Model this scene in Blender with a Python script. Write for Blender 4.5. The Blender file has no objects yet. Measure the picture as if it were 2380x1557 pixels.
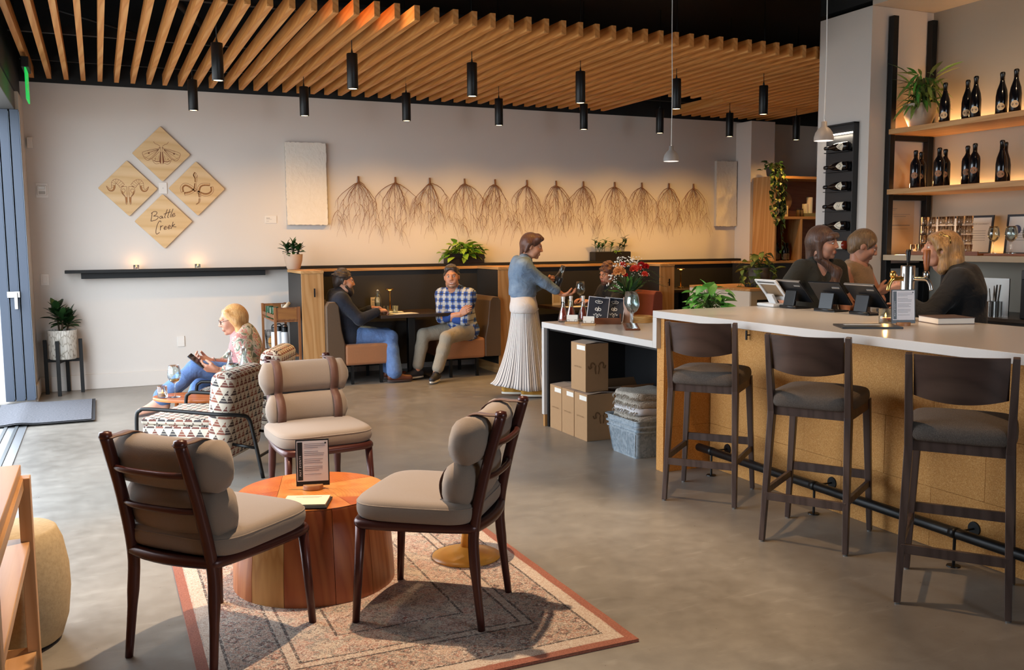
import bpy, bmesh, math, random
import numpy as np
from mathutils import Vector, Matrix, Euler

# ---------------------------------------------------------------- camera, sky, lights, exposure
SC = bpy.context.scene
COL = SC.collection
W_, H_ = 2380.0, 1557.0
YAW, PIT, ROL, FPX, CAMZ = math.radians(24.195), math.radians(5.783), math.radians(0.4505), 2129.97, 1.52

def _axes():
    cy, sy, cp, sp = math.cos(YAW), math.sin(YAW), math.cos(PIT), math.sin(PIT)
    f = Vector((sy * cp, cy * cp, -sp)); r = Vector((cy, -sy, 0)); d = f.cross(r)
    cr, sr = math.cos(ROL), math.sin(ROL)
    return r * cr + d * sr, r * -sr + d * cr, f
AR, AD, AF = _axes()
cam_d = bpy.data.cameras.new('camera'); cam = bpy.data.objects.new('camera', cam_d); COL.objects.link(cam)
cam.matrix_world = Matrix(((AR.x, -AD.x, -AF.x, 0), (AR.y, -AD.y, -AF.y, 0), (AR.z, -AD.z, -AF.z, CAMZ), (0, 0, 0, 1)))
cam_d.sensor_width = 36; cam_d.lens = FPX / W_ * 36; cam_d.clip_start = 0.05; cam_d.clip_end = 200
SC.camera = cam

wd = bpy.data.worlds.new('daylight'); SC.world = wd; wd.use_nodes = True
wd.node_tree.nodes['Background'].inputs[0].default_value = (0.80, 0.90, 1.0, 1)
wd.node_tree.nodes['Background'].inputs[1].default_value = 9.0

def area(name, loc, rot, sx, sy, energy, col, portal=False):
    l = bpy.data.lights.new(name, 'AREA'); l.shape = 'RECTANGLE'; l.size = sx; l.size_y = sy
    l.energy = energy; l.color = col
    o = bpy.data.objects.new(name, l); COL.objects.link(o); o.location = loc; o.rotation_euler = rot
    if portal: l.cycles.is_portal = True
    return o
def spot(name, loc, target, energy, col, angle, blend=.5, r=.03):
    l = bpy.data.lights.new(name, 'SPOT'); l.energy = energy; l.color = col; l.spot_size = math.radians(angle)
    l.spot_blend = blend; l.shadow_soft_size = r
    o = bpy.data.objects.new(name, l); COL.objects.link(o); o.location = loc
    o.rotation_euler = (Vector(target) - Vector(loc)).to_track_quat('-Z', 'Y').to_euler()
    return o
WARM = (1.0, 0.53, 0.125)
# the open glass doors along the left wall and an added, unseen front window behind the camera let the daylight in
area('door_portal', (-0.97, 7.05, 1.4), (0, math.radians(-90), 0), 2.8, 5.7, 1, (1, 1, 1), True)
area('front_portal', (3.6, -2.05, 1.95), (math.radians(90), 0, 0), 2.0, 1.9, 1, (1, 1, 1), True)  # added window, placed and sized to light the stool backs and column
# track spots on the dark ceiling over the lounge, out of frame, and one added fill spot
spot('track_spot', (1.25, 4.05, 3.75), (1.0, 3.8, 0), 640, (1.0, 0.74, 0.48), 62, .35, .035)
spot('track_spot', (0.2, 4.6, 3.75), (-0.1, 3.7, 0), 90, (1.0, 0.72, 0.44), 70, .5, .04)
spot('track_spot', (2.3, 3.6, 3.75), (3.7, 3.4, 0.3), 170, (1.0, 0.60, 0.28), 70, .7, .04)
spot('track_spot', (2.2, 7.0, 3.75), (0.9, 6.6, 0.4), 160, (1.0, 0.68, 0.36), 80, .7, .04)
spot('track_spot', (4.55, 3.6, 3.75), (4.75, 4.9, 1.3), 150, (1.0, 0.62, 0.32), 75, .7, .05)  # added fill above the bar aisle, brightens the bartenders
spot('track_spot', (5.0, 3.4, 3.8), (6.6, 4.9, 2.1), 95, (1.0, 0.66, 0.36), 60, .8, .05)
vs = SC.view_settings
vs.view_transform = 'Standard'; vs.look = 'None'; vs.exposure = -0.06; vs.gamma = 1.0; vs.use_curve_mapping = False
SC.cycles.max_bounces = 12; SC.cycles.diffuse_bounces = 4; SC.cycles.glossy_bounces = 4
SC.cycles.transmission_bounces = 8; SC.cycles.transparent_max_bounces = 40
SC.cycles.sample_clamp_indirect = 6; SC.cycles.use_denoising = True; SC.cycles.adaptive_threshold = 0.035
SC.cycles.caustics_reflective = False; SC.cycles.caustics_refractive = False
# ---------------------------------------------------------------- pixel -> place helpers (a pixel gives a direction only)
CO = Vector((0, 0, CAMZ))
def ray(x, y): return AR * ((x - 1190) / FPX) + AD * ((y - 778.5) / FPX) + AF
def PZ(x, y, z=0.0): d = ray(x, y); return CO + d * ((z - CAMZ) / d.z)
def PY(x, y, c): d = ray(x, y); return CO + d * (c / d.y)
def PX(x, y, c): d = ray(x, y); return CO + d * (c / d.x)

# ---------------------------------------------------------------- materials
MATS = {}
def lin(h):
    h = h.lstrip('#'); o = []
    for i in (0, 2, 4):
        v = int(h[i:i + 2], 16) / 255; o.append(v / 12.92 if v <= .04045 else ((v + .055) / 1.055) ** 2.4)
    return (*o, 1.0)
class NT:
    def __init__(s, name, rough=.5, metal=0., base='#808080', **kw):
        m = bpy.data.materials.new(name); m.use_nodes = True; s.m = m; s.t = m.node_tree
        s.b = s.t.nodes['Principled BSDF']
        s.b.inputs['Base Color'].default_value = lin(base); s.b.inputs['Roughness'].default_value = rough
        s.b.inputs['Metallic'].default_value = metal
        for k, v in kw.items(): s.b.inputs[k.replace('_', ' ')].default_value = v
        m.diffuse_color = lin(base)
    def n(s, typ, _p=None, **kw):
        nd = s.t.nodes.new('ShaderNode' + typ)
        for k, v in (_p or {}).items(): setattr(nd, k, v)
        for k, v in kw.items():
            key = int(k[1:]) if k[0] == 'i' and k[1:].isdigit() else k.replace('_', ' ')
            s.set(nd.inputs[key], v)
        return nd
    def set(s, sock, v):
        if isinstance(v, bpy.types.NodeSocket): s.t.links.new(v, sock)
        elif isinstance(v, bpy.types.Node): s.t.links.new(v.outputs[0], sock)
        elif isinstance(v, str): sock.default_value = lin(v)
        else: sock.default_value = v
    def inp(s, name, v): s.set(s.b.inputs[name], v)
    def co(s, scale=(1, 1, 1), rot=(0, 0, 0), loc=(0, 0, 0), which='Object'):
        tc = s.n('TexCoord'); mp = s.n('Mapping', Scale=scale, Rotation=rot, Location=loc)
        s.t.links.new(tc.outputs[which], mp.inputs[0]); return mp.outputs[0]
    def ramp(s, fac, stops, interp='LINEAR'):
        r = s.n('ValToRGB', Fac=fac); cr = r.color_ramp; cr.interpolation = interp
        while len(cr.elements) < len(stops): cr.elements.new(.5)
        for e, (p, c) in zip(cr.elements, stops): e.position = p; e.color = lin(c) if isinstance(c, str) else c
        return r.outputs[0]
    def mix(s, fac, a, b, mode='MIX'):
        nd = s.n('Mix', {'data_type': 'RGBA', 'blend_type': mode})
        s.set(nd.inputs[0], fac); s.set(nd.inputs[6], a); s.set(nd.inputs[7], b); return nd.outputs[2]
    def math(s, op, a, b=0.0, c=0.0):
        nd = s.n('Math', {'operation': op}); s.set(nd.inputs[0], a); s.set(nd.inputs[1], b); s.set(nd.inputs[2], c); return nd.outputs[0]
    def noise(s, vec, scale, detail=3, rough=.5, dist=0.):
        nd = s.n('TexNoise', Vector=vec, Scale=scale, Detail=detail, Roughness=rough, Distortion=dist); return nd.outputs['Fac' if 'Fac' in nd.outputs else 0]
    def bump(s, h, strength=.3, dist=.01):
        b = s.n('Bump', Strength=strength, Distance=dist, Height=h); s.inp('Normal', b.outputs[0])
    def sep(s, vec):
        nd = s.n('SeparateXYZ', Vector=vec); return nd.outputs[0], nd.outputs[1], nd.outputs[2]
def M(name, base='#808080', rough=.5, metal=0., **kw):
    if name not in MATS: MATS[name] = NT(name, rough, metal, base, **kw).m
    return MATS[name]
def reg(t): MATS[t.m.name] = t.m; return t.m
def wood(name, c1, c2, c3=None, axis=2, scale=1.0, rough=.45, ring=9.0, coat=0.):
    t = NT(name, rough, base=c1); sc = [5 * scale] * 3; sc[axis] = .45 * scale
    v = t.co(tuple(sc)); n1 = t.noise(v, 2.2, 3, .55, .4)
    w = t.n('TexWave', {'wave_type': 'BANDS', 'bands_direction': 'DIAGONAL'}, Vector=v, Scale=ring * .12, Distortion=5.5, Detail=2.5, Detail_Scale=1.2)
    f = t.math('ADD', t.math('MULTIPLY', w, .55), t.math('MULTIPLY', n1, .5))
    sc2 = [90 * scale] * 3; sc2[axis] = 3 * scale
    fine = t.noise(t.co(tuple(sc2)), 1.0, 2)
    t.inp('Base Color', t.mix(t.math('MULTIPLY', fine, .35), t.ramp(f, [(.2, c1), (.55, c2), (.9, c3 or c1)]), c2, 'MULTIPLY') if False else
          t.mix(.25, t.ramp(f, [(.2, c1), (.5, c2), (.85, c3 or c1)]), t.ramp(fine, [(.3, c2), (.7, c1)])))
    if coat: t.b.inputs['Coat Weight'].default_value = coat
    t.bump(fine, .08, .002)
    return reg(t)
def fabric(name, c1, c2, scale=350, rough=.9, bump=.25):
    t = NT(name, rough, base=c1); v = t.co()
    n = t.noise(v, scale, 2); big = t.noise(v, 6, 2)
    t.inp('Base Color', t.mix(t.math('MULTIPLY', n, .6), c1, c2)); t.bump(t.math('ADD', n, t.math('MULTIPLY', big, .6)), bump, .004)
    t.b.inputs['Sheen Weight'].default_value = .15
    return reg(t)
def glass(name, tint='#f4f8f8', rough=0.0):
    # thin-walled glass: light passes straight through where it is not reflected
    t = NT(name, rough, base=tint); fr = t.n('Fresnel', IOR=1.5); tr = t.n('BsdfTransparent', Color=tint); gl = t.n('BsdfGlossy', Color='#ffffff', Roughness=.02)
    fac = t.math('MINIMUM', t.math('ADD', t.math('MULTIPLY', fr, .75), .015), .8); mx = t.n('MixShader', Fac=fac)
    t.t.links.new(tr.outputs[0], mx.inputs[1]); t.t.links.new(gl.outputs[0], mx.inputs[2]); t.t.links.new(mx.outputs[0], t.t.nodes['Material Output'].inputs['Surface'])
    return reg(t)
def emit(name, col, strength):
    t = NT(name, .5, base='#000000'); t.b.inputs['Emission Color'].default_value = lin(col); t.b.inputs['Emission Strength'].default_value = strength
    return reg(t)

# ---------------------------------------------------------------- mesh building
class B:
    def __init__(s): s.v = []; s.f = []; s.mi = []; s.cur = 0
    def add(s, vs, fs, mi=None):
        o = len(s.v); s.v += [tuple(v) for v in vs]; s.f += [tuple(i + o for i in f) for f in fs]
        s.mi += [s.cur if mi is None else mi] * len(fs); return s
    def box(s, c, d, rot=None, taper=None):
        x, y, z = d[0] / 2, d[1] / 2, d[2] / 2; t = taper or (1, 1)
        vs = [Vector((sx * x * (t[0] if sz > 0 else 1), sy * y * (t[1] if sz > 0 else 1), sz * z)) for sz in (-1, 1) for sx, sy in ((-1, -1), (1, -1), (1, 1), (-1, 1))]
        if rot is not None:
            R = rot if isinstance(rot, Matrix) else Euler(rot).to_matrix(); vs = [R @ v for v in vs]
        c = Vector(c); return s.add([v + c for v in vs], [(3, 2, 1, 0), (4, 5, 6, 7), (0, 1, 5, 4), (1, 2, 6, 5), (2, 3, 7, 6), (3, 0, 4, 7)])
    def b2(s, lo, hi): return s.box([(a + b) / 2 for a, b in zip(lo, hi)], [abs(b - a) for a, b in zip(lo, hi)])
    def bar(s, a, b, w, h=None, w2=None, h2=None, up=(0, 0, 1)):
        a, b = Vector(a), Vector(b); z = (b - a).normalized(); u = Vector(up)
        if abs(z.dot(u)) > .97: u = Vector((0, 1, 0))
        x = u.cross(z).normalized(); y = z.cross(x); h = h or w; w2 = w2 or w; h2 = h2 or h
        vs = [p + x * sx * ww / 2 + y * sy * hh / 2 for p, ww, hh in ((a, w, h), (b, w2, h2)) for sx, sy in ((-1, -1), (1, -1), (1, 1), (-1, 1))]
        return s.add(vs, [(3, 2, 1, 0), (4, 5, 6, 7), (0, 1, 5, 4), (1, 2, 6, 5), (2, 3, 7, 6), (3, 0, 4, 7)])
    def tube(s, pts, r, seg=8, closed=False, sq=1.0, cap=True):
        pts = [Vector(p) for p in pts]; n = len(pts); rs = r if isinstance(r, (list, tuple)) else [r] * n
        prev = None; vs = []
        for i, p in enumerate(pts):
            if closed: t = pts[(i + 1) % n] - pts[i - 1]
            else: t = pts[min(i + 1, n - 1)] - pts[max(i - 1, 0)]
            t = t.normalized() if t.length > 1e-9 else Vector((0, 0, 1))
            if prev is None:
                u = Vector((0, 0, 1)) if abs(t.z) < .9 else Vector((1, 0, 0)); u = (u - t * u.dot(t)).normalized()
            else:
                u = prev - t * prev.dot(t); u = u.normalized() if u.length > 1e-6 else prev
            prev = u; w = t.cross(u)
            for k in range(seg):
                a = 2 * math.pi * k / seg; vs.append(p + (u * math.cos(a) + w * math.sin(a) * sq) * rs[i])
        fs = []
        for i in range(n if closed else n - 1):
            j = (i + 1) % n
            for k in range(seg): fs.append((i * seg + k, i * seg + (k + 1) % seg, j * seg + (k + 1) % seg, j * seg + k))
        if not closed and cap: fs.append(tuple(range(seg - 1, -1, -1))); fs.append(tuple((n - 1) * seg + k for k in range(seg)))
        return s.add(vs, fs)
    def lathe(s, prof, seg=24, c=(0, 0, 0), sx=1., sy=1., cap=True, lobes=0, lamp=0.):
        vs = []; fs = []; c = Vector(c); n = len(prof)
        for r, z in prof:
            for k in range(seg):
                a = 2 * math.pi * k / seg; rr = r * (1 + lamp * math.cos(lobes * a)) if lobes else r
                vs.append(c + Vector((math.cos(a) * rr * sx, math.sin(a) * rr * sy, z)))
        for i in range(n - 1):
            for k in range(seg): fs.append((i * seg + k, i * seg + (k + 1) % seg, (i + 1) * seg + (k + 1) % seg, (i + 1) * seg + k))
        if cap:
            if prof[0][0] > 1e-5: fs.append(tuple(range(seg - 1, -1, -1)))
            if prof[-1][0] > 1e-5: fs.append(tuple((n - 1) * seg + k for k in range(seg)))
        return s.add(vs, fs)
    def prism(s, poly, z0, z1, T=None):
        n = len(poly); T = T or (lambda x, y, z: (x, y, z))
        vs = [T(x, y, z0) for x, y in poly] + [T(x, y, z1) for x, y in poly]
        return s.add(vs, [tuple(range(n - 1, -1, -1)), tuple(range(n, 2 * n))] + [(i, (i + 1) % n, n + (i + 1) % n, n + i) for i in range(n)])
    def ball(s, c, r, seg=12, rings=8, R=None):
        r = r if isinstance(r, (tuple, list)) else (r, r, r); c = Vector(c); vs = []; fs = []
        for i in range(rings + 1):
            ph = math.pi * i / rings
            for k in range(seg):
                a = 2 * math.pi * k / seg; v = Vector((math.sin(ph) * math.cos(a) * r[0], math.sin(ph) * math.sin(a) * r[1], -math.cos(ph) * r[2]))
                vs.append(c + (R @ v if R else v))
        for i in range(rings):
            for k in range(seg): fs.append((i * seg + k, i * seg + (k + 1) % seg, (i + 1) * seg + (k + 1) % seg, (i + 1) * seg + k))
        return s.add(vs, fs)
    def strip(s, pts, w, nrm, off=0.0):   # flat ribbon along pts, for print; w scalar or list
        pts = [Vector(p) for p in pts]; nrm = Vector(nrm); n = len(pts); ws = w if isinstance(w, (list, tuple)) else [w] * n; vs = []
        for i, p in enumerate(pts):
            t = pts[min(i + 1, n - 1)] - pts[max(i - 1, 0)]; x = nrm.cross(t); x = x.normalized() if x.length > 1e-9 else Vector((1, 0, 0))
            vs += [p + x * ws[i] / 2 + nrm * off, p - x * ws[i] / 2 + nrm * off]
        return s.add(vs, [(2 * i, 2 * i + 1, 2 * i + 3, 2 * i + 2) for i in range(n - 1)])
    def grid(s, nx, ny, fn, wrap=False):
        vs = [fn(i / (nx - 1), j / (ny - 1)) for j in range(ny) for i in range(nx)]
        return s.add(vs, [(j * nx + i, j * nx + i + 1, (j + 1) * nx + i + 1, (j + 1) * nx + i) for j in range(ny - 1) for i in range(nx - 1)])
    def mesh(s, name, mats, smooth=False, weld=True):
        me = bpy.data.meshes.new(name); me.from_pydata(s.v, [], s.f)
        for m in (mats if isinstance(mats, (list, tuple)) else [mats]): me.materials.append(m)
        if any(s.mi): me.polygons.foreach_set('material_index', s.mi)
        if weld:
            bm = bmesh.new(); bm.from_mesh(me); bmesh.ops.remove_doubles(bm, verts=bm.verts, dist=1e-6)
            bmesh.ops.recalc_face_normals(bm, faces=bm.faces); bm.to_mesh(me); bm.free()
        if smooth: me.polygons.foreach_set('use_smooth', [True] * len(me.polygons))
        me.update(); return me
def link(o, parent=None): COL.objects.link(o); o.parent = parent; return o
def part(name, b, mats, parent=None, smooth=False, bev=0, seg=2, sub=0, auto=None, label=None, loc=None, rot=None, weld=True):
    me = b.mesh(name, mats, smooth or sub > 0, weld) if isinstance(b, B) else b
    o = link(bpy.data.objects.new(name, me), parent)
    if bev:
        m = o.modifiers.new('bevel', 'BEVEL'); m.width = bev; m.segments = seg; m.limit_method = 'ANGLE'; m.angle_limit = .6
        if not smooth: me.polygons.foreach_set('use_smooth', [True] * len(me.polygons)); m.harden_normals = True
    if sub: m = o.modifiers.new('subd', 'SUBSURF'); m.levels = sub; m.render_levels = sub
    if auto is not None: sharp(me, auto)
    if label: o['label'] = label
    if loc is not None: o.location = loc
    if rot is not None: o.rotation_euler = rot
    return o
def sharp(me, ang=35):
    me.polygons.foreach_set('use_smooth', [True] * len(me.polygons))
    me.set_sharp_from_angle(angle=math.radians(ang))
def tag(o, label, cat, group=None):
    o['label'] = label; o['category'] = cat
    if group: o['group'] = group
    return o
def struct(o): o['kind'] = 'structure'; return o
def thing(name, label, cat, loc=(0, 0, 0), rz=0., group=None):
    o = bpy.data.objects.new(name, None); o.empty_display_size = .1; link(o); o.location = loc; o.rotation_euler = (0, 0, rz)
    return tag(o, label, cat, group)
def dup(o, loc=None, rz=None, label=None, parent=None):
    c = o.copy(); COL.objects.link(c); c.parent = parent
    for ch in list(o.children): dup(ch, parent=c)
    if loc is not None: c.location = loc
    if rz is not None: c.rotation_euler = (0, 0, rz)
    if label: c['label'] = label
    return c
def smooth_path(pts, n=6, closed=False):   # Catmull-Rom
    P = [Vector(p) for p in pts]; out = []; m = len(P)
    for i in range(m if closed else m - 1):
        g = (lambda k: P[k % m]) if closed else (lambda k: P[max(0, min(m - 1, k))])
        p0, p1, p2, p3 = g(i - 1), g(i), g(i + 1), g(i + 2)
        for k in range(n):
            t = k / n; out.append(.5 * ((2 * p1) + (p2 - p0) * t + (2 * p0 - 5 * p1 + 4 * p2 - p3) * t * t + (3 * p1 - p0 - 3 * p2 + p3) * t ** 3))
    if not closed: out.append(P[-1])
    return out
def cushion(b, w, d, h, e=.35, n=14, c=(0, 0, 0), puff=.0, R=None):
    """soft rounded block: superellipse plan with a round edge"""
    c = Vector(c); prof = [(-1, .90), (-.8, .965), (-.4, .997), (0, 1.0), (.4, .997), (.8, .965), (1, .90)]
    vs = []; fs = []; seg = n * 4
    def se(a): 
        ca, sa = math.cos(a), math.sin(a); return (math.copysign(abs(ca) ** e, ca), math.copysign(abs(sa) ** e, sa))
    rings = [(-1, .55)] + prof + [(1 + puff * .5, .6), (1 + puff, .25)]
    for z, r in rings:
        for k in range(seg):
            x, y = se(2 * math.pi * k / seg); v = Vector((x * w / 2 * r, y * d / 2 * r, z * h / 2)); vs.append(c + (R @ v if R else v))
    for i in range(len(rings) - 1):
        for k in range(seg): fs.append((i * seg + k, i * seg + (k + 1) % seg, (i + 1) * seg + (k + 1) % seg, (i + 1) * seg + k))
    fs.append(tuple(range(seg - 1, -1, -1))); fs.append(tuple((len(rings) - 1) * seg + k for k in range(seg)))
    return b.add(vs, fs)
def text_mesh(s, size, name='lettering', spacing=1.0):
    cu = bpy.data.curves.new(name, 'FONT'); cu.body = s; cu.size = size; cu.align_x = 'CENTER'; cu.align_y = 'CENTER'; cu.space_character = spacing
    cu.resolution_u = 2
    o = bpy.data.objects.new(name, cu); COL.objects.link(o)
    dg = bpy.context.evaluated_depsgraph_get(); me = bpy.data.meshes.new_from_object(o.evaluated_get(dg)); bpy.data.objects.remove(o); bpy.data.curves.remove(cu)
    return me
def lettering(s, size, mat, parent, loc, rot, spacing=1.0):
    me = text_mesh(s, size, 'lettering', spacing); me.materials.clear(); me.materials.append(mat)
    return part('lettering', me, None, parent, loc=loc, rot=rot)
R3 = math.radians
rnd = random.Random(7)
# ---------------------------------------------------------------- shared materials
def _plaster():
    t = NT('wall_paint', .75, base='#cfc6be'); v = t.co(); n = t.noise(v, 40, 3); n2 = t.noise(v, 2.0, 2)
    t.inp('Base Color', t.mix(n2, '#cfc7bf', '#d6cec6')); t.bump(n, .06, .004); return reg(t)
WALL = _plaster()
def _concrete():
    t = NT('polished_concrete', .34, base='#8d877e'); v = t.co()
    n = t.noise(v, 1.1, 5, .6, .3); n2 = t.noise(v, 9, 5, .65); n3 = t.noise(t.co((1.2, 5, 1)), 3.5, 4, .6, .8)
    c = t.ramp(t.math('ADD', t.math('MULTIPLY', n, .65), t.math('MULTIPLY', n2, .35)), [(.28, '#6d675f'), (.5, '#857f77'), (.72, '#9a948b')])
    c = t.mix(t.math('MULTIPLY', t.ramp(n3, [(.58, (0, 0, 0, 1)), (.75, (1, 1, 1, 1))]), .22), c, '#b5b0a8')
    sp = t.n('TexVoronoi', {'feature': 'F1'}, Vector=v, Scale=16.0)
    c = t.mix(t.math('LESS_THAN', sp.outputs['Distance'], .035), c, '#4d463f')
    t.inp('Base Color', c); t.inp('Roughness', t.math('ADD', t.math('MULTIPLY', n2, .28), .20)); t.bump(n2, .03, .003); return reg(t)
CONC = _concrete()
BLACK = M('black_paint', '#0b0b0b', .7)
BMET = M('black_metal', '#101112', .42, .3)
SLATW = wood('cedar_slat', '#d9954e', '#c67f38', '#e5ab68', axis=1, scale=1.1, rough=.55)
OAK = wood('oak_panel', '#b98955', '#a87740', '#c79a66', axis=2, scale=.8, rough=.5, ring=12)
OAKX = wood('oak_cap', '#b98955', '#a87740', '#c79a66', axis=0, scale=.8, rough=.5, ring=12)
OAKY = wood('oak_shelf', '#c0905c', '#ae7f49', '#caa06d', axis=1, scale=.8, rough=.5, ring=12)
CHAR = M('charcoal_laminate', '#2b2825', .5)
def _quartz():
    t = NT('quartz_top', .22, base='#cbc5bf'); v = t.co(); n = t.noise(v, 260, 2); t.inp('Base Color', t.mix(n, '#ccc7c2', '#d6d2ce')); return reg(t)
QUARTZ = _quartz()
def _cork():
    t = NT('cork', .8, base='#b98b55'); v = t.co()
    vo = t.n('TexVoronoi', {'feature': 'F1'}, Vector=v, Scale=300.0)
    n = t.noise(v, 90, 3, .6)
    c = t.ramp(vo.outputs['Color'], [(.1, '#9c6730'), (.35, '#bf8545'), (.65, '#cc9550'), (.95, '#e3b678')])
    c = t.mix(t.math('ADD', t.math('MULTIPLY', n, .5), .15), c, '#c0853f'); t.inp('Base Color', c); t.bump(n, .25, .003); return reg(t)
CORK = _cork()
DOORG = M('anodised_frame', '#4a5260', .45, .3)
ALU = M('aluminium', '#c4c6c8', .32, .9)
GLASS = glass('clear_glass')
STEEL = M('brushed_steel', '#b8b6b2', .22, 1.0)
BRASS = M('brass', '#c9a05a', .25, 1.0)

# ---------------------------------------------------------------- shell
YW, XR, XL, ZC = 10.63, 9.7, -0.62, 4.25
struct(part('floor', B().b2((-1.0, -2.1, -.12), (XR, YW + .15, 0)), CONC))
struct(part('pavement', B().b2((-30, -20, -.2), (-1.0, 30, -.03)), M('pavement', '#a7a29b', .8)))
struct(part('ceiling', B().b2((-1.1, -2.1, ZC), (XR, YW + .15, ZC + .1)), BLACK))
struct(part('wall_back', B().b2((-1.1, YW, 0), (XR, YW + .15, 3.17)), WALL))
struct(part('trim_1', B().b2((-1.1, YW - .02, 3.17), (XR, YW + .15, ZC)), BLACK))
struct(part('wall_front', B().b2((-1.1, -2.2, 0), (XR, -2.1, 1.0)).b2((-1.1, -2.2, 2.9), (XR, -2.1, ZC)).b2((-1.1, -2.2, 1.0), (2.6, -2.1, 2.9)).b2((4.6, -2.2, 1.0), (XR, -2.1, 2.9)), M('dark_wall', '#3a332c', .8)))  # window gap added to let in soft light from behind the camera
struct(part('wall_end', B().b2((XR, -2.2, 0), (XR + .1, YW + .15, ZC)), WALL))
wl = struct(part('wall_left', B().b2((-.95, 10.02, 0), (XL, YW, 2.98)).b2((-1.0, -2.1, 0), (XL - .1, 4.2, 2.98)), WALL))
struct(part('wall_header', B().b2((-1.0, -2.1, 2.98), (XL - .02, YW, ZC)), M('dark_header', '#1d1c1b', .6)))
hb = struct(part('trim_2', B().b2((-.93, 4.2, 2.80), (XL - .03, 10.02, 2.98)), M('header_frame', '#5a5854', .5, .3), bev=.006))
struct(part('baseboard_back', B().b2((XL, YW - .018, 0), (1.93, YW, .16)), M('baseboard_paint', '#d3cac1', .6), bev=.004))
struct(part('baseboard_left', B().b2((XL, 10.02, 0), (XL + .018, YW - .018, .16)), M('baseboard_paint'), bev=.004))
struct(part('column_back', B().b2((8.25, 10.30, 0), (8.66, YW, 3.15)), WALL, bev=.004))
struct(part('wall_column', B().b2((6.2, 6.15, 0), (7.0, 6.78, 3.53)), WALL, bev=.003))
struct(part('wall_right', B().b2((6.93, -2.1, 0), (7.05, 6.15, 3.53)), M('alcove_paint', '#a39a8b', .75)))
struct(part('soffit', B().b2((6.2, -2.1, 3.53), (7.05, 6.15, 3.57)), M('alcove_soffit', '#c2b6a8', .75)))
struct(part('trim_3', B().b2((6.2, -2.1, 3.57), (7.05, 6.78, ZC)), BLACK))

# stacked sliding glass doors at the far end of the left opening
for i, x in enumerate((-.655, -.745, -.835)):
    d = bpy.data.objects.new('door_%d' % (i + 1), None); link(d); struct(d)
    part('frame', B().b2((x - .038, 9.92, .03), (x + .038, 10.01, 2.80)).b2((x - .038, 10.01, .03), (x + .038, 10.55, .14)).b2((x - .038, 10.01, 2.70), (x + .038, 10.55, 2.80)).b2((x - .038, 10.50, .14), (x + .038, 10.58, 2.70)) if False else
         B().b2((x - .038, 9.92, .03), (x + .038, 10.015, 2.80)), DOORG, d, bev=.004)
    part('gasket', B().b2((x + .039, 9.915, .05), (x + .042, 10.0, 2.78)), M('gasket_grey', '#7d8794', .5, .3), d)
    if i == 1:
        h = part('handle', B().b2((x - .06, 9.895, 1.03), (x + .05, 9.918, 1.09)).b2((x - .0, 9.875, .92), (x + .03, 9.90, 1.08)), STEEL, d, bev=.004)
dt = struct(part('trim_4', B().b2((-.92, 4.2, 0), (-.615, 9.92, .008)), ALU))
for x in (-.69, -.77, -.85): part('track_rail', B().b2((x - .012, 4.21, .008), (x + .012, 9.9, .016)), M('track_groove', '#5d6266', .4, .6), dt)

# entrance mat
def _matm():
    t = NT('mat_carpet', .95, base='#5a5b60'); v = t.co((60, 220, 1)); n = t.noise(v, 1, 3, .7); t.inp('Base Color', t.ramp(n, [(.3, '#3c3d43'), (.6, '#74757c'), (.8, '#96979c')])); t.bump(n, .5, .006); return reg(t)
mt = thing('entrance_mat', 'dark grey ribbed entrance mat by the glass doors', 'mat', (-.51, 9.23, 0))
def mat_fn(w, d, z):
    def f(u, v):
        x = (u - .5) * w; y = (v - .5) * d; h = .012 * math.exp(-((x + .17) / .09) ** 2)
        return (x, y, z + h)
    return f
part('border', B().grid(30, 4, mat_fn(.84, 1.22, .018)), M('mat_rubber', '#26262a', .7), mt)
part('carpet', B().grid(30, 12, mat_fn(.78, 1.15, .024)), _matm(), mt)

# ---------------------------------------------------------------- slatted timber canopy
can = thing('slat_canopy', 'long cedar slats hung side by side under the black ceiling', 'slat ceiling', (0, 0, 3.2))
SLATS = {}
def slat(x, y0, y1):
    k = (round(y0, 2), round(y1, 2))
    if k not in SLATS:
        b = B().b2((-.022, y0, 0), (.022, y1, .112)); SLATS[k] = b.mesh('slat', SLATW)
    o = part('slat', SLATS[k], None, can, loc=(x, 0, 0)); return o
for i in range(60):
    x = -.52 + i * .1565
    if x > 9.5: break
    if x < .55 + .0: y0 = 6.82
    else: y0 = 6.82
    if 6.15 < x < 7.0: slat(x, y0, 9.25)
    else: slat(x, y0, 10.56)
for y in (7.35, 8.9, 10.2): part('support_rail', B().b2((-.6, y - .025, .115), (9.4, y + .025, .17)), BLACK, can)
# dark services above the slats
for i, (p, q, r) in enumerate((((.2, 7.6, 3.75), (1.3, 10.5, 3.7), .04), ((-.3, 9.2, 3.6), (.5, 9.6, 3.5), .012), ((3.2, 5.2, 3.9), (6.1, 6.6, 3.9), .09))):
    tag(part('ceiling_conduit', B().tube([p, q], r, 10), M('conduit_grey', '#2f3133', .5, .4), smooth=True), ['thin grey conduit above the left cedar slats', 'small cable above the leftmost cedar slats', 'fat black duct on the ceiling above the bar'][i], 'conduit')

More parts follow.
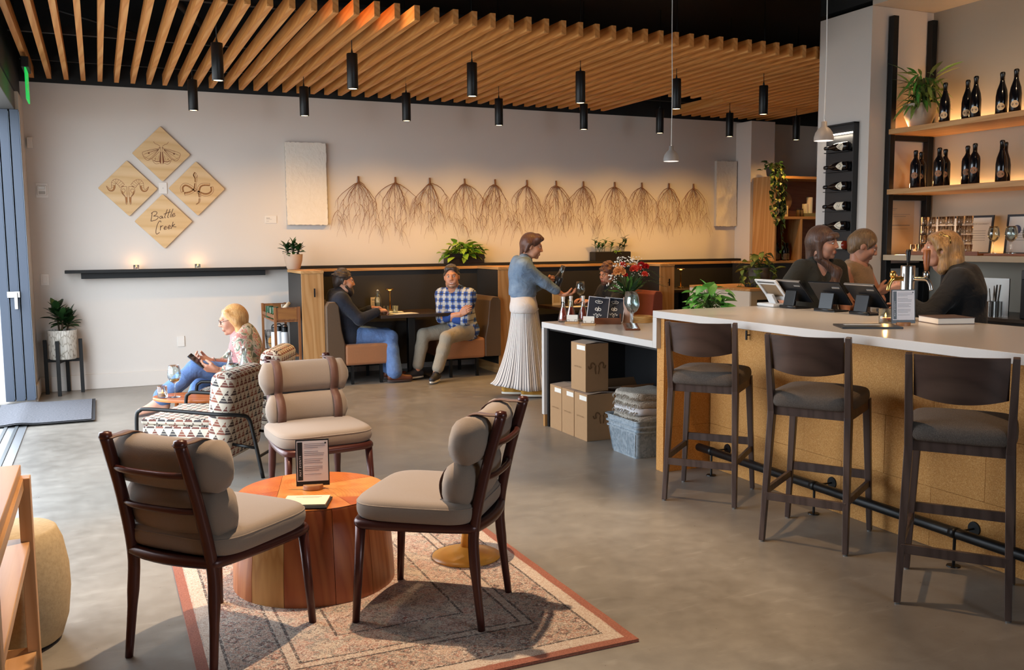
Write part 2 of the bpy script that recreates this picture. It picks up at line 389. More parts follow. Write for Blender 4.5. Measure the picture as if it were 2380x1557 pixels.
# ---------------------------------------------------------------- black cylinder pendants (front and back row)
lens_m = emit('pendant_lens', '#ffd9a0', 9.0)
def pendant(x, y, label, watt, tilt_y=0.0):
    p = thing('pendant_light', label, 'pendant light', (x, y, 2.81), 0, 'black cylinder pendants under the slats')
    part('housing', B().lathe([(.0, .29), (.044, .29), (.046, .286), (.046, .004), (.043, 0), (.039, .0), (.038, .008), (0, .008)], 24), BMET, p, auto=40)
    part('lens', B().lathe([(0, .004), (.037, .004)], 20, cap=False), lens_m, p)
    part('cord', B().tube([(0, 0, .29), (0, 0, .33)], [.012, .004], 8).tube([(0, 0, .33), (0, 0, ZC - 2.81)], .0035, 6), BMET, p, smooth=True)
    s = spot('pendant_bulb', (0, 0, 0), (0, tilt_y, -1), watt, WARM, 124 if tilt_y else 100, 1.0, .02); s.parent = p; s.location = (0, 0, -.012)
    return p
PXS = [.935, 2.02, 3.10, 4.19, 5.26, 6.33, 7.25, 8.3]
words = ['leftmost', 'second', 'third', 'fourth', 'fifth', 'sixth', 'seventh', 'rightmost']
for i, x in enumerate(PXS[:6]):
    pendant(x, 7.72, '%s black cylinder pendant from the left in the nearer row' % ('leftmost' if i == 0 else 'rightmost' if i == 5 else words[i]), 60)
for i, x in enumerate((.91, 1.98, 3.06, 4.13, 5.2, 6.24, 7.27, 8.33)):
    pendant(x, 9.5, '%s black cylinder pendant from the left in the row by the wall' % words[i], (16, 62, 90, 90, 90, 90, 90, 40)[i], .30)
# a stub of one more fixture high in front of the slats
p = thing('ceiling_spotlight', 'small black spotlight high above the front slat ends', 'spotlight', (1.93, 4.9, 2.93))
part('housing', B().lathe([(0, .16), (.04, .16), (.04, 0), (.034, -.004), (0, -.004)], 20), BMET, p, auto=40)
part('stem', B().tube([(0, 0, .16), (0, 0, ZC - 2.93)], .006, 6), BMET, p)
# ---------------------------------------------------------------- white bell pendants over the bar
for i, (x, y, z) in enumerate(((3.79, 5.62, 2.09), (3.86, 4.17, 2.09))):
    p = thing('bell_pendant', ['small grey bell pendant over the lower counter', 'small grey bell pendant in front of the bottle rack column'][i], 'pendant light', (x, y, z), 0, 'grey bell pendants over the bar')
    prof = [(.056, 0), (.055, .02), (.048, .045), (.034, .066), (.017, .08), (.016, .108), (.004, .11)]
    part('shade', B().lathe(prof, 28, cap=False).lathe([(r * .965, zz - .001) for r, zz in prof], 28, cap=False), M('pendant_grey', '#8f8985', .5), p, smooth=True)
    part('bulb', B().lathe([(0, .012), (.05, .012), (.05, .016), (0, .016)], 24), emit('bell_bulb', '#fff0e0', 14.0), p)
    part('cord', B().tube(smooth_path([(0, 0, .108), (.004, 0, .5), (-.003, 0, 1.0), (0, 0, ZC - z)], 5), .003, 6), M('white_cord', '#d9d7d2', .5), p, smooth=True)
    s = spot('bell_bulb_light', (0, 0, 0), (0, 0, -1), 14, (1.0, .82, .62), 120, .6, .03); s.parent = p; s.location = (0, 0, -.01)
# EXIT sign over the doors
ex = thing('exit_sign', 'green lit exit sign hung over the glass doors', 'exit sign', (-.50, 9.35, 2.80))
part('panel', B().b2((-.006, -.17, 0), (.006, .17, .27)), emit('exit_green', '#15b34a', 1.3), ex)
part('housing', B().b2((-.03, -.18, .27), (.03, .18, .36)), BMET, ex, bev=.005)
lettering('EXIT', .16, M('exit_letter', '#e8fff0', .4), ex, (.0075, 0, .13), (R3(90), 0, R3(90)))
# ---------------------------------------------------------------- things on the back wall
PLY = wood('birch_board', '#d6b383', '#caa370', '#dcbd92', axis=0, scale=.5, rough=.55)
BURN = M('burnt_line', '#7a4526', .7)
BURNM = M('burnt_tone', '#a5703f', .7)
SZ = .000884          # metres per traced unit
def board(cx, cz, label, name='wall_board'):
    t = thing(name, label, 'wall board', (cx, YW, cz), 0, 'diamond boards on the white wall')
    b = B(); h = .2935; r = .012
    pts = []
    for k in range(4):
        a = k * math.pi / 2; c, s = math.cos(a), math.sin(a)
        for (x, y) in ((h - r, -r * .9), (h - r * .35, 0), (h - r, r * .9)): pts.append((x * c - y * s, x * s + y * c))
    b.prism(pts, 0, .018, lambda x, y, z: (x, -.012 - z, y)); part('panel', b, PLY, t, bev=.0015)
    b2 = B().prism([(x * .6, y * .6) for x, y in pts], 0, .012, lambda x, y, z: (x, -z, y)); part('standoff', b2, M('standoff', '#8d8377', .7), t)
    return t
class Ink:
    def __init__(s, c): s.b = B(); s.c = c
    def p(s, x, y): return ((x - s.c[0]) * SZ, -.0306, -(y - s.c[1]) * SZ)
    def l(s, pts, w=4, n=4, mir=None):
        for m in ((0, 1) if mir else (0,)):
            q = [(2 * mir - x, y) if m else (x, y) for x, y in pts]
            P = smooth_path([s.p(*a) for a in q], n) if len(q) > 2 else [Vector(s.p(*a)) for a in q]
            ws = w if not isinstance(w, (list, tuple)) else [w[0] + (w[1] - w[0]) * i / max(1, len(P) - 1) for i in range(len(P))]
            s.b.strip(P, [x * SZ for x in ws] if isinstance(ws, list) else ws * SZ, (0, -1, 0))
        return s
    def dot(s, x, y, r, mir=None):
        for xx in ((x, 2 * mir - x) if mir else (x,)):
            s.b.add([s.p(xx + r * math.cos(a * math.pi / 5), y + r * math.sin(a * math.pi / 5)) for a in range(10)], [tuple(range(10))])
        return s
    def fill(s, pts, mir=None):
        for m in ((0, 1) if mir else (0,)): s.b.add([s.p(2 * mir - x if m else x, y) for x, y in pts], [tuple(range(len(pts)))])
        return s
# moth
t = board(.672, 2.487, 'top diamond board burnt with a moth'); k = Ink((750, 378)); kk = Ink((750, 378))
m = 750
k.l([(737, 287), (708, 266), (682, 256), (665, 232)], 4, mir=m).l([(725, 312), (650, 325), (565, 352), (535, 370), (548, 418), (585, 458), (630, 440), (690, 388), (727, 348)], 4, mir=m)
for q in ((540, 395), (560, 435), (600, 455), (640, 432), (590, 348), (560, 380)): k.l([(724, 322), q], (4, 2), mir=m)
k.l([(638, 432), (652, 470), (682, 498), (728, 488)], 4, mir=m).l([(655, 455), (690, 470), (728, 466)], 8, mir=m).l([(700, 400), (665, 440)], 2, mir=m).l([(715, 400), (700, 465)], 2, mir=m).l([(722, 395), (716, 468)], 2, mir=m)
k.l([(545, 405), (600, 440), (628, 432)], 3, mir=m).dot(607, 372, 10, mir=m).dot(680, 440, 6, mir=m).fill([(735, 350), (744, 350), (742, 505), (722, 470)], mir=m).l([(722, 310), (742, 300)], 7, mir=m).l([(735, 290), (742, 345)], 4, mir=m)
part('moth_drawing', k.b, BURN, t)
# ram skull
t = board(.325, 2.117, 'left diamond board burnt with a ram skull'); k = Ink((365, 765)); kk = Ink((365, 765)); m = 362
path = [(302, 738), (272, 700), (235, 682), (208, 705), (204, 755), (188, 785), (158, 782), (128, 740)]; wd_ = [62, 58, 52, 46, 40, 32, 22, 2]
P0 = smooth_path([(x, y, 0) for x, y in path], 4); W0 = np.interp(np.linspace(0, 7, len(P0)), range(8), wd_)
out, inn = [], []
for i, p_ in enumerate(P0):
    tg = (P0[min(i + 1, len(P0) - 1)] - P0[max(0, i - 1)]).normalized(); nn = Vector((-tg.y, tg.x, 0)) * W0[i] / 2
    out.append(((p_ + nn).x, (p_ + nn).y)); inn.append(((p_ - nn).x, (p_ - nn).y))
k.l(out, 4, 1, mir=m).l(inn, 4, 1, mir=m)
for i in range(0, 18, 2): k.l([out[i], inn[i]], 3, mir=m)
for i in range(14, len(out) - 2): kk.fill([inn[i], inn[i + 1], tuple((Vector(inn[i + 1]) + Vector(out[i + 1])) / 2), tuple((Vector(inn[i]) + Vector(out[i])) / 2)], mir=m)
k.l([(350, 742), (300, 748), (284, 790), (300, 832), (328, 870), (334, 950), (350, 925), (352, 742)], 4, 3, mir=m).l([(296, 780), (318, 770), (332, 790), (318, 815), (298, 820)], 4, mir=m).l([(318, 740), (290, 740)], 6, mir=m).l([(305, 830), (330, 860)], 5, mir=m)
kk.fill([(330, 862), (350, 870), (348, 925), (336, 945)], mir=m).fill([(288, 785), (298, 830), (318, 850), (305, 800)], mir=m)
part('skull_drawing', k.b, BURN, t); part('skull_shading', kk.b, BURNM, t)
# snake
t = board(1.018, 2.126, 'right diamond board burnt with a coiled snake'); k = Ink((1148, 770)); kk = Ink((1148, 770))
def snake(pts, w):
    P = smooth_path([(x, y, 0) for x, y in pts], 5); o, i_ = [], []
    ws = np.linspace(w[0], w[1], len(P))
    for i, p_ in enumerate(P):
        tg = (P[min(i + 1, len(P) - 1)] - P[max(0, i - 1)]).normalized(); nn = Vector((-tg.y, tg.x, 0)) * ws[i] / 2
        o.append(((p_ + nn).x, (p_ + nn).y)); i_.append(((p_ - nn).x, (p_ - nn).y))
    k.l(o, 4, 1).l(i_, 4, 1).l([o[0], i_[0]], 4).l([o[-1], i_[-1]], 4)
    for i in range(1, len(P) - 1, 2): k.l([o[i], tuple(P[i].xy)], 3)
    for i in range(len(P) - 1): kk.fill([o[i], o[i + 1], tuple(P[i + 1].xy), tuple(P[i].xy)])
snake([(1138, 578), (1122, 605), (1138, 640), (1137, 690)], (26, 22))
k.l([(1120, 600), (1115, 615), (1128, 640)], 5).l([(1152, 600), (1160, 620), (1148, 640)], 5)
snake([(1132, 708), (1128, 755), (1108, 792), (1060, 822), (1000, 835)], (24, 34)); snake([(978, 812), (972, 758), (1010, 722), (1065, 740), (1135, 795)], (34, 34))
snake([(1158, 812), (1180, 745), (1225, 718), (1300, 718)], (34, 30)); snake([(1322, 745), (1325, 795), (1285, 835), (1225, 840), (1152, 808)], (32, 34))
snake([(1172, 822), (1178, 872)], (24, 20)); snake([(1176, 892), (1166, 935), (1130, 962)], (20, 3))
part('snake_drawing', k.b, BURN, t); part('snake_shading', kk.b, BURNM, t)
# lettering board
t = board(.664, 1.772, 'bottom diamond board lettered Battle Creek in script'); k = Ink((775, 1147))
for s_ in ([(648, 1040), (640, 1090), (628, 1146)], [(636, 1052), (668, 1030), (700, 1034), (694, 1062), (660, 1084)], [(660, 1084), (706, 1086), (712, 1104), (684, 1130), (632, 1144)],
           [(760, 1084), (738, 1088), (730, 1106), (746, 1110), (762, 1088), (760, 1108), (775, 1104)], [(822, 1000), (800, 1060), (786, 1100), (800, 1104)], [(852, 1000), (835, 1050), (820, 1096), (836, 1098)], [(778, 1062), (820, 1044), (862, 1032)],
           [(888, 994), (870, 1040), (852, 1088), (866, 1092)], [(872, 1078), (904, 1062), (896, 1048), (872, 1074), (880, 1092), (914, 1074)],
           [(742, 1160), (738, 1142), (720, 1150), (695, 1200), (680, 1270), (688, 1300), (722, 1280)], [(738, 1198), (733, 1230), (730, 1256)], [(734, 1222), (748, 1204), (766, 1200)],
           [(772, 1234), (800, 1220), (794, 1204), (774, 1228), (780, 1246), (806, 1236)], [(816, 1226), (846, 1210), (838, 1194), (818, 1220), (824, 1238), (850, 1228)],
           [(882, 1152), (868, 1200), (856, 1238)], [(866, 1204), (902, 1180), (874, 1204), (890, 1212), (916, 1214)]):
    k.l(s_, 7, 5)
part('script_lettering', k.b, M('script_brown', '#4a2a18', .7), t)
# plates and small devices
PLATE = M('plate_white', '#ddd6ce', .4)
def plate(name, label, cat, x, z, w, h, extra=None, d=.01):
    t = thing(name, label, cat, (x, YW, z)); part('plate', B().b2((-w / 2, -d, -h / 2), (w / 2, 0, h / 2)), PLATE, t, bev=.003)
    if extra: extra(t)
    return t
plate('cover_plate', 'blank white cover plate between the four diamond boards', 'cover plate', .672, 2.127, .085, .12, lambda t: part('screw', B().lathe([(0, .002), (.004, .002), (.004, 0)], 10, c=(0, 0, 0)), M('screw', '#888', .4, .8) if False else M('screw_grey', '#8c8c8c', .4, .8), t, loc=(0, -.0112, 0), rot=(R3(90), 0, 0)))
def _th(t):
    part('body', B().b2((-.045, -.04, -.05), (.045, -.01, .05)), PLATE, t, bev=.008); part('strobe', B().b2((-.03, -.05, .01), (.03, -.04, .04)), M('strobe_lens', '#c9c4bb', .15), t, bev=.004)
    part('grille', B().b2((-.03, -.046, -.04), (.03, -.04, -.01)), M('grille_grey', '#a9a39b', .5), t, bev=.003)
plate('fire_alarm', 'white fire alarm strobe on the wall above the potted dracaena', 'alarm', -.49, 2.085, .115, .15, _th)
plate('motion_sensor', 'small white sensor high in the left corner', 'sensor', -.575, 2.56, .05, .11, None, .04)
plate('light_switch', 'white rocker light switch beside the black ledge', 'switch', -.512, 1.172, .08, .12, lambda t: part('rocker', B().b2((-.018, -.016, -.035), (.018, -.01, .035)), PLATE, t, bev=.002))
plate('wall_outlet', 'blank white outlet plate low behind the reading woman', 'outlet', .787, .466, .075, .115)
plate('title_card', 'small white title card beside the left textured painting', 'card', 1.80, 1.796, .13, .085, lambda t: part('print', B().b2((-.05, -.0065, .012), (-.01, -.0062, .018)).b2((-.05, -.0065, .0), (.01, -.0062, .003)).b2((-.05, -.0065, -.02), (-.02, -.0062, -.017)), M('print_grey', '#8a857f', .7), t), .006)
# textured white paintings
def _impasto():
    t = NT('impasto', .7, base='#ded6ca'); v = t.co(); n = t.noise(v, 9, 6, .62, 1.2); n2 = t.noise(t.co((1, 1, .7)), 9, 4, .6, 2.0)
    t.inp('Base Color', t.mix(n, '#d8cfc2', '#e4ddd2')); t.bump(t.math('ADD', n, n2), .4, .012); return reg(t)
IMP = _impasto()
for i, (x0, x1, z0, z1) in enumerate(((1.975, 2.436, 1.735, 2.662), (7.89, 8.235, 1.72, 2.62))):
    t = thing('painting', ['white textured canvas left of the hanging roots', 'white textured canvas right of the hanging roots'][i], 'painting', ((x0 + x1) / 2, YW, (z0 + z1) / 2), 0, 'white textured canvases')
    w, h = (x1 - x0) / 2, (z1 - z0) / 2; r = random.Random(i)
    b = B().grid(24, 46, lambda u, v: ((u - .5) * 2 * w + (.004 * r.uniform(-1, 1) if u in (0, 1) else 0), -.052 - .004 * r.random(), (v - .5) * 2 * h + (.006 * r.uniform(-1, 1) if v in (0, 1) else 0)))
    part('paint_surface', b, IMP, t, smooth=True)
    part('canvas_edge', B().b2((-w, -.05, -h), (w, 0, h)), M('canvas_edge', '#bdb4a8', .8), t, bev=.003)
# hanging dried roots
ROOT = M('dried_root', '#7d5232', .8)
rx = [2.815, 3.263, 3.695, 4.146, 4.553, 4.992, 5.406, 5.802, 6.273, 6.693, 7.125, 7.526]
ordn = ['first', 'second', 'third', 'fourth', 'fifth', 'sixth', 'seventh', 'eighth', 'ninth', 'tenth', 'eleventh', 'twelfth']
for i, x in enumerate(rx):
    t = thing('hanging_root', '%s bundle of dried roots from the left on the warm lit wall' % ordn[i], 'dried root', (x, YW, 2.30), 0, 'dried roots in a row on the wall'); r = random.Random(100 + i)
    part('stalk', B().tube([(0, -.02, 0), (.002, -.022, -.05), (0, -.02, -.075)], [.011, .012, .014], 7), ROOT, t, smooth=True)
    b = B(); nb = 9
    for j in range(nb):
        s = (j / (nb - 1) - .5) * 2 + r.uniform(-.12, .12); L = r.uniform(.48, .66) * (1 - .12 * abs(s)); sp = s * r.uniform(.17, .245)
        pts = []; n = 12; wob = r.uniform(0, 6)
        for k_ in range(n):
            u = k_ / (n - 1); e = min(1, u * 2.2) ** .75
            pts.append((sp * (e * .95 + .1 * math.sin(u * 5 + wob)) + r.uniform(-.006, .006), -.02 - .012 * math.sin(u * 3), -.065 - L * (u ** 1.25) + .0 * e))
        rad = [.0042 * (1 - .8 * k_ / (n - 1)) for k_ in range(n)]; b.tube(pts, rad, 4)
        for q in range(7):
            a = r.randrange(2, n - 1); p0 = Vector(pts[a]); d = r.choice((-1, 1)); l = r.uniform(.10, .26)
            sub = [p0]
            for k_ in range(1, 6): sub.append(p0 + Vector((d * l * .42 * (k_ / 5) ** .6 + r.uniform(-.006, .006), -.004, -l * (k_ / 5) ** 1.15)))
            b.tube(sub, [.0019, .0017, .0015, .0012, .001, .0008], 3)
    o = part('root_strands', b, ROOT, t, weld=False)
# black ledge running along the wall
lg = thing('wall_ledge', 'long thin black ledge along the back wall', 'ledge', (0, YW, 1.25))
part('board', B().b2((-.32, -.18, -.015), (1.95, 0, .015)), BLACK, lg, bev=.002)
part('cleat', B().b2((-.17, -.12, -.075), (1.70, 0, -.016)), BLACK, lg, bev=.002)
part('board', B().b2((1.95, -.16, -.015), (8.245, 0, .018)), BLACK, lg, bev=.002)
# tealights
WAX = M('wax', '#efe6d6', .5, Subsurface_Weight=.2); FLAME = emit('flame', '#ffb45a', 40)
def tealight(loc, label, r=.03, h=.045, group=None, power=.6):
    t = thing('tealight', label, 'candle', loc, 0, group)
    part('glass_cup', B().lathe([(r * .92, 0), (r, .004), (r, h), (r * .93, h), (r * .9, .008), (0, .006)], 20), GLASS, t, smooth=True)
    part('wax', B().lathe([(0, .008), (r * .86, .008), (r * .86, h * .42), (0, h * .42)], 16), WAX, t, auto=40)
    part('flame', B().lathe([(0, h * .42 + .002), (.0035, h * .42 + .007), (.0045, h * .42 + .012), (.002, h * .42 + .021), (0, h * .42 + .026)], 8), FLAME, t, smooth=True)
    l = bpy.data.lights.new('flame_light', 'POINT'); l.energy = power; l.color = (1, .5, .18); l.shadow_soft_size = .008
    o = bpy.data.objects.new('flame_light', l); link(o, t); o.location = (0, 0, h * .42 + .03)
    return t
tealight((.365, 10.53, 1.266), 'left lit tealight on the black wall ledge', group='tealights on the ledge')
tealight((.985, 10.53, 1.266), 'right lit tealight on the black wall ledge', group='tealights on the ledge')
# ---------------------------------------------------------------- plants
def leafm(name, c1, c2, rough=.4):
    t = NT(name, rough, base=c1); tc = t.n('TexCoord'); oi = t.n('ObjectInfo'); n = t.noise(tc.outputs['Object'], 22, 2)
    f = t.math('ADD', t.math('MULTIPLY', n, .6), t.math('MULTIPLY', oi.outputs['Random'], .55)); t.inp('Base Color', t.ramp(f, [(.25, c1), (.85, c2)]))
    t.b.inputs['Subsurface Weight'].default_value = .0
    return reg(t)
LG = leafm('leaf_bright', '#4d7a1c', '#9cb83c'); LD = leafm('leaf_dark', '#142a14', '#2f5126'); LM = leafm('leaf_mid', '#1e5220', '#5a9a3a'); LO = leafm('leaf_olive', '#2c4420', '#8a9a48')
LV = leafm('leaf_vivid', '#3d8a2c', '#86c65c')
STEM = M('stem_green', '#4a5a28', .6); SOIL = M('soil', '#2a1d14', .95)
def leaf_mesh(kind, mat):
    key = kind + mat.name
    if key in SLATS: return SLATS[key]
    out = {'heart': [(0, .0), (.12, .30), (.32, .40), (.6, .30), (.82, .14), (1, 0)], 'lance': [(0, .02), (.15, .07), (.4, .10), (.7, .08), (.9, .035), (1, 0)], 'oval': [(0, .02), (.2, .16), (.5, .24), (.78, .17), (.93, .07), (1, 0)], 'fern': [(0, .03), (.3, .07), (.7, .06), (1, 0)]}[kind]
    b = B(); n = len(out); vs = []
    for y, w in out:
        z = -.22 * y * y + .05 * y; vs += [(-w, y, z + w * .28), (0, y, z), (w, y, z + w * .28)]
    b.add(vs, [(3 * i + a, 3 * i + a + 1, 3 * i + a + 4, 3 * i + a + 3) for i in range(n - 1) for a in (0, 1)])
    SLATS[key] = b.mesh('leaf', mat, True); return SLATS[key]
def leaf(parent, kind, mat, p, d, size, roll=0, name='leaf'):
    d = Vector(d).normalized(); x = d.cross(Vector((0, 0, 1)))
    if x.length < .05: x = Vector((1, 0, 0))
    x.normalize(); z = x.cross(d)
    R = Matrix((x, d, z)).transposed() @ Matrix.Rotation(roll, 3, 'Y')
    o = part(name, leaf_mesh(kind, mat), None, parent); o.matrix_local = Matrix.Translation(Vector(p)) @ (R * size).to_4x4(); return o
def pothos(parent, c, n, rad, up, size, mat, seed, kind='heart', trail=0, ell=(1, 1), lo=-.4, front=False):
    r = random.Random(seed); c = Vector(c); b = B()
    for i in range(n):
        a = r.uniform(3.3, 6.1) if front else r.uniform(0, 2 * math.pi); e = math.asin(r.uniform(math.sin(lo), 1)); q = r.uniform(.55, 1.0)
        d = Vector((math.cos(a) * math.cos(e) * ell[0], math.sin(a) * math.cos(e) * ell[1], math.sin(e)))
        tip = c + Vector((d.x * rad * q, d.y * rad * q, max(d.z, -.6) * up * q))
        mid = c + (tip - c) * .5 + Vector((0, 0, .25 * up * q)); b.tube(smooth_path([c, mid, tip], 3), .0022, 4)
        od = Vector((d.x, d.y, r.uniform(-.7, .35))); leaf(parent, kind, mat, tip, od, size * r.uniform(.7, 1.25), r.uniform(-.5, .5))
    for i in range(trail):
        a = r.uniform(3.3, 6.1) if front else r.uniform(0, 2 * math.pi); L = r.uniform(.5, 1.0) * up * 2.0; p0 = c + Vector((math.cos(a) * rad * .8 * ell[0], math.sin(a) * rad * .8 * ell[1], 0)); pts = [c, p0]
        for k in range(1, 5): pts.append(p0 + Vector((math.cos(a) * .03 * k + r.uniform(-.02, .02), math.sin(a) * .02 * k, -L * k / 4)))
        pp = smooth_path(pts, 3); b.tube(pp, .002, 4)
        for k in range(4, len(pp), 2): leaf(parent, kind, mat, pp[k], (r.uniform(-1, 1), r.uniform(-1, -.1 if front else 1), -.6), size * r.uniform(.6, 1), r.uniform(-.5, .5))
    part('stems', b, STEM, parent, weld=False)
def dracaena(parent, heads, mat, size, seed, n=22):
    r = random.Random(seed); b = B()
    for (p0, p1) in heads:
        b.tube([p0, p1], .009, 6); p1 = Vector(p1); p0 = Vector(p0)
        for i in range(n):
            u = i / n; a = i * 2.4; p = p1 + (p0 - p1) * u * .55; el = R3(75 - 85 * u + r.uniform(-10, 10))
            leaf(parent, 'oval', mat, p, (math.cos(a) * math.cos(el), math.sin(a) * math.cos(el), math.sin(el)), size * r.uniform(.75, 1.15), r.uniform(-.3, .3))
    part('stems', b, M('bark_brown', '#4d3a26', .8), parent)
def pot(parent, prof, mat, soil_z, soil_r, name='pot'):
    part(name, B().lathe(prof, 32), mat, parent, auto=50); part('soil', B().lathe([(0, soil_z), (soil_r, soil_z)], 20, cap=False), SOIL, parent)
def _crackle():
    t = NT('crackle_glaze', .3, base='#d8d2c6'); v = t.co((1, 1, .25)); vo = t.n('TexVoronoi', {'feature': 'DISTANCE_TO_EDGE'}, Vector=v, Scale=45.0)
    t.inp('Base Color', t.ramp(vo.outputs[0], [(.0, '#8d8577'), (.06, '#cfc8bb'), (.2, '#e2ddd3')])); t.bump(vo.outputs[0], .2, .003); return reg(t)
# dracaena on a black stand in the left corner
s = thing('plant_stand', 'black wooden plant stand in the left corner', 'plant stand', (-.375, 10.40, 0))
for x, y in ((-.165, .07), (-.045, -.125), (.165, .06), (.03, .19)):
    part('leg', B().b2((x - .018, y - .018, 0), (x + .018, y + .018, .56)), BLACK, s, bev=.003)
part('cross_bar', B().bar((-.165, .07, .345), (.165, .06, .345), .03, .03).bar((-.045, -.125, .345), (.03, .19, .345), .03, .03), BLACK, s)
t = thing('potted_dracaena', 'leafy dracaena in a white crackle glazed pot on the black stand', 'plant', (-.375, 10.43, .362))
pot(t, [(.12, 0), (.132, .01), (.138, .28), (.142, .30), (.13, .30), (.128, .27), (.0, .26)], _crackle(), .272, .128)
dracaena(t, [((-.02, 0, .27), (-.045, 0, .50)), ((.04, .02, .27), (.08, .02, .40)), ((.0, -.04, .27), (.02, -.06, .44))], LD, .15, 3, 22)
# plant on the first partition
t = thing('potted_plant', 'small dark leaved plant in a beige pot on the first booth partition', 'plant', (1.96, 10.22, 1.242))
pot(t, [(.062, 0), (.072, .012), (.095, .09), (.103, .165), (.094, .165), (.088, .14), (0, .135)], M('beige_pot', '#b79c85', .6), .142, .092)
dracaena(t, [((0, 0, .13), (0, 0, .26)), ((.04, 0, .13), (.065, 0, .22)), ((-.04, 0, .13), (-.07, 0, .23))], LD, .10, 5, 16)
# trough planters on the ledge
for i, (x0, x1, mat, kind, lab) in enumerate(((3.86, 4.34, LG, 'heart', 'black trough of bright green pothos on the ledge'), (5.90, 6.44, LM, 'oval', 'black trough of mixed upright plants on the ledge'))):
    t = thing('planter', lab, 'planter', ((x0 + x1) / 2, 10.545, 1.268)); w = (x1 - x0) / 2
    part('trough', B().b2((-w, -.075, 0), (w, .075, .115)), M('trough_black', '#15110e', .5), t, bev=.004)
    part('soil', B().b2((-w + .01, -.065, .10), (w - .01, .065, .118)), SOIL, t)
    if i == 0: pothos(t, (0, .0, .10), 58, .34, .17, .10, mat, 11, 'heart', 0, (1.0, .34), -.25, True); pothos(t, (.02, .0, .10), 36, .22, .19, .10, mat, 12, 'heart', 0, (1.0, .4), -.1, True)
    else:
        r = random.Random(4); b = B()
        for q in range(13):
            x = r.uniform(-w * .9, w * .9); h = r.uniform(.08, .22); p1 = Vector((x + r.uniform(-.05, .05), r.uniform(-.04, .02), .11 + h)); part('stem', B().tube([(x, 0, .11), p1], .003, 5), STEM, t)
            for z in range(6): leaf(t, 'oval', mat if q % 2 else LD, Vector((x, 0, .11)).lerp(p1, .35 + z * .13), (math.cos(z * 2.4), math.sin(z * 2.4) * .5, .6), .065)
        pothos(t, (.05, -.06, .10), 7, .05, .06, .06, LG, 8, 'heart', 0, (1, .4), -.4, True)
# ---------------------------------------------------------------- booths along the back wall
bp = struct(part('trim_5', B().b2((2.17, 10.36, .10), (8.24, 10.45, 1.205)), CHAR))
struct(part('trim_6', B().b2((2.17, 10.33, 1.205), (8.24, 10.47, 1.235)), OAKX, bev=.002))
struct(part('trim_7', B().b2((8.12, 10.30, .1), (8.20, 10.36, 1.205)), OAK, bev=.002))
PY0 = 9.69
for i, (x0, x1) in enumerate(((1.935, 2.168), (4.19, 4.42), (6.39, 6.60))):
    t = thing('booth_partition', ['oak ended partition between the bar cart and the first booth', 'oak ended partition behind the woman in the white skirt', 'oak ended partition behind the leafy plant at the bar corner'][i], 'partition', (x0, PY0, 0), 0, 'oak ended booth partitions'); w = x1 - x0
    part('end_panel', B().b2((0, 0, .0), (w, .022, 1.205)), OAK, t, bev=.002)
    part('core', B().b2((.006, .022, .11), (w - .006, .77, 1.200)), CHAR, t)
    part('base', B().b2((.004, .022, .0), (w - .004, .77, .109)), OAKY, t)
    part('cap', B().b2((-.004, -.002, 1.206), (w + .004, .76, 1.236)), OAKY, t, bev=.002)
    h = part('coat_hook', B().b2((w * .55 - .008, -.035, .96), (w * .55 + .008, -.028, 1.05)).tube([(w * .55, -.03, 1.0), (w * .55, 0, 1.0)], .004, 8), BMET, t)
LEA = fabric('tan_leather', '#a8714a', '#97623c', 60, .55, .08); LEB = fabric('brown_leather', '#5d4630', '#4e3a27', 60, .45, .06); LER = fabric('rust_fabric', '#7a3421', '#65291a', 200, .85, .15); LEDK = fabric('dark_fabric', '#2b2624', '#201c1a', 200, .85, .1)
def bench(x, side, label, seatm, backm):
    """side=+1: back at low x, seat toward +x"""
    t = thing('booth_bench', label, 'bench', (x, 9.62, 0), 0, 'upholstered booth benches'); s = side
    b = B(); prof = [(0, .22), (0, .86), (.03, .90), (.10, .905), (.14, .86), (.165, .60), (.20, .44), (.20, .22)]
    n = len(prof); vs = [(s * px, y, z) for y in (.0, .02, .68, .70) for px, z in [(px * (1 if y in (.02, .68) else .97), z) for px, z in prof]]
    b.add(vs, [(k * n + j, k * n + (j + 1) % n, (k + 1) * n + (j + 1) % n, (k + 1) * n + j) for k in range(3) for j in range(n)] + [tuple(range(n)), tuple(3 * n + j for j in range(n))])
    part('back_cushion', b, backm, t, bev=.012, seg=3)
    part('seat_cushion', B().box((s * .44, .35, .325), (.50, .70, .23)), seatm, t, bev=.035, seg=4)
    for lx in (.28, .60):
        for ly in (.06, .62): part('leg', B().b2((s * lx - .015, ly - .015, 0), (s * lx + .015, ly + .015, .215)), BMET, t)
    return t
bench(2.172, 1, 'tan booth bench against the first partition under the bearded man', LEA, LEB)
bench(4.186, -1, 'tan booth bench under the man in the plaid shirt', LEA, LEB)
bench(4.424, 1, 'dark booth bench hidden behind the woman in the white skirt', LEDK, LER)
bench(6.386, -1, 'rust booth bench behind the flower vase', LER, LER)
DKW = wood('dark_walnut', '#3a2a20', '#2c1f17', '#45342a', axis=0, rough=.3)
def btable(x0, x1, label):
    t = thing('booth_table', label, 'table', ((x0 + x1) / 2, 9.95, 0)); w = (x1 - x0) / 2
    part('table_top', B().b2((-w, -.36, .705), (w, .36, .742)), DKW, t, bev=.003)
    part('pedestal', B().b2((-.04, -.19, .02), (.04, -.11, .704)), BMET, t, bev=.004)
    part('foot_plate', B().b2((-.2, -.24, 0), (.2, -.04, .018)), BMET, t, bev=.004)
    return t
btable(2.76, 3.56, 'dark wooden booth table between the two seated men')
btable(4.98, 5.78, 'dark wooden booth table behind the rosé bottles')
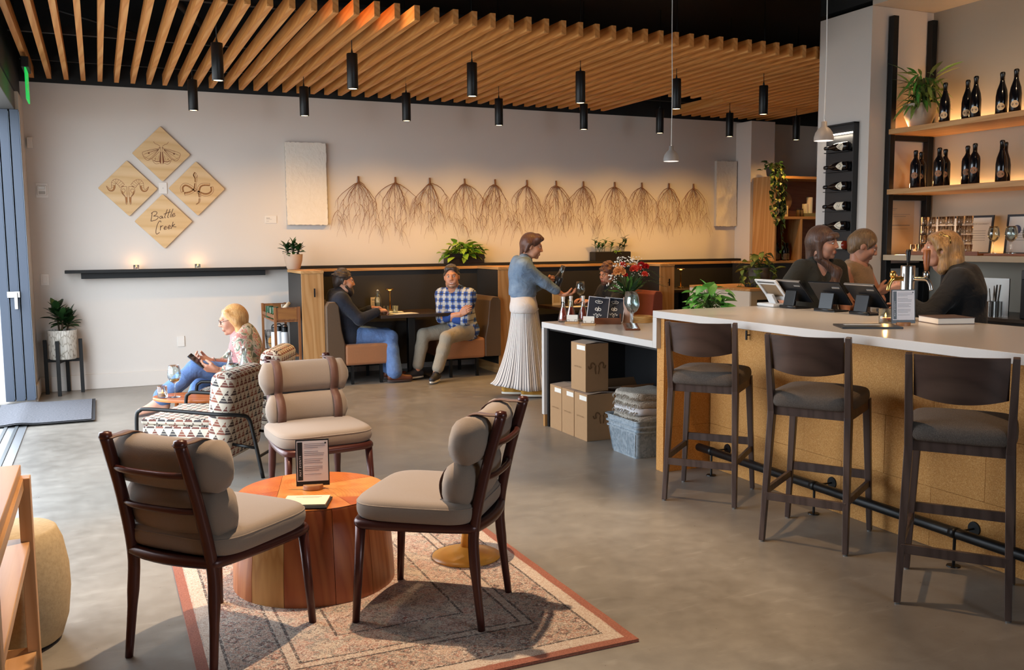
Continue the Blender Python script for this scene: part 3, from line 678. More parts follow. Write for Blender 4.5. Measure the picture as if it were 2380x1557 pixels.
# table top things in the first booth
def table_lamp(loc, label):
    t = thing('table_lamp', label, 'lamp', loc, 0, 'slim brass table lamps')
    part('base', B().lathe([(0, 0), (.042, 0), (.042, .018), (.04, .022), (.03, .026), (0, .026)], 24), BRASS, t, auto=40)
    part('stem', B().lathe([(.008, .026), (.0075, .19), (.011, .23), (.02, .25)], 16), BRASS, t, smooth=True)
    part('shade', B().lathe([(0, .252), (.048, .248), (.05, .252), (.047, .258), (0, .262)], 28), BRASS, t, auto=40)
    part('diffuser', B().lathe([(0, .2475), (.036, .2475)], 20, cap=False), emit('lamp_led', '#ffd08a', 30), t)
    l = bpy.data.lights.new('lamp_glow', 'POINT'); l.energy = 3.0; l.color = WARM; l.shadow_soft_size = .02
    o = bpy.data.objects.new('lamp_glow', l); link(o, t); o.location = (0, 0, .235)
    return t
table_lamp((3.02, 10.12, .743), 'slim brass lamp on the table between the men')
GW = glass('water_glass', '#eef6f6')
def swing_bottle(loc, label, h=.27):
    t = thing('swing_bottle', label, 'bottle', loc, 0, 'clear swing top water bottles')
    part('bottle', B().lathe([(.034, 0), (.038, .006), (.038, h * .58), (.03, h * .68), (.015, h * .80), (.014, h * .93), (.017, h * .95), (.017, h * .97), (.013, h * .97), (.011, h * .8), (.034, h * .57), (.035, .008), (0, .006)], 24), GLASS, t, smooth=True)
    part('water', B().lathe([(0, .009), (.033, .009), (.033, h * .42), (0, h * .42)], 20), glass('water', '#d3e0e4') if 'water' not in MATS else MATS['water'], t, auto=40)
    part('stopper', B().lathe([(0, h * .97), (.011, h * .97), (.012, h), (0, h * 1.03)], 12), M('ceramic_white', '#e8e5de', .3), t, smooth=True)
    part('wire_clip', B().tube(smooth_path([(.017, 0, h * .9), (.024, 0, h * .86), (.02, .005, h * .98), (0, .012, h * 1.0), (-.02, .005, h * .98), (-.024, 0, h * .86), (-.017, 0, h * .9)], 4), .0012, 4), STEEL, t)
    return t
swing_bottle((2.98, 9.92, .743), 'clear swing top water bottle beside the brass lamp', .2) if False else swing_bottle((2.86, 10.06, .743), 'clear swing top water bottle beside the brass lamp', .25)
def tumbler(loc, label, r=.034, h=.085, group=None, name='tumbler', mat=None):
    t = part(name, B().lathe([(r * .85, 0), (r * .88, .003), (r, h), (r * .94, h), (r * .82, .012), (0, .01)], 20), mat or GW, smooth=True); t.location = loc
    return tag(t, label, 'glass', group)
tumbler((2.89, 9.82, .743), 'left water tumbler on the table between the men', group='water tumblers')
tumbler((2.985, 9.80, .743), 'right water tumbler on the table between the men', group='water tumblers')
PAPER = M('paper', '#e9e4da', .7); PAPERW = M('paper_warm', '#d9c8a8', .7)
tag(part('paper_sheet', B().box((0, 0, .001), (.28, .2, .002)), PAPER, loc=(3.06, 9.74, .743), rot=(0, 0, .15)), 'white paper menu lying on the table between the men', 'menu')
tag(part('napkin', B().box((0, 0, .004), (.16, .12, .008)), PAPER, loc=(3.03, 9.94, .743), rot=(0, 0, -.1), bev=.002), 'folded white napkin beside the brass lamp', 'napkin')
t = thing('menu_card', 'upright printed card behind the water tumblers', 'card', (2.86, 10.16, .743)); part('card', B().b2((-.055, -.003, 0), (.055, .003, .165)), PAPERW, t); part('print', B().b2((-.042, -.0036, .10), (.042, -.0032, .104)).b2((-.042, -.0036, .085), (.03, -.0032, .088)).b2((-.042, -.0036, .07), (.04, -.0032, .073)).b2((-.042, -.0036, .13), (.0, -.0032, .14)), M('print_grey'), t)
# second booth table
for i, (x, y) in enumerate(((5.15, 9.74), (5.62, 9.78))): tumbler((x, y, .743), ['tumbler at the left of the second booth table', 'tumbler near the seated guest at the second booth table'][i], group='water tumblers')
t = thing('menu_card', 'upright printed card on the second booth table', 'card', (5.12, 10.05, .743)); part('card', B().b2((-.06, -.003, 0), (.06, .003, .17)), PAPERW, t); part('print', B().b2((-.045, -.0036, .03), (.045, -.0032, .14)), M('print_tan', '#b99d70', .7), t)
tag(part('paper_sheet', B().box((0, 0, .001), (.26, .18, .002)), PAPER, loc=(5.2, 9.72, .743), rot=(0, 0, .1)), 'white paper menu on the second booth table', 'menu')
table_lamp((6.98, 10.1, .90), 'slim brass lamp glowing behind the leafy plant at the bar corner')
t = thing('booth_table', 'small dark table with a brass lamp right of the third partition', 'table', (7.0, 10.08, 0)); part('table_top', B().b2((-.3, -.25, .862), (.3, .25, .898)), DKW, t, bev=.003); part('pedestal', B().b2((-.04, -.04, 0), (.04, .04, .861)), BMET, t)

# ---------------------------------------------------------------- bar cart in front of the first partition
t = thing('bar_cart', 'small brown wooden trolley of mugs and flasks beside the first partition', 'cart', (1.66, 9.74, 0))
CARTW = wood('cart_wood', '#8a552c', '#74441f', '#9a6537', axis=2, rough=.5)
W2, L2 = .25, .80
for x in (0, W2):
    for y in (0, L2): part('leg', B().b2((x - .013, y - .013, .05), (x + .013, y + .013, .86)), CARTW, t, bev=.002); part('caster', B().lathe([(.0, 0), (.02, .004), (.024, .024), (.02, .045), (0, .049)], 12, c=(x, y, 0)), BMET, t, smooth=True)
for x in (0, W2): part('end_board' if False else 'side_rail', B().b2((x - .006, .013, .74), (x + .006, L2 - .013, .775)), CARTW, t)
for y in (0, L2): part('end_board', B().b2((.013, y - .008, .72), (W2 - .013, y + .008, .855)), CARTW, t, bev=.002); part('end_inset', B().b2((.03, y - .01, .735), (W2 - .03, y + .01, .84)), wood('cart_inset', '#99652f', '#845223', axis=0), t)
for z in (.70, .33): part('shelf', B().b2((0, 0, z), (W2, L2, z + .018)), CARTW, t, bev=.002)
for i, y in enumerate((.32, .52)):
    k = thing('mug', ['green cup with a white diamond on the trolley, nearer one', 'green cup with a white diamond on the trolley, farther one'][i], 'cup', (1.66 + (.05 if i == 0 else .03), 9.74 + y, .719), 0, 'green cups on the trolley')
    part('cup', B().lathe([(.04, 0), (.042, .004), (.042, .125), (.038, .125), (.037, .01), (0, .008)], 24), M('green_glaze', '#1f4a2b', .25), k, auto=40)
    part('diamond_mark', B().add([(.0428 * math.sin(a), -.0428 * math.cos(a), z) for a, z in ((-.75, .06), (0, .115), (.75, .06), (0, .01))] + [(0, -.0432, .06)], [(0, 4, 1), (1, 4, 2), (2, 4, 3), (3, 4, 0)]), M('mark_white', '#d9dcd2', .4), k)
t2 = thing('card_stand', 'small upright white card on the trolley', 'card', (1.79, 9.98, .719)); part('card', B().box((0, 0, .08), (.05, .004, .16), (0, 0, .6)), PAPER, t2)
t2 = thing('canvas_bag', 'rolled cream canvas bag on the trolley', 'bag', (1.79, 9.86, .72)); CANV = fabric('cream_canvas', '#d9cdb6', '#c4b79e', 200)
b = B(); b.tube(smooth_path([(-.11, -.06, .03), (-.05, .0, .075), (.03, .03, .09), (.09, .02, .07)], 5), [.03, .035, .04, .045, .045, .045, .045, .045, .045, .045, .042, .04, .038, .035, .03, .02], 12); part('bag_roll', b, CANV, t2, smooth=True)
part('handle_roll', B().tube([(-.02, -.03, .12), (.05, .04, .17)], .02, 10), CANV, t2, smooth=True)
for i, (x, y, h) in enumerate(((.13, .20, .22), (.09, .33, .22), (.07, .48, .20))):
    k = thing('flask', ['white flask with black lid on the lower trolley shelf, nearest', 'white flask with black lid on the lower trolley shelf, middle', 'white flask with black lid on the lower trolley shelf, farthest'][i], 'flask', (1.66 + x, 9.74 + y, .349), 0, 'white flasks on the trolley')
    part('body', B().lathe([(.036, 0), (.038, .004), (.038, h), (.03, h + .015), (0, h + .016)], 20), M('flask_white', '#dfe0e2', .35), k, auto=50); part('lid', B().lathe([(.033, h + .012), (.034, h + .06), (.03, h + .065), (0, h + .066)], 20), BMET, k, auto=50)
    part('loop', B().tube(smooth_path([(-.03, 0, h + .05), (-.02, 0, h + .085), (.02, 0, h + .085), (.03, 0, h + .05)], 4), .006, 6), BMET, k, smooth=True)
k = thing('wire_basket', 'black wire basket on the lower trolley shelf', 'basket', (1.745, 10.42, .349)); b = B()
for z, e in ((0, .8), (.07, .87), (.14, .94), (.21, 1)):
    b.tube([(sx * .08 * e, sy * .07 * e, z) for sx, sy in ((-1, -1), (1, -1), (1, 1), (-1, 1))], .0025, 4, closed=True)
for j in range(6):
    for sy in (-1, 1): x = -.08 + j * .032; b.tube([(x * .8, sy * .07 * .8, 0), (x, sy * .07, .21)], .0015, 4); b.tube([(sy * .08 * .8, x * .07, 0), (sy * .08, x * .87, .21)], .0015, 4)
part('wire_frame', b, BMET, k)
part('corks', B().ball((0, 0, .08), (.055, .05, .075), 14, 10), CORK, k, smooth=True)['kind'] = 'stuff'
# ---------------------------------------------------------------- bar
bar = thing('bar_counter', 'long cork fronted bar with a pale quartz top', 'bar', (0, 0, 0))
BX0, BX1, BZ, TH, YE, LZ, YL = 3.30, 4.32, 1.067, .046, 5.09, .867, 6.75
part('quartz_top', B().b2((BX0, -1.5, BZ - TH), (BX1, YE, BZ)), QUARTZ, bar, bev=.003)
part('quartz_drop', B().b2((BX0, YE - TH, LZ - TH), (BX1, YE, BZ - TH)), QUARTZ, bar, bev=.002)
part('quartz_lower', B().b2((BX0, YE, LZ - TH), (BX1, YL, LZ)), QUARTZ, bar, bev=.003)
part('quartz_leg', B().b2((BX0, YL - .04, .1), (BX1, YL, LZ - TH)), QUARTZ, bar, bev=.002)
part('leg_base', B().b2((BX0 + .01, YL - .035, 0), (BX1, YL - .005, .1)), OAK, bar)
part('back_panel', B().b2((4.06, YE - .03, .0), (4.10, YL - .04, LZ - TH)), M('under_black', '#141416', .45), bar)
part('side_panel', B().b2((BX0 + .03, YL - .065, .0), (4.10, YL - .04, LZ - TH)), M('under_black'), bar)
part('top_panel', B().b2((BX0 + .04, YE, LZ - TH - .02), (4.10, YL - .06, LZ - TH)), M('under_black'), bar)
part('core', B().b2((3.72, -1.5, 0), (3.80, YE - .04, BZ - TH)), M('core_brown', '#5d452a', .8), bar)
part('core_back', B().b2((4.26, -1.5, 0), (4.30, YE - .05, BZ - TH)), M('under_black'), bar)
# cork tiles: recessed front, end pier
def corkbox(lo, hi): part('cork_tile', B().b2(lo, hi), CORK, bar, bev=.0012, seg=1)
r = random.Random(3); rows = [0, .30, .61, BZ - TH - .004]
for j in range(3):
    y = YE - .095; off = .3 if j % 2 else .6; first = True
    while y > .6:
        y1 = y - (off if first else .6); first = False
        corkbox((3.700 - r.uniform(0, .0015), max(y1, .6) + .0004, rows[j] + .0004), (3.72, y - .0004, rows[j + 1] - .0004)); y = y1
    corkbox((3.335, YE - .042 - .05, rows[j] + .0004), (3.70, YE - .046, rows[j + 1] - (.0 if j < 2 else .0) - .0004)) if False else None
zs = [0, .30, .61, BZ - TH - .004]
for j in range(3):   # pier at the bar end: front face and the side that faces the stools
    corkbox((3.332, YE - .088, zs[j] + .0004), (3.345, YE - .046 - .002, zs[j + 1] - .0004))
    corkbox((3.345, YE - .090, zs[j] + .0004), (3.71, YE - .075, zs[j + 1] - .0004))
part('pier_core', B().b2((3.345, YE - .075, 0), (3.72, YE - .048, BZ - TH - .004)), M('core_brown'), bar)
part('pier_skin', B().b2((3.334, YE - .046, 0), (4.06, YE - .003, LZ - TH - .001)), CORK, bar, bev=.002)
def hook(x, y, z): part('bag_hook', B().b2((x - .03, y - .006, z - .03), (x - .022, y + .006, z + .03)).tube([(x - .026, y, z), (x, y, z)], .004, 8), BMET, bar)
for y in (4.60, 3.15): hook(3.70, y, .93)
hook(4.06, 5.80, .70)
# foot rail
fr = thing('foot_rail', 'black steel foot rail along the cork bar front', 'foot rail', (0, 0, 0))
part('rail', B().tube([(3.57, 4.95, .16), (3.57, 4.94, .16), (3.57, -1.2, .16)], [.02, .026, .026], 16), BMET, fr, smooth=True)
for y in (4.80, 3.86, 2.94, 2.0):
    part('floor_post', B().tube([(3.57, y, .004), (3.57, y, .14)], .007, 8).lathe([(0, 0), (.032, 0), (.03, .005), (0, .006)], 20, c=(3.57, y, 0)), BMET, fr)
    part('wall_bracket', B().tube([(3.59, y, .162), (3.693, y, .162)], .005, 8), BMET, fr)
    part('wall_flange', B().lathe([(0, 0), (.034, 0), (.032, .006), (0, .007)], 20), BMET, fr, loc=(3.699, y, .162), rot=(0, R3(-90), 0))
    part('collar', B().tube([(3.57, y - .02, .16), (3.57, y + .02, .16)], .0275, 16), BMET, fr, smooth=True)
# ---------------------------------------------------------------- bar stools
STW = wood('stool_wood', '#554540', '#463732', '#604f48', axis=2, rough=.38, scale=1.2)
STW2 = wood('stool_back_wood', '#4d3a33', '#402f29', '#58453c', axis=0, rough=.32, scale=.8)
def _tweed():
    t = NT('stool_tweed', .95, base='#575049'); v = t.co(); w = t.n('TexWave', {'bands_direction': 'DIAGONAL'}, Vector=v, Scale=150.0, Distortion=8.0, Detail=2.0); n = t.noise(v, 420, 2)
    f = t.math('ADD', t.math('MULTIPLY', w, .3), t.math('MULTIPLY', n, .7)); t.inp('Base Color', t.ramp(f, [(.25, '#453e39'), (.55, '#645b54'), (.8, '#8a8077')])); t.bump(f, .5, .004); return reg(t)
TWEED = _tweed()
def stool(label, loc, rz):
    s = thing('bar_stool', label, 'bar stool', loc, rz, 'dark wooden bar stools at the cork bar')
    # local: faces +Y, rear legs at -Y
    wr, wf, yr, yf, sh = .205, .215, -.215, .235, .715
    for sx in (-1, 1):
        part('rear_leg', B().bar((sx * wr, yr - .01, .006), (sx * (wr - .018), yr + .055, sh - .05), .026, .03, .034, .046).bar((sx * (wr - .018), yr + .055, sh - .05), (sx * (wr - .012), yr - .02, 1.06), .034, .046, .026, .03), STW, s, bev=.003)
        part('front_leg', B().bar((sx * wf, yf, .006), (sx * (wf - .03), yf - .015, sh - .01), .026, .026, .038, .04), STW, s, bev=.003)
        part('side_rail', B().bar((sx * (wr - .018), yr + .055, sh - .04), (sx * (wf - .03), yf - .015, sh - .04), .025, .055), STW, s, bev=.002)
        part('side_stretcher', B().bar((sx * (wr - .006), yr + .008, .255), (sx * (wf - .012), yf - .006, .255), .018, .035), STW, s, bev=.002)
        for (x, y) in ((sx * wr, yr - .01), (sx * wf, yf)): part('glide', B().lathe([(0, 0), (.010, 0), (.012, .007), (0, .007)], 10, c=(x, y, 0)), ALU, s)
    part('rear_rail', B().bar((-(wr - .018), yr + .055, sh - .04), (wr - .018, yr + .055, sh - .04), .024, .058), STW, s, bev=.002)
    part('front_rail', B().bar((-(wf - .03), yf - .015, sh - .04), (wf - .03, yf - .015, sh - .04), .024, .055), STW, s, bev=.002)
    part('rear_stretcher', B().bar((-(wr - .006), yr + .005, .235), (wr - .006, yr + .005, .235), .02, .04), STW, s, bev=.002)
    part('front_stretcher', B().bar((-(wf - .01), yf - .006, .30), (wf - .01, yf - .006, .30), .02, .045), STW, s, bev=.002)
    c = B(); cushion(c, .425, .445, .08, .30, 10, (0, .02, sh + .012), .6); part('seat_pad', c, TWEED, s, smooth=True, sub=1)
    # curved back panel between the rear posts, bowed backward
    def f(side):
        def g(u, v):
            x = (u - .5) * 2 * (wr - .032); z = .885 + v * .172; bow = -.050 * (1 - (2 * u - 1) ** 2); lean = -.095 * ((z - (sh - .05)) / .4)
            z2 = z - (.022 * (1 - (2 * u - 1) ** 2) if v < .5 else .0)
            return (x, yr + .055 + lean + bow + .016 + side, z2)
        return g
    b = B(); n1, n2 = 15, 4
    A = [f(-.009)(i / 14, j / 3) for j in range(4) for i in range(15)]; C = [f(.009)(i / 14, j / 3) for j in range(4) for i in range(15)]
    q = lambda i, j: j * 15 + i
    fs = [(q(i, j), q(i + 1, j), q(i + 1, j + 1), q(i, j + 1)) for j in range(3) for i in range(14)]; o = 60
    fs += [(o + a, o + d, o + c_, o + b_) for a, b_, c_, d in fs]
    per = [q(i, 0) for i in range(15)] + [q(14, j) for j in range(1, 4)] + [q(i, 3) for i in range(13, -1, -1)] + [q(0, j) for j in range(2, 0, -1)]
    fs += [(per[k], per[(k + 1) % len(per)], o + per[(k + 1) % len(per)], o + per[k]) for k in range(len(per))]
    b.add(A + C, fs); part('back_panel', b, STW2, s, auto=40)
    return s
for i, (pa, pb, pc, pd) in enumerate((((1541, 1162), (1710, 1182), (1586, 1116), (1734, 1130)), ((1771, 1257), (1964, 1291), (1834, 1200), (2010, 1228)), ((2087, 1402), (2340, 1445), (2110, 1316), (2330, 1350)))):
    a, b_, c, d = PZ(*pa), PZ(*pb), PZ(*pc), PZ(*pd); rear = (a + b_) / 2; front = (c + d) / 2; v = (front - rear); w = (b_ - a); ang = math.atan2(w.y, w.x)
    ctr = rear + Vector((-math.sin(ang), math.cos(ang), 0)) * .225
    stool(['bar stool farthest from the camera, by the bar corner', 'middle bar stool of the three at the cork bar', 'nearest bar stool, cut by the right picture edge'][i], (ctr.x, ctr.y, 0), ang)
# ---------------------------------------------------------------- under the lower counter
CARD = fabric('cardboard', '#b08a62', '#a57f58', 30, .85, .03); CARDI = M('cardboard_print', '#7d5c3d', .85)
def wine_box(label, c, z, h, w=.203, d=.26, open_=False):
    t = thing('wine_box', label, 'box', (c[0], c[1], z), 0, 'tall cardboard wine boxes under the lower counter')
    part('carton', B().b2((0, -w / 2, 0), (d, w / 2, h)), CARD, t, bev=.002)
    FL = (([(0, -w / 2, h), (d, -w / 2, h), (d, -w / 2 - .06, h + .05), (0, -w / 2 - .06, h + .05)]), [(0, w / 2, h), (d, w / 2, h), (d, w / 2 + .05, h + .06), (0, w / 2 + .05, h + .06)]) if open_ else ([(.0, -w / 2, h + .001), (d * .5, -w / 2, h + .012), (d * .5, w / 2, h + .012), (0, w / 2, h + .001)], [(d * .515, -w / 2, h + .012), (d, -w / 2, h + .001), (d, w / 2, h + .001), (d * .515, w / 2, h + .012)])
    for q in FL: part('flap', B().add(q, [(0, 1, 2, 3)]), CARD, t)
    part('sticker', B().b2((-.002, -w / 2 + .006, h - .05), (-.0005, w * .08, h - .015)), PAPER, t)
    lettering('BATTLE CREEK', .016, CARDI, t, (-.002, 0, h * .5), (R3(90), 0, R3(-90)), 1.1)
    k = B()
    for m_ in (-1, 1):
        P = [(d / 2 + m_ * x * .9, -w / 2 - .0012, h * .5 + z) for x, z in ((.02, .02), (.035, .035), (.055, .035), (.062, .015), (.058, .0), (.075, -.005), (.085, .015))]
        k.strip(smooth_path(P, 3), .012, (0, -1, 0)); P = [(d / 2 + m_ * x * .9, -w / 2 - .0012, h * .5 + z) for x, z in ((.012, .018), (.02, -.01), (.012, -.05))]; k.strip(smooth_path(P, 3), .01, (0, -1, 0))
    part('skull_print', k, CARDI, t)
    return t
BH = .36
wine_box('wine box at the far end under the lower counter, against the white leg', (3.335, 6.565), 0, BH)
wine_box('middle one of the three wine boxes on the floor under the lower counter', (3.335, 6.355), 0, BH)
wine_box('wine box on the floor next to the galvanised tub', (3.335, 6.143), 0, BH)
wine_box('single wine box stacked on top of the others under the counter', (3.345, 6.20), BH + .014, .37, .235, .20)
wine_box('opened wine box with raised flaps behind the others under the counter', (3.64, 6.20), 0, BH, .2, .3, True)
wine_box('closed wine box behind the opened one under the counter', (3.62, 5.985), 0, BH - .01, .2, .3)
tb = thing('galvanised_tub', 'ribbed galvanised metal tub under the lower counter', 'tub', (3.345, 5.56, 0))
def _galv():
    t = NT('galvanised', .42, .35, base='#a3b0bb'); v = t.co(); vo = t.n('TexVoronoi', Vector=v, Scale=60.0); t.inp('Base Color', t.ramp(vo.outputs['Color'], [(.2, '#93a1ad'), (.8, '#b4c0c9')])); return reg(t)
b = B(); lo, hi, hh = (.20, .15), (.30, .21), .27
def rr(w, d, z, n=6):
    pts = []; r_ = .03
    for (sx, sy, a0) in ((1, 1, 0), (-1, 1, 90), (-1, -1, 180), (1, -1, 270)):
        for k in range(n): a = R3(a0 + 90 * k / (n - 1)); pts.append((.19 + sx * (w - r_) + r_ * math.cos(a), sy * (d - r_) + r_ * math.sin(a), z))
    return pts
rings = []
for z, e in ((0, 0), (.18, 0), (.185, .012), (.195, .012), (.2, 0), (.215, 0), (.22, .012), (.23, .012), (.235, 0), (.262, 0), (.268, .012), (.275, .012), (.27, -.006), (.02, -.01)):
    f = min(1, z / hh); rings.append(rr(.165 + .025 * f + e, .165 + .05 * f + e, z))
n = len(rings[0]); b.add([p for q in rings for p in q], [(i * n + k, i * n + (k + 1) % n, (i + 1) * n + (k + 1) % n, (i + 1) * n + k) for i in range(len(rings) - 1) for k in range(n)] + [tuple(range(n)), tuple((len(rings) - 1) * n + k for k in range(n))])
part('tub_wall', b, _galv(), tb, auto=50)
b = B()
for k in range(17): y = -.15 + k * .0188; b.bar((.0255, y, .012), (.0095, y * 1.2, .175), .006, .003)
part('ribs', b, MATS['galvanised'], tb)
def _knit():
    t = NT('knit_wool', .95, base='#c9bfb0'); v = t.co((1, 1, 1)); w = t.n('TexWave', {'bands_direction': 'Y', 'wave_profile': 'SAW'}, Vector=v, Scale=26.0, Distortion=3.0, Detail=1.0, Detail_Scale=8.0)
    n = t.noise(v, 120, 3); f = t.math('ADD', t.math('MULTIPLY', w, .6), t.math('MULTIPLY', n, .4)); t.inp('Base Color', t.ramp(f, [(.2, '#8f867a'), (.5, '#bdb3a5'), (.8, '#ddd5c9')])); t.bump(f, .9, .012); return reg(t)
KN = _knit(); KN2 = fabric('knit_light', '#d2cfd0', '#aba6a6', 150, .95, .5)
for i in range(4):
    t = thing('blanket', ['bottom', 'third', 'second', 'top'][i] + ' folded knitted blanket in the galvanised tub', 'blanket', (3.545, 5.56, .245 + .052 * i), 0, 'folded knitted blankets'); rr_ = random.Random(i)
    b = B(); cushion(b, .34, .37 - .01 * i, .055, .28, 10, (0, 0, .026), .15); ph = rr_.uniform(0, 6)
    b.v = [(x + .006 * math.sin(y * 30 + ph), y, z + .006 * math.sin(x * 26 + y * 17 + ph)) for x, y, z in b.v]
    part('fold', b, KN2 if i == 1 else KN, t, smooth=True)
    b = B()
    for k in range(14): y = -.15 + k * .022; b.tube([(-.165, y, .03), (-.185 + rr_.uniform(-.01, .01), y + rr_.uniform(-.01, .01), .015), (-.19, y, -.005)], [.005, .004, .002], 4)
    part('fringe', b, KN, t)
# ---------------------------------------------------------------- rug
def _rug():
    t = NT('rug_pile', .95, base='#a08070'); v = t.co(); x, y, z = t.sep(v)
    # object centre at the rug middle: half sizes .78 x 1.065
    dx = t.math('SUBTRACT', .78, t.math('ABSOLUTE', x)); dy = t.math('SUBTRACT', 1.065, t.math('ABSOLUTE', y)); d = t.math('MINIMUM', dx, dy)
    fine = t.noise(v, 170, 4, .75, .6); mid = t.noise(v, 42, 4, .65, 1.8); wear = t.noise(v, 3.0, 4, .6); jit = t.math('MULTIPLY', t.math('SUBTRACT', fine, .5), .012); d2 = t.math('ADD', d, jit)
    def band(a, b): return t.math('MULTIPLY', t.math('GREATER_THAN', d2, a), t.math('LESS_THAN', d2, b))
    def motif(scale, cols, dist='MANHATTAN'):
        vo = t.n('TexVoronoi', {'feature': 'F1', 'distance': dist}, Vector=v, Scale=scale, Randomness=.55); f = t.math('ADD', t.math('MULTIPLY', vo.outputs['Distance'], .75), t.math('MULTIPLY', t.math('SUBTRACT', mid, .5), .9)); f = t.math('ADD', f, t.math('MULTIPLY', t.math('SUBTRACT', fine, .5), .55)); return t.ramp(f, cols)
    field = motif(7.0, [(.04, '#9c5240'), (.13, '#dccab8'), (.21, '#6a5f5e'), (.27, '#c08067'), (.36, '#e2d4c4'), (.47, '#b8745c'), (.56, '#e0d0be'), (.64, '#5f5858'), (.72, '#d9c3ae')])
    border = motif(11.0, [(.06, '#e2d2c0'), (.16, '#b0664e'), (.24, '#44434a'), (.31, '#7a6a62'), (.40, '#dcc6b0'), (.52, '#a45c46'), (.60, '#e0cdba'), (.68, '#4a484c'), (.78, '#d0b09a')])
    cream = t.ramp(t.math('ADD', t.math('MULTIPLY', fine, .7), t.math('MULTIPLY', mid, .3)), [(.36, '#93604c'), (.46, '#cdb09b'), (.58, '#e0d1c1'), (.7, '#b98a74')]); line = t.ramp(fine, [(.40, '#2c2a2e'), (.55, '#5a4a45'), (.68, '#bda28e')])
    c = t.mix(band(.115, .30), field, border); c = t.mix(band(.045, .105), c, cream); c = t.mix(band(.30, .345), c, cream)
    for a in (.105, .30, .345, .52): c = t.mix(band(a - .005, a + .006), c, line)
    dk = t.math('MULTIPLY', t.math('GREATER_THAN', t.noise(v, 58, 5, .7, 2.2), .575), t.math('GREATER_THAN', d2, .11)); c = t.mix(t.math('MULTIPLY', dk, .8), c, '#34333a')
    rs = t.math('MULTIPLY', t.math('GREATER_THAN', t.noise(t.co(loc=(3, 1, 0)), 46, 5, .7, 2.0), .585), t.math('GREATER_THAN', d2, .11)); c = t.mix(t.math('MULTIPLY', rs, .75), c, '#9c4f3a')
    cr = t.math('MULTIPLY', t.math('GREATER_THAN', t.noise(t.co(loc=(7, 4, 0)), 50, 5, .7, 2.0), .56), t.math('GREATER_THAN', d2, .05)); c = t.mix(t.math('MULTIPLY', cr, .8), c, '#e6dacb')
    edge = t.ramp(fine, [(.3, '#7d3d2c'), (.55, '#a9604a'), (.75, '#c48a74')]); c = t.mix(t.math('LESS_THAN', d, .04), c, edge)
    c = t.mix(t.math('MULTIPLY', wear, .16), c, '#c9b29e'); t.inp('Base Color', c); t.bump(t.math('ADD', fine, t.noise(v, 420, 2)), .7, .008); return reg(t)
rg = part('area_rug', B().grid(40, 54, lambda u, v: ((u - .5) * 1.56, (v - .5) * 2.13, .012 + .0012 * math.sin(u * 31) * math.sin(v * 43))).b2((-.78, -1.065, 0), (.78, 1.065, .0105)), _rug(), loc=(1.03, 3.935, 0.0))
tag(rg, 'faded rust and cream patterned rug under the log table', 'rug')
# ---------------------------------------------------------------- log table
lt = thing('log_table', 'round reddish log table on the patterned rug', 'table', (.83, 4.05, .012)); r = random.Random(5)
LOGW = [wood('log_stave_%d' % i, a, b_, c, axis=2, scale=.8, rough=.35, ring=16) for i, (a, b_, c) in enumerate((('#b0673a', '#9d552b', '#bb7445'), ('#a4562e', '#934822', '#b06638'), ('#cf9a5c', '#b27a40', '#dcae72')))]
def _endgrain(i, c1, c2, cx, cy):
    t = NT('end_grain_%d' % i, .28, base=c1); v = t.co((1, 1, 0), loc=(-cx, -cy, 0)); w = t.n('TexWave', {'wave_type': 'RINGS', 'rings_direction': 'Z'}, Vector=v, Scale=22.0, Distortion=3.0, Detail=2.0)
    n = t.noise(v, 12, 3); t.inp('Base Color', t.mix(t.math('MULTIPLY', w, .22), t.ramp(n, [(.3, c1), (.7, c2)]), '#7c3515')); t.b.inputs['Coat Weight'].default_value = .3; return reg(t)
EG = [_endgrain(i, *a) for i, a in enumerate((('#b9561f', '#cf7431', -.12, .1), ('#c66a2c', '#da8a47', .15, .12), ('#a9481a', '#c2612a', .1, -.15), ('#c9742f', '#e0994f', -.2, -.1)))]
ka = math.atan2(-.548, -.837); N = 14; hz = .405; rt, rb = .327, .358; aa = 0
cuts = [0]; 
while cuts[-1] < 2 * math.pi - .25: cuts.append(cuts[-1] + r.uniform(.32, .62))
cuts[-1] = 2 * math.pi
for i in range(len(cuts) - 1):
    a0, a1 = cuts[i] + .003, cuts[i + 1] - .003; b = B(); m = 6; vs = []
    for (rad, z) in ((rb, 0), (rb * .99, .1), (rt * 1.01, hz - .012), (rt, hz - .002), (rt - .05, hz - .002), (rb - .05, 0)):
        for k in range(m): a = a0 + (a1 - a0) * k / (m - 1); vs.append((rad * math.cos(a), rad * math.sin(a), z))
    fs = [(q * m + k, q * m + k + 1, ((q + 1) % 6) * m + k + 1, ((q + 1) % 6) * m + k) for q in range(6) for k in range(m - 1)] + [tuple(q * m for q in range(6)), tuple(q * m + m - 1 for q in range(5, -1, -1))]
    b.add(vs, fs); part('stave', b, LOGW[2] if cuts[i] < ka % (2 * math.pi) < cuts[i + 1] else LOGW[r.randrange(2)], lt, auto=40)
# knot on the pale stave facing the camera
ka = math.atan2(-.548, -.837); part('knot', B().lathe([(0, .004), (.016, .003), (.022, 0)], 14, sx=.62), M('knot_dark', '#3a1f10', .5), lt, loc=(.346 * math.cos(ka), .346 * math.sin(ka), .225), rot=(0, R3(88), ka))
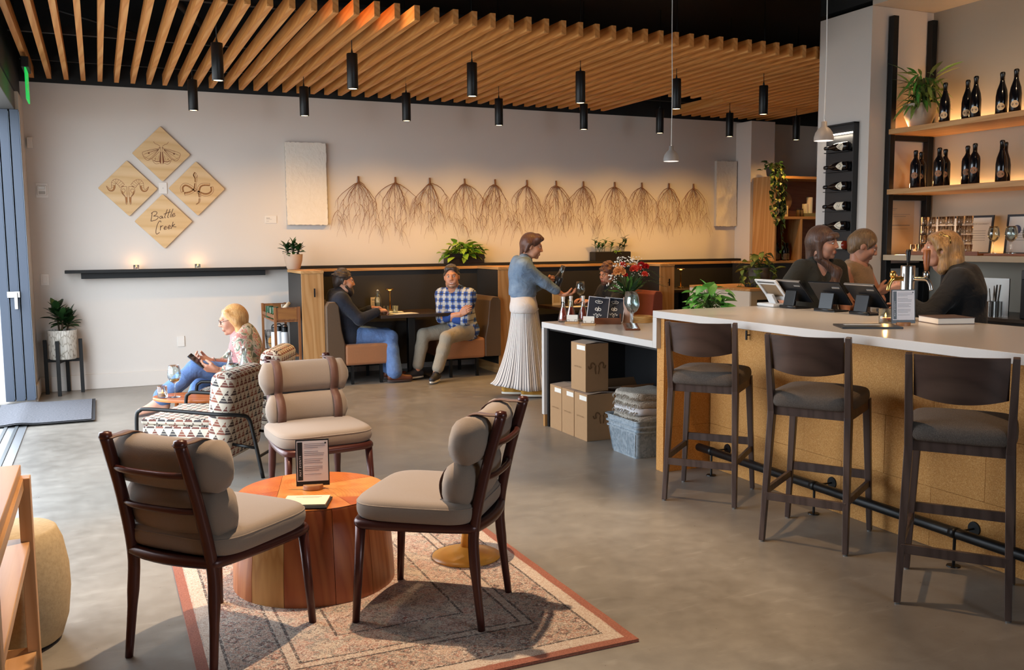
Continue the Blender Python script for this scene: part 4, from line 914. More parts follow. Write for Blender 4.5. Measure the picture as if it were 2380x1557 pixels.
# end grain blocks of the top: a disc cut by four saw lines
def clip(poly, nx, ny, d):
    out = []
    for i in range(len(poly)):
        p, q = poly[i], poly[(i + 1) % len(poly)]; a, c = p[0] * nx + p[1] * ny - d, q[0] * nx + q[1] * ny - d
        if a <= 0: out.append(p)
        if (a < 0 < c) or (c < 0 < a): u = a / (a - c); out.append((p[0] + (q[0] - p[0]) * u, p[1] + (q[1] - p[1]) * u))
    return out
disc = [((rt - .0) * math.cos(2 * math.pi * k / 72), (rt - .0) * math.sin(2 * math.pi * k / 72)) for k in range(72)]
pieces = [disc]
for nx, ny, d in ((1, .12, .06), (-.15, 1, .07), (.35, 1, -.13), (1, -.25, -.15)):
    L_ = math.hypot(nx, ny); new = []
    for p in pieces:
        for s_ in (1, -1):
            q = clip(p, s_ * nx / L_, s_ * ny / L_, s_ * d - .0008)
            if len(q) > 2: new.append(q)
    pieces = new
for i, p in enumerate(pieces):
    ar = abs(sum(p[k][0] * p[(k + 1) % len(p)][1] - p[(k + 1) % len(p)][0] * p[k][1] for k in range(len(p)))) / 2
    if ar > 2e-4: part('top_block', B().prism(p, hz - .0015, hz + .001 + r.uniform(0, .0008)), EG[i % 4], lt)
TZ = .012 + hz + .0035
# menu stand and notepad on the log
def menu_stand(loc, rz, label, s=1.0):
    t = thing('menu_stand', label, 'menu', loc, rz, 'upright event menus in wooden bases')
    part('wood_base', B().lathe([(0, 0), (.038 * s, 0), (.038 * s, .016 * s), (.036 * s, .018 * s), (0, .018 * s)], 28, sy=.8), wood('menu_base_wood', '#a5744a', '#91633b', axis=0), t, auto=40)
    R = Matrix.Rotation(R3(-6), 3, 'X')
    w, h = .125 * s, .178 * s
    o = part('frame', B().b2((-w / 2, -.004, .012 * s), (w / 2, .004, .012 * s + h)), M('menu_board', '#1c1e24', .4), t, bev=.001, rot=(R3(-5), 0, 0))
    part('sheet', B().b2((-w / 2 + .005, -.0048, .018 * s + .012 * s), (w / 2 - .005, -.0042, h + .006 * s)), M('sheet_white', '#e6e8f2', .5), o)
    part('strip', B().b2((-w / 2 + .008, -.0054, .034 * s), (-w / 2 + .026 * s, -.0049, h + .002)), M('menu_board'), o)
    b = B(); q = random.Random(2)
    for k in range(17):
        z = h - .006 - k * .0072 * s
        if k % 4 == 3: continue
        b.b2((-w / 2 + .032 * s, -.0053, z - .0014 * s), (-w / 2 + .032 * s + (.05 + .03 * q.random()) * s, -.0049, z))
    part('print', b, M('print_dark', '#6a6c7c', .7), o)
    part('corner_dots', B().lathe([(0, 0), (.0035 * s, 0)], 10, cap=False), M('menu_board'), o, loc=(w / 2 - .013 * s, -.0054, h - .004), rot=(R3(90), 0, 0))
    lettering('MAY EVENTS', .011 * s, M('sheet_white'), o, (-w / 2 + .017 * s, -.0057, h * .5), (R3(90), R3(-90), 0), 1.3)
    return t
menu_stand((.835, 4.06, TZ), R3(-14), 'upright event menu standing on the log table', 1.18)
t = thing('notepad', 'white notepad on a black board lying on the log table', 'notepad', (.755, 3.83, TZ), R3(-22))
part('board', B().box((0, 0, .004), (.2, .165, .008)), M('menu_board'), t, bev=.002); part('pages', B().box((0, .004, .0125), (.185, .142, .009)), PAPERW, t, bev=.001)
part('print', B().b2((-.05, .045, .0172), (.06, .049, .0175)).b2((-.02, .034, .0172), (.05, .037, .0175)), M('print_grey'), t)
# ---------------------------------------------------------------- bolster chairs
FRM = M('maroon_frame', '#4a231d', .32, .25); CUS = fabric('stone_canvas', '#8f7f71', '#806f62', 260, .9, .12); STRAP = fabric('brown_strap', '#5e3a2c', '#50301f', 80, .6, .1)
def chair(label, loc, rz):
    c = thing('lounge_chair', label, 'chair', loc, rz, 'cushioned chairs around the log table')
    zf = .405
    for sx in (-1, 1):
        part('front_leg', B().tube([(sx * .242, .252, .0), (sx * .225, .228, zf)], [.0145, .021], 12), FRM, c, smooth=True)
        part('rear_leg', B().tube(smooth_path([(sx * .205, -.262, 0), (sx * .196, -.235, .25), (sx * .19, -.232, zf), (sx * .182, -.275, .62), (sx * .176, -.335, .83), (sx * .176, -.338, .845)], 4), [.0145, .0155, .0165, .018] + [.022] * 17, 12), FRM, c, smooth=True)
    ring = [(-.2, .245), (0, .262), (.2, .245), (.238, .19), (.232, 0), (.205, -.2), (.17, -.238), (0, -.262), (-.17, -.238), (-.205, -.2), (-.232, 0), (-.238, .19)]
    part('seat_frame', B().tube(smooth_path([(x, y, zf) for x, y in ring], 4, True), .021, 10, closed=True), FRM, c, smooth=True)
    part('seat_support', B().prism([(x * .97, y * .97) for x, y in ring], zf - .004, zf + .012), FRM, c)
    for z, yb in ((.60, -.268), (.735, -.305)): part('back_rung', B().tube(smooth_path([(-.18, yb, z), (-.09, yb - .028, z), (.09, yb - .028, z), (.18, yb, z)], 5), .012, 8, sq=1.0), FRM, c, smooth=True)
    b = B(); cushion(b, .535, .52, .092, .42, 12, (0, .01, zf + .06), .12); b.v = [(x * (1 + .10 * y), y, z) for x, y, z in b.v]; sc = part('seat_cushion', b, CUS, c, smooth=True, sub=1)
    pip = [(.262 * math.copysign(abs(math.cos(a)) ** .42, math.cos(a)), .01 + .257 * math.copysign(abs(math.sin(a)) ** .42, math.sin(a))) for a in [2 * math.pi * k / 48 for k in range(48)]]
    part('piping', B().tube([(x * (1 + .10 * y), y, zf + .082) for x, y in pip], .0035, 5, closed=True), CUS, sc, smooth=True)
    def bol(z, y, w, hh, th, lean):
        b = B(); n = 17; vs = []; seg = 16; s_ = Vector((0, -math.sin(lean), math.cos(lean))); f_ = Vector((0, math.cos(lean), math.sin(lean)))
        for i in range(n):
            u = i / (n - 1) * 2 - 1; e = min(1, (1 - abs(u)) * 9 + .0); e = math.sqrt(max(0, 1 - (1 - min(1, e)) ** 2)) * .99 + .01 if abs(u) > .88 else 1; e = max(e, .35)
            ctr = Vector((u * w / 2, y + .035 * u * u, z))
            for k in range(seg):
                a = 2 * math.pi * k / seg; ca, sa = math.cos(a), math.sin(a); vs.append(ctr + (f_ * (math.copysign(abs(ca) ** .8, ca) * th / 2) + s_ * (math.copysign(abs(sa) ** .8, sa) * hh / 2)) * e)
        b.add(vs, [(i * seg + k, i * seg + (k + 1) % seg, (i + 1) * seg + (k + 1) % seg, (i + 1) * seg + k) for i in range(n - 1) for k in range(seg)] + [tuple(range(seg)), tuple((n - 1) * seg + k for k in range(seg))]); return b
    lo_ = part('lower_bolster', bol(.572, -.198, .475, .185, .125, .12), CUS, c, smooth=True); up_ = part('upper_bolster', bol(.752, -.240, .52, .185, .135, .2), CUS, c, smooth=True)
    for sx in (-1, 1):
        x = sx * .165; yo = .016 + .0
        P = smooth_path([(x, -.36, .845), (x, -.335, .848), (x, -.30, .848), (x, -.245, .85), (x, -.185, .815), (x, -.163, .745), (x, -.175, .69), (x, -.180, .665), (x, -.138, .635), (x, -.114, .595), (x, -.108, .555), (x, -.122, .505), (x, -.17, .465)], 3)
        b = B(); nn = []
        b.strip(P, .048, (0, 0, 1)) if False else None
        vs = []
        for p in P: vs += [(p.x - .024, p.y + yo, p.z), (p.x + .024, p.y + yo, p.z)]
        b.add(vs, [(2 * i, 2 * i + 1, 2 * i + 3, 2 * i + 2) for i in range(len(P) - 1)])
        o = part('strap', b, STRAP, c, smooth=True); sm = o.modifiers.new('thick', 'SOLIDIFY'); sm.thickness = .004; sm.offset = 0
        part('post_cap', B().lathe([(.022, 0), (.024, .008), (.021, .022), (0, .027)], 12, c=(sx * .176, -.34, .842)), FRM, c, smooth=True)
    return c
def by_feet(ra, rb_, label):   # rear feet pixels: left, right as seen from behind
    a, b_ = PZ(*ra), PZ(*rb_); ang = math.atan2((b_ - a).y, (b_ - a).x); m = (a + b_) / 2
    ctr = m + Vector((-math.sin(ang), math.cos(ang), 0)) * .262
    return chair(label, (ctr.x, ctr.y, .0), ang)
c1 = by_feet((306, 1528), (490, 1575), 'cushioned chair at front left, seen from behind')
a, b_ = PZ(1116, 1472), PZ(1178, 1382); ang = math.atan2((b_ - a).y, (b_ - a).x); m_ = (a + b_) / 2; c2p = m_ + Vector((-math.sin(ang), math.cos(ang), 0)) * .255
chair('cushioned chair on the right of the log table, seen from the side', (c2p.x, c2p.y, .012), ang)
chair('cushioned chair beyond the log table, facing the camera', (1.08, 5.12, .0), R3(185))
# small pedestal table partly hidden behind the right chair
t = thing('pedestal_table', 'small ochre tulip table half hidden behind the right chair', 'table', (1.555, 4.02, .012)); OCH = M('ochre_lacquer', '#e09b3c', .35)
part('base', B().lathe([(0, 0), (.165, 0), (.165, .006), (.12, .016), (.05, .03), (.028, .05)], 32), OCH, t, smooth=True); part('stem', B().lathe([(.028, .05), (.02, .12), (.019, .29), (.03, .325)], 20), OCH, t, smooth=True); part('table_top', B().lathe([(.03, .325), (.18, .33), (.185, .337), (.185, .345), (.18, .349), (0, .349)], 32), OCH, t, auto=40)
# ---------------------------------------------------------------- patterned armchairs
def _tri():
    t = NT('triangle_weave', .9, base='#cabfae'); tc = t.n('TexCoord'); sp = t.n('SeparateXYZ', Vector=tc.outputs['UV']); u, v = sp.outputs[0], sp.outputs[1]
    vr = t.math('DIVIDE', v, .052); row = t.math('FLOOR', vr); fy = t.math('FRACT', vr); off = t.math('MULTIPLY', t.math('FLOORED_MODULO', row, 2.0), .5)
    p = t.math('ADD', t.math('DIVIDE', u, .062), off); fx = t.math('FRACT', p); cell = t.math('FLOOR', p)
    inside = t.math('LESS_THAN', t.math('ABSOLUTE', t.math('SUBTRACT', fx, .5)), t.math('MULTIPLY', t.math('SUBTRACT', 1.0, fy), .5))
    stripe = t.math('GREATER_THAN', t.math('FRACT', t.math('MULTIPLY', fy, 3.0)), .22)
    cv = t.n('CombineXYZ', X=cell, Y=row, Z=0.0); wn = t.n('TexWhiteNoise', {'noise_dimensions': '2D'}, Vector=cv.outputs[0]); col = t.ramp(wn.outputs['Value'], [(0, '#6b2f28'), (.38, '#8a4a3a'), (.62, '#3a2528'), (.85, '#2c2a33')], 'CONSTANT')
    col2 = t.mix(stripe, '#c6bba9', col); n = t.noise(tc.outputs['UV'], 700, 2); t.inp('Base Color', t.mix(t.math('MULTIPLY', n, .2), t.mix(inside, '#cfc5b4', col2), '#a59a8a')); t.bump(n, .2, .002); return reg(t)
TRI = _tri()
def uvbox(me, k=1.0):
    uv = me.uv_layers.new(name='UVMap').data
    for p in me.polygons:
        n = p.normal; ax = max(range(3), key=lambda i: abs(n[i]))
        for li in p.loop_indices:
            c = me.vertices[me.loops[li].vertex_index].co
            uv[li].uv = ((c.y, c.z), (c.x, c.z), (c.x, c.y))[ax]
def rbox(name, c, d, mat, parent, bev, rot=None, seg=4):
    b = B().box((0, 0, 0), d); me = b.mesh(name, mat); bm = bmesh.new(); bm.from_mesh(me); bmesh.ops.bevel(bm, geom=list(bm.edges), offset=bev, segments=seg, profile=.5, affect='EDGES'); bm.to_mesh(me); bm.free(); uvbox(me); sharp(me, 40)
    return part(name, me, None, parent, loc=c, rot=rot)
def armchair(label, loc, rz):
    t = thing('armchair', label, 'armchair', loc, rz, 'triangle patterned armchairs')
    rbox('seat_block', (0, .035, .275), (.58, .50, .15), TRI, t, .03)
    rbox('seat_pad', (0, .05, .372), (.575, .48, .045), TRI, t, .02)
    rbox('backrest', (0, -.245, .40), (.60, .17, .60), TRI, t, .07, (R3(7), 0, 0), 5)
    for sx in (-1, 1):
        x = sx * .335
        part('arm_frame', B().tube(smooth_path([(x, .29, .0), (x, .29, .2), (x, .285, .41), (x, .26, .455), (x, .21, .465), (x, 0, .455), (x, -.22, .44), (x * .97, -.31, .435), (x * .85, -.39, .425), (x * .72, -.43, .40), (x * .69, -.455, .3), (x * .67, -.51, .0)], 5), .0125, 10), BMET, t, smooth=True)
        part('cross_tie', B().tube([(x, .29, .24), (sx * .28, .26, .24)], .010, 8).tube([(x * .685, -.475, .2), (sx * .22, -.30, .22)], .010, 8), BMET, t, smooth=True)
    part('front_tie', B().tube([(-.335, .29, .17), (.335, .29, .17)], .010, 8), BMET, t); part('rear_tie', B().tube([(-.228, -.485, .14), (.228, -.485, .14)], .010, 8), BMET, t)
    return t
armchair('empty triangle patterned armchair in front of the reading woman', (.596, 6.475, 0), R3(58.5))
armchair('triangle patterned armchair in which the woman with a phone sits', (1.043, 7.59, 0), R3(66))
t = thing('side_table', 'low oval orange wooden table between the armchairs', 'table', (.66, 7.12, 0), R3(155.7)); OR = wood('orange_wood', '#b5642c', '#a05322', '#c67a3c', axis=0, rough=.35)
part('table_top', B().lathe([(0, .375), (.36, .375), (.365, .385), (.36, .398), (0, .4)], 40, sy=.55), OR, t, auto=40)
for k in range(3): a = k * 2.09 + .4; part('leg', B().tube([(.24 * math.cos(a), .12 * math.sin(a), 0), (.19 * math.cos(a), .1 * math.sin(a), .375)], [.011, .015], 8), OR, t, smooth=True)
def wine_glass(loc, label, s=1.0, wine=None, group='wine glasses', name='wine_glass', tilt=None):
    t = thing(name, label, 'wine glass', loc, 0, group)
    o_ = [(.036, 0), (.036, .002), (.006, .006), (.0035, .02), (.0035, .085), (.006, .095), (.03, .112), (.044, .14), (.046, .165), (.040, .20), (.035, .225)]; i_ = [(.0338, .225), (.0388, .20), (.0448, .165), (.0428, .14), (.029, .1135), (.005, .098), (0, .097)]
    part('glass', B().lathe([(r_ * s, z * s) for r_, z in o_ + i_], 28), GLASS, t, smooth=True)
    if wine: part('wine', B().lathe([(0, .098 * s), (.027 * s, .1138 * s), (.036 * s, .127 * s), (0, .127 * s)], 24), wine, t, smooth=True)
    return t
WINE = glass('white_wine', '#ecc47c')
wine_glass((.47, 7.13, .401), 'wine glass with a little wine on the orange table', 1.05, WINE)
tealight((.385, 7.15, .401), 'tealight in a clear cup on the orange table', .036, .085, None, .4)
swing_bottle((.86, 7.06, .401), 'left clear swing top water bottle on the orange table, before the jacket', .33); swing_bottle((.955, 7.01, .401), 'right clear swing top water bottle behind the empty armchair', .36)
wine_glass((.87, 6.95, .401), 'wine glass of white wine in front of the water bottles', 1.1, WINE)
tumbler((.78, 7.08, .401), 'short tumbler beside the water bottles on the orange table', .036, .09)
# ---------------------------------------------------------------- console and stone stool at the left edge
t = thing('console_table', 'light wooden console cut by the left picture edge', 'console', (-.255, 3.60, 0)); CW = wood('console_wood', '#c9986a', '#ba8856', '#d4a87a', axis=2, rough=.42); CWY = wood('console_shelf_wood', '#c9986a', '#ba8856', '#d4a87a', axis=1, rough=.42)
for x in (-.02, -.46):
    for y in (-.025, -1.17): part('leg', B().b2((x - .02, y - .03, 0), (x + .02, y + .03, .715)), CW, t, bev=.003)
part('top', B().b2((-.52, -1.22, .715), (-.03, .012, .752)), CWY, t, bev=.003)
part('apron', B().b2((-.045, -1.14, .675), (-.02, -.056, .714)), CWY, t, bev=.002)
part('middle_shelf', B().b2((-.50, -1.2, .455), (-.012, -.005, .49)), CWY, t, bev=.003); part('bottom_shelf', B().b2((-.50, -1.2, .055), (-.012, -.005, .09)), CWY, t, bev=.003)
def _stone():
    t_ = NT('cast_stone', .85, base='#bfa882'); v = t_.co(); n = t_.noise(v, 60, 4, .7); n2 = t_.noise(v, 5, 3); t_.inp('Base Color', t_.mix(n2, t_.ramp(n, [(.3, '#a48f6d'), (.6, '#c4ae8a')]), '#b7a07a')); t_.bump(n, .2, .004); return reg(t_)
t = thing('stone_stool', 'barrel shaped cast stone stool behind the wooden console', 'stool', (-.365, 3.885, 0))
part('body', B().lathe([(0, .012), (.165, .012), (.172, .018), (.195, .09), (.207, .2), (.205, .29), (.188, .39), (.168, .44), (.158, .447), (0, .45)], 48), _stone(), t, auto=50); part('foot_ring', B().lathe([(.15, 0), (.158, 0), (.158, .012), (.15, .012)], 32), BLACK, t)
# ---------------------------------------------------------------- things on the lower counter
ROSE = M('rose_wine', '#e0604a', .1, Transmission_Weight=.25)
for i, (x, y) in enumerate(((3.45, 6.65), (3.545, 6.695), (3.64, 6.66))):
    t = thing('rose_bottle', ['left rosé bottle at the far end of the lower counter', 'middle rosé bottle behind the left one on the lower counter', 'right rosé bottle behind the card holder'][i], 'bottle', (x, y, LZ), 0, 'clear bottles of rosé')
    o_ = [(.040, 0), (.044, .006), (.042, .03), (.03, .085), (.018, .12), (.0125, .15), (.0125, .188), (.0145, .19), (.0145, .205), (.012, .207)]
    part('bottle', B().lathe(o_ + [(.010, .205), (.010, .15), (.0155, .12), (.0275, .085), (.039, .03), (.038, .01), (0, .008)], 28), GLASS, t, smooth=True)
    part('wine', B().lathe([(0, .0095), (.0365, .011), (.0375, .03), (.026, .0845), (.015, .118), (0, .118)], 24), ROSE, t, smooth=True)
    part('capsule', B().lathe([(.0132, .165), (.0132, .189), (.0152, .1895), (.0152, .207), (0, .208)], 20), M('capsule_white', '#ded9d2', .5), t, auto=40)
LWD = wood('pale_oak', '#c19a6c', '#b38a5b', axis=0)
for i, (x, y) in enumerate(((3.43, 6.46), (3.475, 6.27))):
    t = thing('card_holder', ['business card holder in front of the rosé bottles', 'business card holder in front of the menu box'][i], 'card holder', (x, y, LZ), R3(-35), 'wooden business card holders')
    part('wood_base', B().b2((-.055, -.03, 0), (.055, .03, .016)), LWD, t, bev=.002)
    for k in range(3): part('card', B().box((0, 0, 0), (.088, .0012, .052)), PAPER, t, loc=(0, .004 + k * .004, .045), rot=(R3(-12), 0, 0))
    b = B()
    for sx in (-1, 1): b.tube([(sx * .04, -.012, .014), (sx * .04, -.014, .034), (sx * .022, -.014, .034), (sx * .022, -.014, .022)], .0015, 5)
    part('wire_clip', b, BMET, t)
t = thing('menu_box', 'open reddish wooden box holding black menus', 'box', (3.66, 6.36, LZ), R3(-30)); RW = wood('red_walnut', '#7a4526', '#66371c', axis=0)
part('front_board', B().b2((-.14, -.075, 0), (.14, -.063, .05)), RW, t, bev=.001); part('back_board', B().b2((-.14, .063, 0), (.14, .075, .085)), RW, t, bev=.001); part('end_board', B().b2((.128, -.063, 0), (.14, .063, .075)), RW, t); part('end_board', B().b2((-.14, -.063, 0), (-.128, .063, .05)), RW, t); part('floor_board', B().b2((-.128, -.063, 0), (.128, .063, .008)), RW, t)
for i, (lx, ly, s) in enumerate(((-.055, -.035, 1.0), (.075, .03, .95))):
    k = thing('menu_board', ['front black menu board in the wooden box', 'rear black menu board in the wooden box'][i], 'menu', (0, 0, 0), 0, 'black menus with white emblems'); k.parent = None
    k.location = Vector((3.66, 6.36, LZ + .012)) + Matrix.Rotation(R3(-30), 3, 'Z') @ Vector((lx, ly, 0)); k.rotation_euler = (R3(-24), R3(6), R3(-32))
    w, h = .085 * s, .215 * s
    part('board', B().b2((-w, -.004, 0), (w, .004, h)), M('menu_border', '#d9d7dc', .5), k, bev=.001); part('panel', B().b2((-w + .006, -.0056, .006), (w - .006, -.004, h - .006)), M('menu_ink', '#202430', .5), k)
    P3 = lambda x, z: (x * w, -.0062, z * h); WI = .004; EM = M('emblem_cream', '#e5e2da', .5); mo, sk, sn = B(), B(), B(); st_ = lambda b, pts, q=1.0: b.strip(smooth_path([P3(*a) for a in pts], 3), WI * q, (0, -1, 0))
    for m_ in (-1, 1):
        st_(mo, [(m_ * .0, .80), (m_ * .2, .84), (m_ * .33, .82), (m_ * .28, .77), (m_ * .1, .75), (m_ * .0, .76)]); st_(mo, [(m_ * .0, .80), (m_ * .03, .84), (m_ * .1, .89)], .6)
        st_(sk, [(m_ * .0, .27), (m_ * .12, .33), (m_ * .22, .32), (m_ * .24, .27), (m_ * .34, .27), (m_ * .38, .31)]); st_(sk, [(m_ * .0, .29), (m_ * .09, .24), (m_ * .0, .17)])
        st_(sn, [(m_ * .0, .47 + .03 * m_), (m_ * .1, .55), (m_ * .24, .54), (m_ * .25, .48), (m_ * .12, .46), (m_ * .0, .50)], 1.4)
    st_(sn, [(.0, .50), (.03, .55), (.02, .62)], 1.2); st_(sn, [(.0, .50), (-.03, .47), (-.02, .42)], 1.2)
    for nm_, b_ in (('moth_emblem', mo), ('skull_emblem', sk), ('snake_emblem', sn)): part(nm_, b_, EM, k)
# flowers
t = thing('flower_vase', 'tall clay vase of red carnations and baby breath', 'flowers', (3.88, 6.34, LZ)); CLAY = M('clay_vase', '#b5907c', .55)
part('vase', B().lathe([(0, 0), (.042, 0), (.046, .006), (.045, .10), (.042, .205), (.038, .205), (.039, .02), (0, .015)], 28), CLAY, t, auto=50)
r = random.Random(21); st = B(); CARN = [M('carnation_red', '#c81f22', .6), M('carnation_coral', '#e2533e', .6), M('rose_peach', '#e0a468', .6)]
for i, (x, y, z, mi, s) in enumerate(((.02, -.05, .43, 1, .036), (.065, -.04, .435, 1, .03), (.12, 0, .455, 0, .034), (.16, .0, .445, 0, .03), (-.11, -.04, .41, 2, .05), (-.06, -.05, .385, 0, .02), (.12, -.05, .385, 1, .028), (-.02, .06, .46, 1, .03))):
    st.tube(smooth_path([(0, 0, .15), (x * .5, y * .5, .3), (x, y, z)], 4), .002, 5); b = B(); head = (x, y, z)
    for k in range(26):
        a = k * 2.4; ph = math.acos(1 - 1.25 * (k + .5) / 26); d = Vector((math.sin(ph) * math.cos(a), math.sin(ph) * math.sin(a), math.cos(ph))); u = d.orthogonal().normalized(); v = d.cross(u); c = Vector(head) + d * s * .62; j = [r.uniform(.7, 1.2) for _ in range(5)]
        b.add([c - d * s * .35] + [c + (u * math.cos(q * 1.257) + v * math.sin(q * 1.257)) * s * .42 * j[q] + d * s * .3 * j[q] for q in range(5)], [(0, 1 + q, 1 + (q + 1) % 5) for q in range(5)])
    part('blossom', b, CARN[mi], t, weld=False)
gb = B()
for k in range(150):
    a = r.uniform(0, 6.28); q = r.random() ** .5
    c0 = ((-.02, -.02, .49, .13, .04), (-.15, -.03, .34, .07, .06), (.11, .0, .40, .08, .03))[0 if k < 85 else 1 if k < 125 else 2]
    p = (c0[0] + math.cos(a) * q * c0[3], c0[1] + math.sin(a) * q * .06, c0[2] + r.uniform(-1, 1) * c0[4]); gb.ball(p, r.uniform(.004, .0065), 5, 3)
    if k % 3 == 0: st.tube([(p[0] * .3, p[1] * .3, .27), p], .0007, 3)
part('baby_breath', gb, M('gypsophila', '#e9e4da', .7), t, weld=False)['kind'] = 'stuff'
for k in range(34):
    a = r.uniform(0, 6.28); e = r.uniform(-.2, .9); q = r.uniform(.5, 1); leaf(t, 'lance', LD if k % 3 else LM, (0, 0, .22), (math.cos(a) * .8, math.sin(a) * .5, e + .3), .17 * q + .04, r.uniform(-1, 1))
for (x, y, z) in ((.30, .02, .34), (.36, .04, .30), (.28, -.03, .38), (-.22, .0, .28), (-.2, -.04, .31)):
    P = smooth_path([(0, 0, .19), (x * .5, y * .5, z + .03), (x, y, z - .02)], 7); st.tube(P, .0014, 4)
    for k in range(6, len(P)):
        for s_ in (-1, 1): leaf(t, 'fern', LD, P[k], (s_ * .25 + x * .8, s_ * .9, .1), .055, 0, 'frond_leaf')
part('flower_stems', st, STEM, t, weld=False)
# glass flight
fx, fy = 3.585, 5.80
t = thing('serving_paddle', 'dark wooden paddle carrying the row of wine glasses', 'board', (fx, fy, LZ), R3(-29)); part('board', B().b2((-.055, -.06, 0), (.055, .40, .014)), RW, t, bev=.004)
for k in range(4): wine_glass((fx + .053 * k, fy + .0957 * k, LZ + .0145), ['nearest', 'second nearest', 'third', 'farthest'][k] + ' empty wine glass on the serving paddle', 1.12, None, 'empty glasses on the serving paddle')
t = thing('woven_basket', 'low round wicker basket behind the wine glasses', 'basket', (3.98, 6.30, LZ)); WK = M('wicker', '#c29a5e', .7); b = B()
for k in range(5): b.tube([((.085 + .003 * math.sin(k * 2 + q)) * math.cos(q * .1309), .085 * math.sin(q * .1309), .006 + k * .0105 + .0025 * math.sin(q * 3.14159 + k * 3.14159)) for q in range(48)], .006, 5, closed=True)
part('weave', b, WK, t, smooth=True, weld=False); part('basket_floor', B().lathe([(0, .002), (.083, .002), (.083, .008), (0, .008)], 24), WK, t)
tag(part('paper_bag', B().grid(8, 6, lambda u, v: ((u - .5) * .26, (v - .5) * .2, .008 + .02 * max(0, math.sin(u * 5 + v * 2)) ** 2)).b2((-.13, -.1, 0), (.13, .1, .006)), M('kraft_paper', '#c9a67a', .8), loc=(4.14, 6.0, LZ), rot=(0, 0, .3)), 'crumpled kraft paper sheet near the step of the counter', 'paper')
# leafy pothos behind the bar corner
t = thing('potted_pothos', 'lush green pothos rising behind the bar corner', 'plant', (3.99, 5.42, LZ)); pot(t, [(.06, 0), (.066, .01), (.08, .13), (.083, .14), (.076, .14), (.074, .12), (0, .11)], M('dark_pot', '#3b3633', .6), .12, .074)
pothos(t, (0, 0, .16), 84, .15, .21, .092, LV, 31, 'heart', 2, (1, 1), -.3)
# ---------------------------------------------------------------- things on the bar top
PLA = M('plastic_white', '#dcdcdc', .35); PLB = M('plastic_black', '#12161c', .35); SCR = M('screen_black', '#06070a', .08)
def tablet(loc, label, mat, edge, rz=0, s=1.0):
    t = thing('tablet_stand', label, 'tablet', loc, rz, 'tablets on stands along the bar')
    # local: screen faces +X, width along Y
    part('base', B().b2((-.065 * s, -.085 * s, 0), (.065 * s, .085 * s, .010)), mat, t, bev=.003); part('hinge', B().tube([(-.06 * s, -.08 * s, .012), (-.06 * s, .08 * s, .012)], .009, 10), mat, t, smooth=True)
    R = Matrix.Rotation(R3(-38), 3, 'Y')
    part('support', B().box((-.045 * s, 0, .06 * s), (.012, .11 * s, .12 * s), (0, R3(12), 0)), mat, t, bev=.004)
    o = part('slab', B().box((0, 0, 0), (.012, .255 * s, .185 * s)), mat, t, bev=.004, loc=(-.012 * s, 0, .115 * s), rot=(0, R3(-40), 0))
    part('screen', B().b2((.0065, -.118 * s, -.082 * s), (.0072, .118 * s, .082 * s)), SCR, o); part('edge_trim', B().b2((-.0067, -.127 * s, .086 * s), (.0067, .127 * s, .0935 * s)), edge, o, bev=.001)
    part('ports', B().b2((-.009, -.11 * s, .05 * s), (-.0062, -.05 * s, .06 * s)), ALU, o)
    return t
tablet((4.235, 4.80, BZ), 'black tablet stand next to the white one, left of the three', PLB, ALU, R3(-4)); tablet((4.235, 4.47, BZ), 'black tablet stand in the middle of the three on the bar', PLB, PLB, R3(4)); tablet((4.235, 4.17, BZ), 'black tablet stand nearest the beer tap', PLB, ALU, R3(-4))
t = thing('register_stand', 'white open tablet stand at the far end of the bar top', 'tablet', (4.215, 5.0, BZ), R3(-6))
part('base', B().box((.0, 0, .012), (.13, .2, .022)), PLA, t, bev=.008); fr_ = B()
o = bpy.data.objects.new('frame', None)
b = B()
for (lo, hi) in (((-.006, -.125, -.09), (.006, .125, -.06)), ((-.006, -.125, .055), (.006, .125, .09)), ((-.006, -.125, -.06), (.006, -.095, .055)), ((-.006, .095, -.06), (.006, .125, .055))): b.b2(lo, hi)
f_ = part('frame', b, PLA, t, bev=.003, loc=(-.01, 0, .115), rot=(0, R3(-40), 0)); part('back_card', B().b2((.004, -.095, -.06), (.006, .095, .055)), M('tan_card', '#8d7458', .7), f_); part('slot', B().b2((-.0075, -.1, .068), (-.0055, .1, .076)), PLB, f_)
part('neck', B().box((-.01, 0, .05), (.02, .08, .08), (0, R3(-30), 0)), PLA, t, bev=.004)
tealight((3.85, 3.66, BZ), 'lit tealight in a clear cup on the bar top', .036, .08, None, .7)
menu_stand((3.845, 3.535, BZ), R3(-24), 'upright event menu standing on the bar top', 1.0)
t = thing('menu_clipboard', 'black menu folder lying flat on the bar top', 'menu', (3.62, 3.56, BZ), R3(-30)); part('cover', B().box((0, 0, .005), (.3, .2, .01)), M('menu_board'), t, bev=.002); part('sheet', B().box((-.02, .03, .0108), (.18, .05, .001)), M('sheet_cool', '#c5ccd8', .5), t)
t = thing('white_book', 'flat white edged book behind the event menu on the bar', 'book', (4.17, 3.545, BZ), R3(-20)); part('pages', B().box((0, 0, .018), (.2, .2, .028)), PAPER, t); part('cover', B().box((0, .0, .002), (.205, .205, .004)).box((0, 0, .034), (.205, .205, .004)), M('book_cover', '#5b4a45', .6), t)
t = thing('beer_tower', 'chrome beer tap tower with black and wooden handles', 'beer tap', (4.10, 3.75, BZ)); part('column', B().lathe([(.05, 0), (.05, .008), (.038, .012), (.038, .30), (.036, .306), (0, .308)], 32), STEEL, t, auto=40)
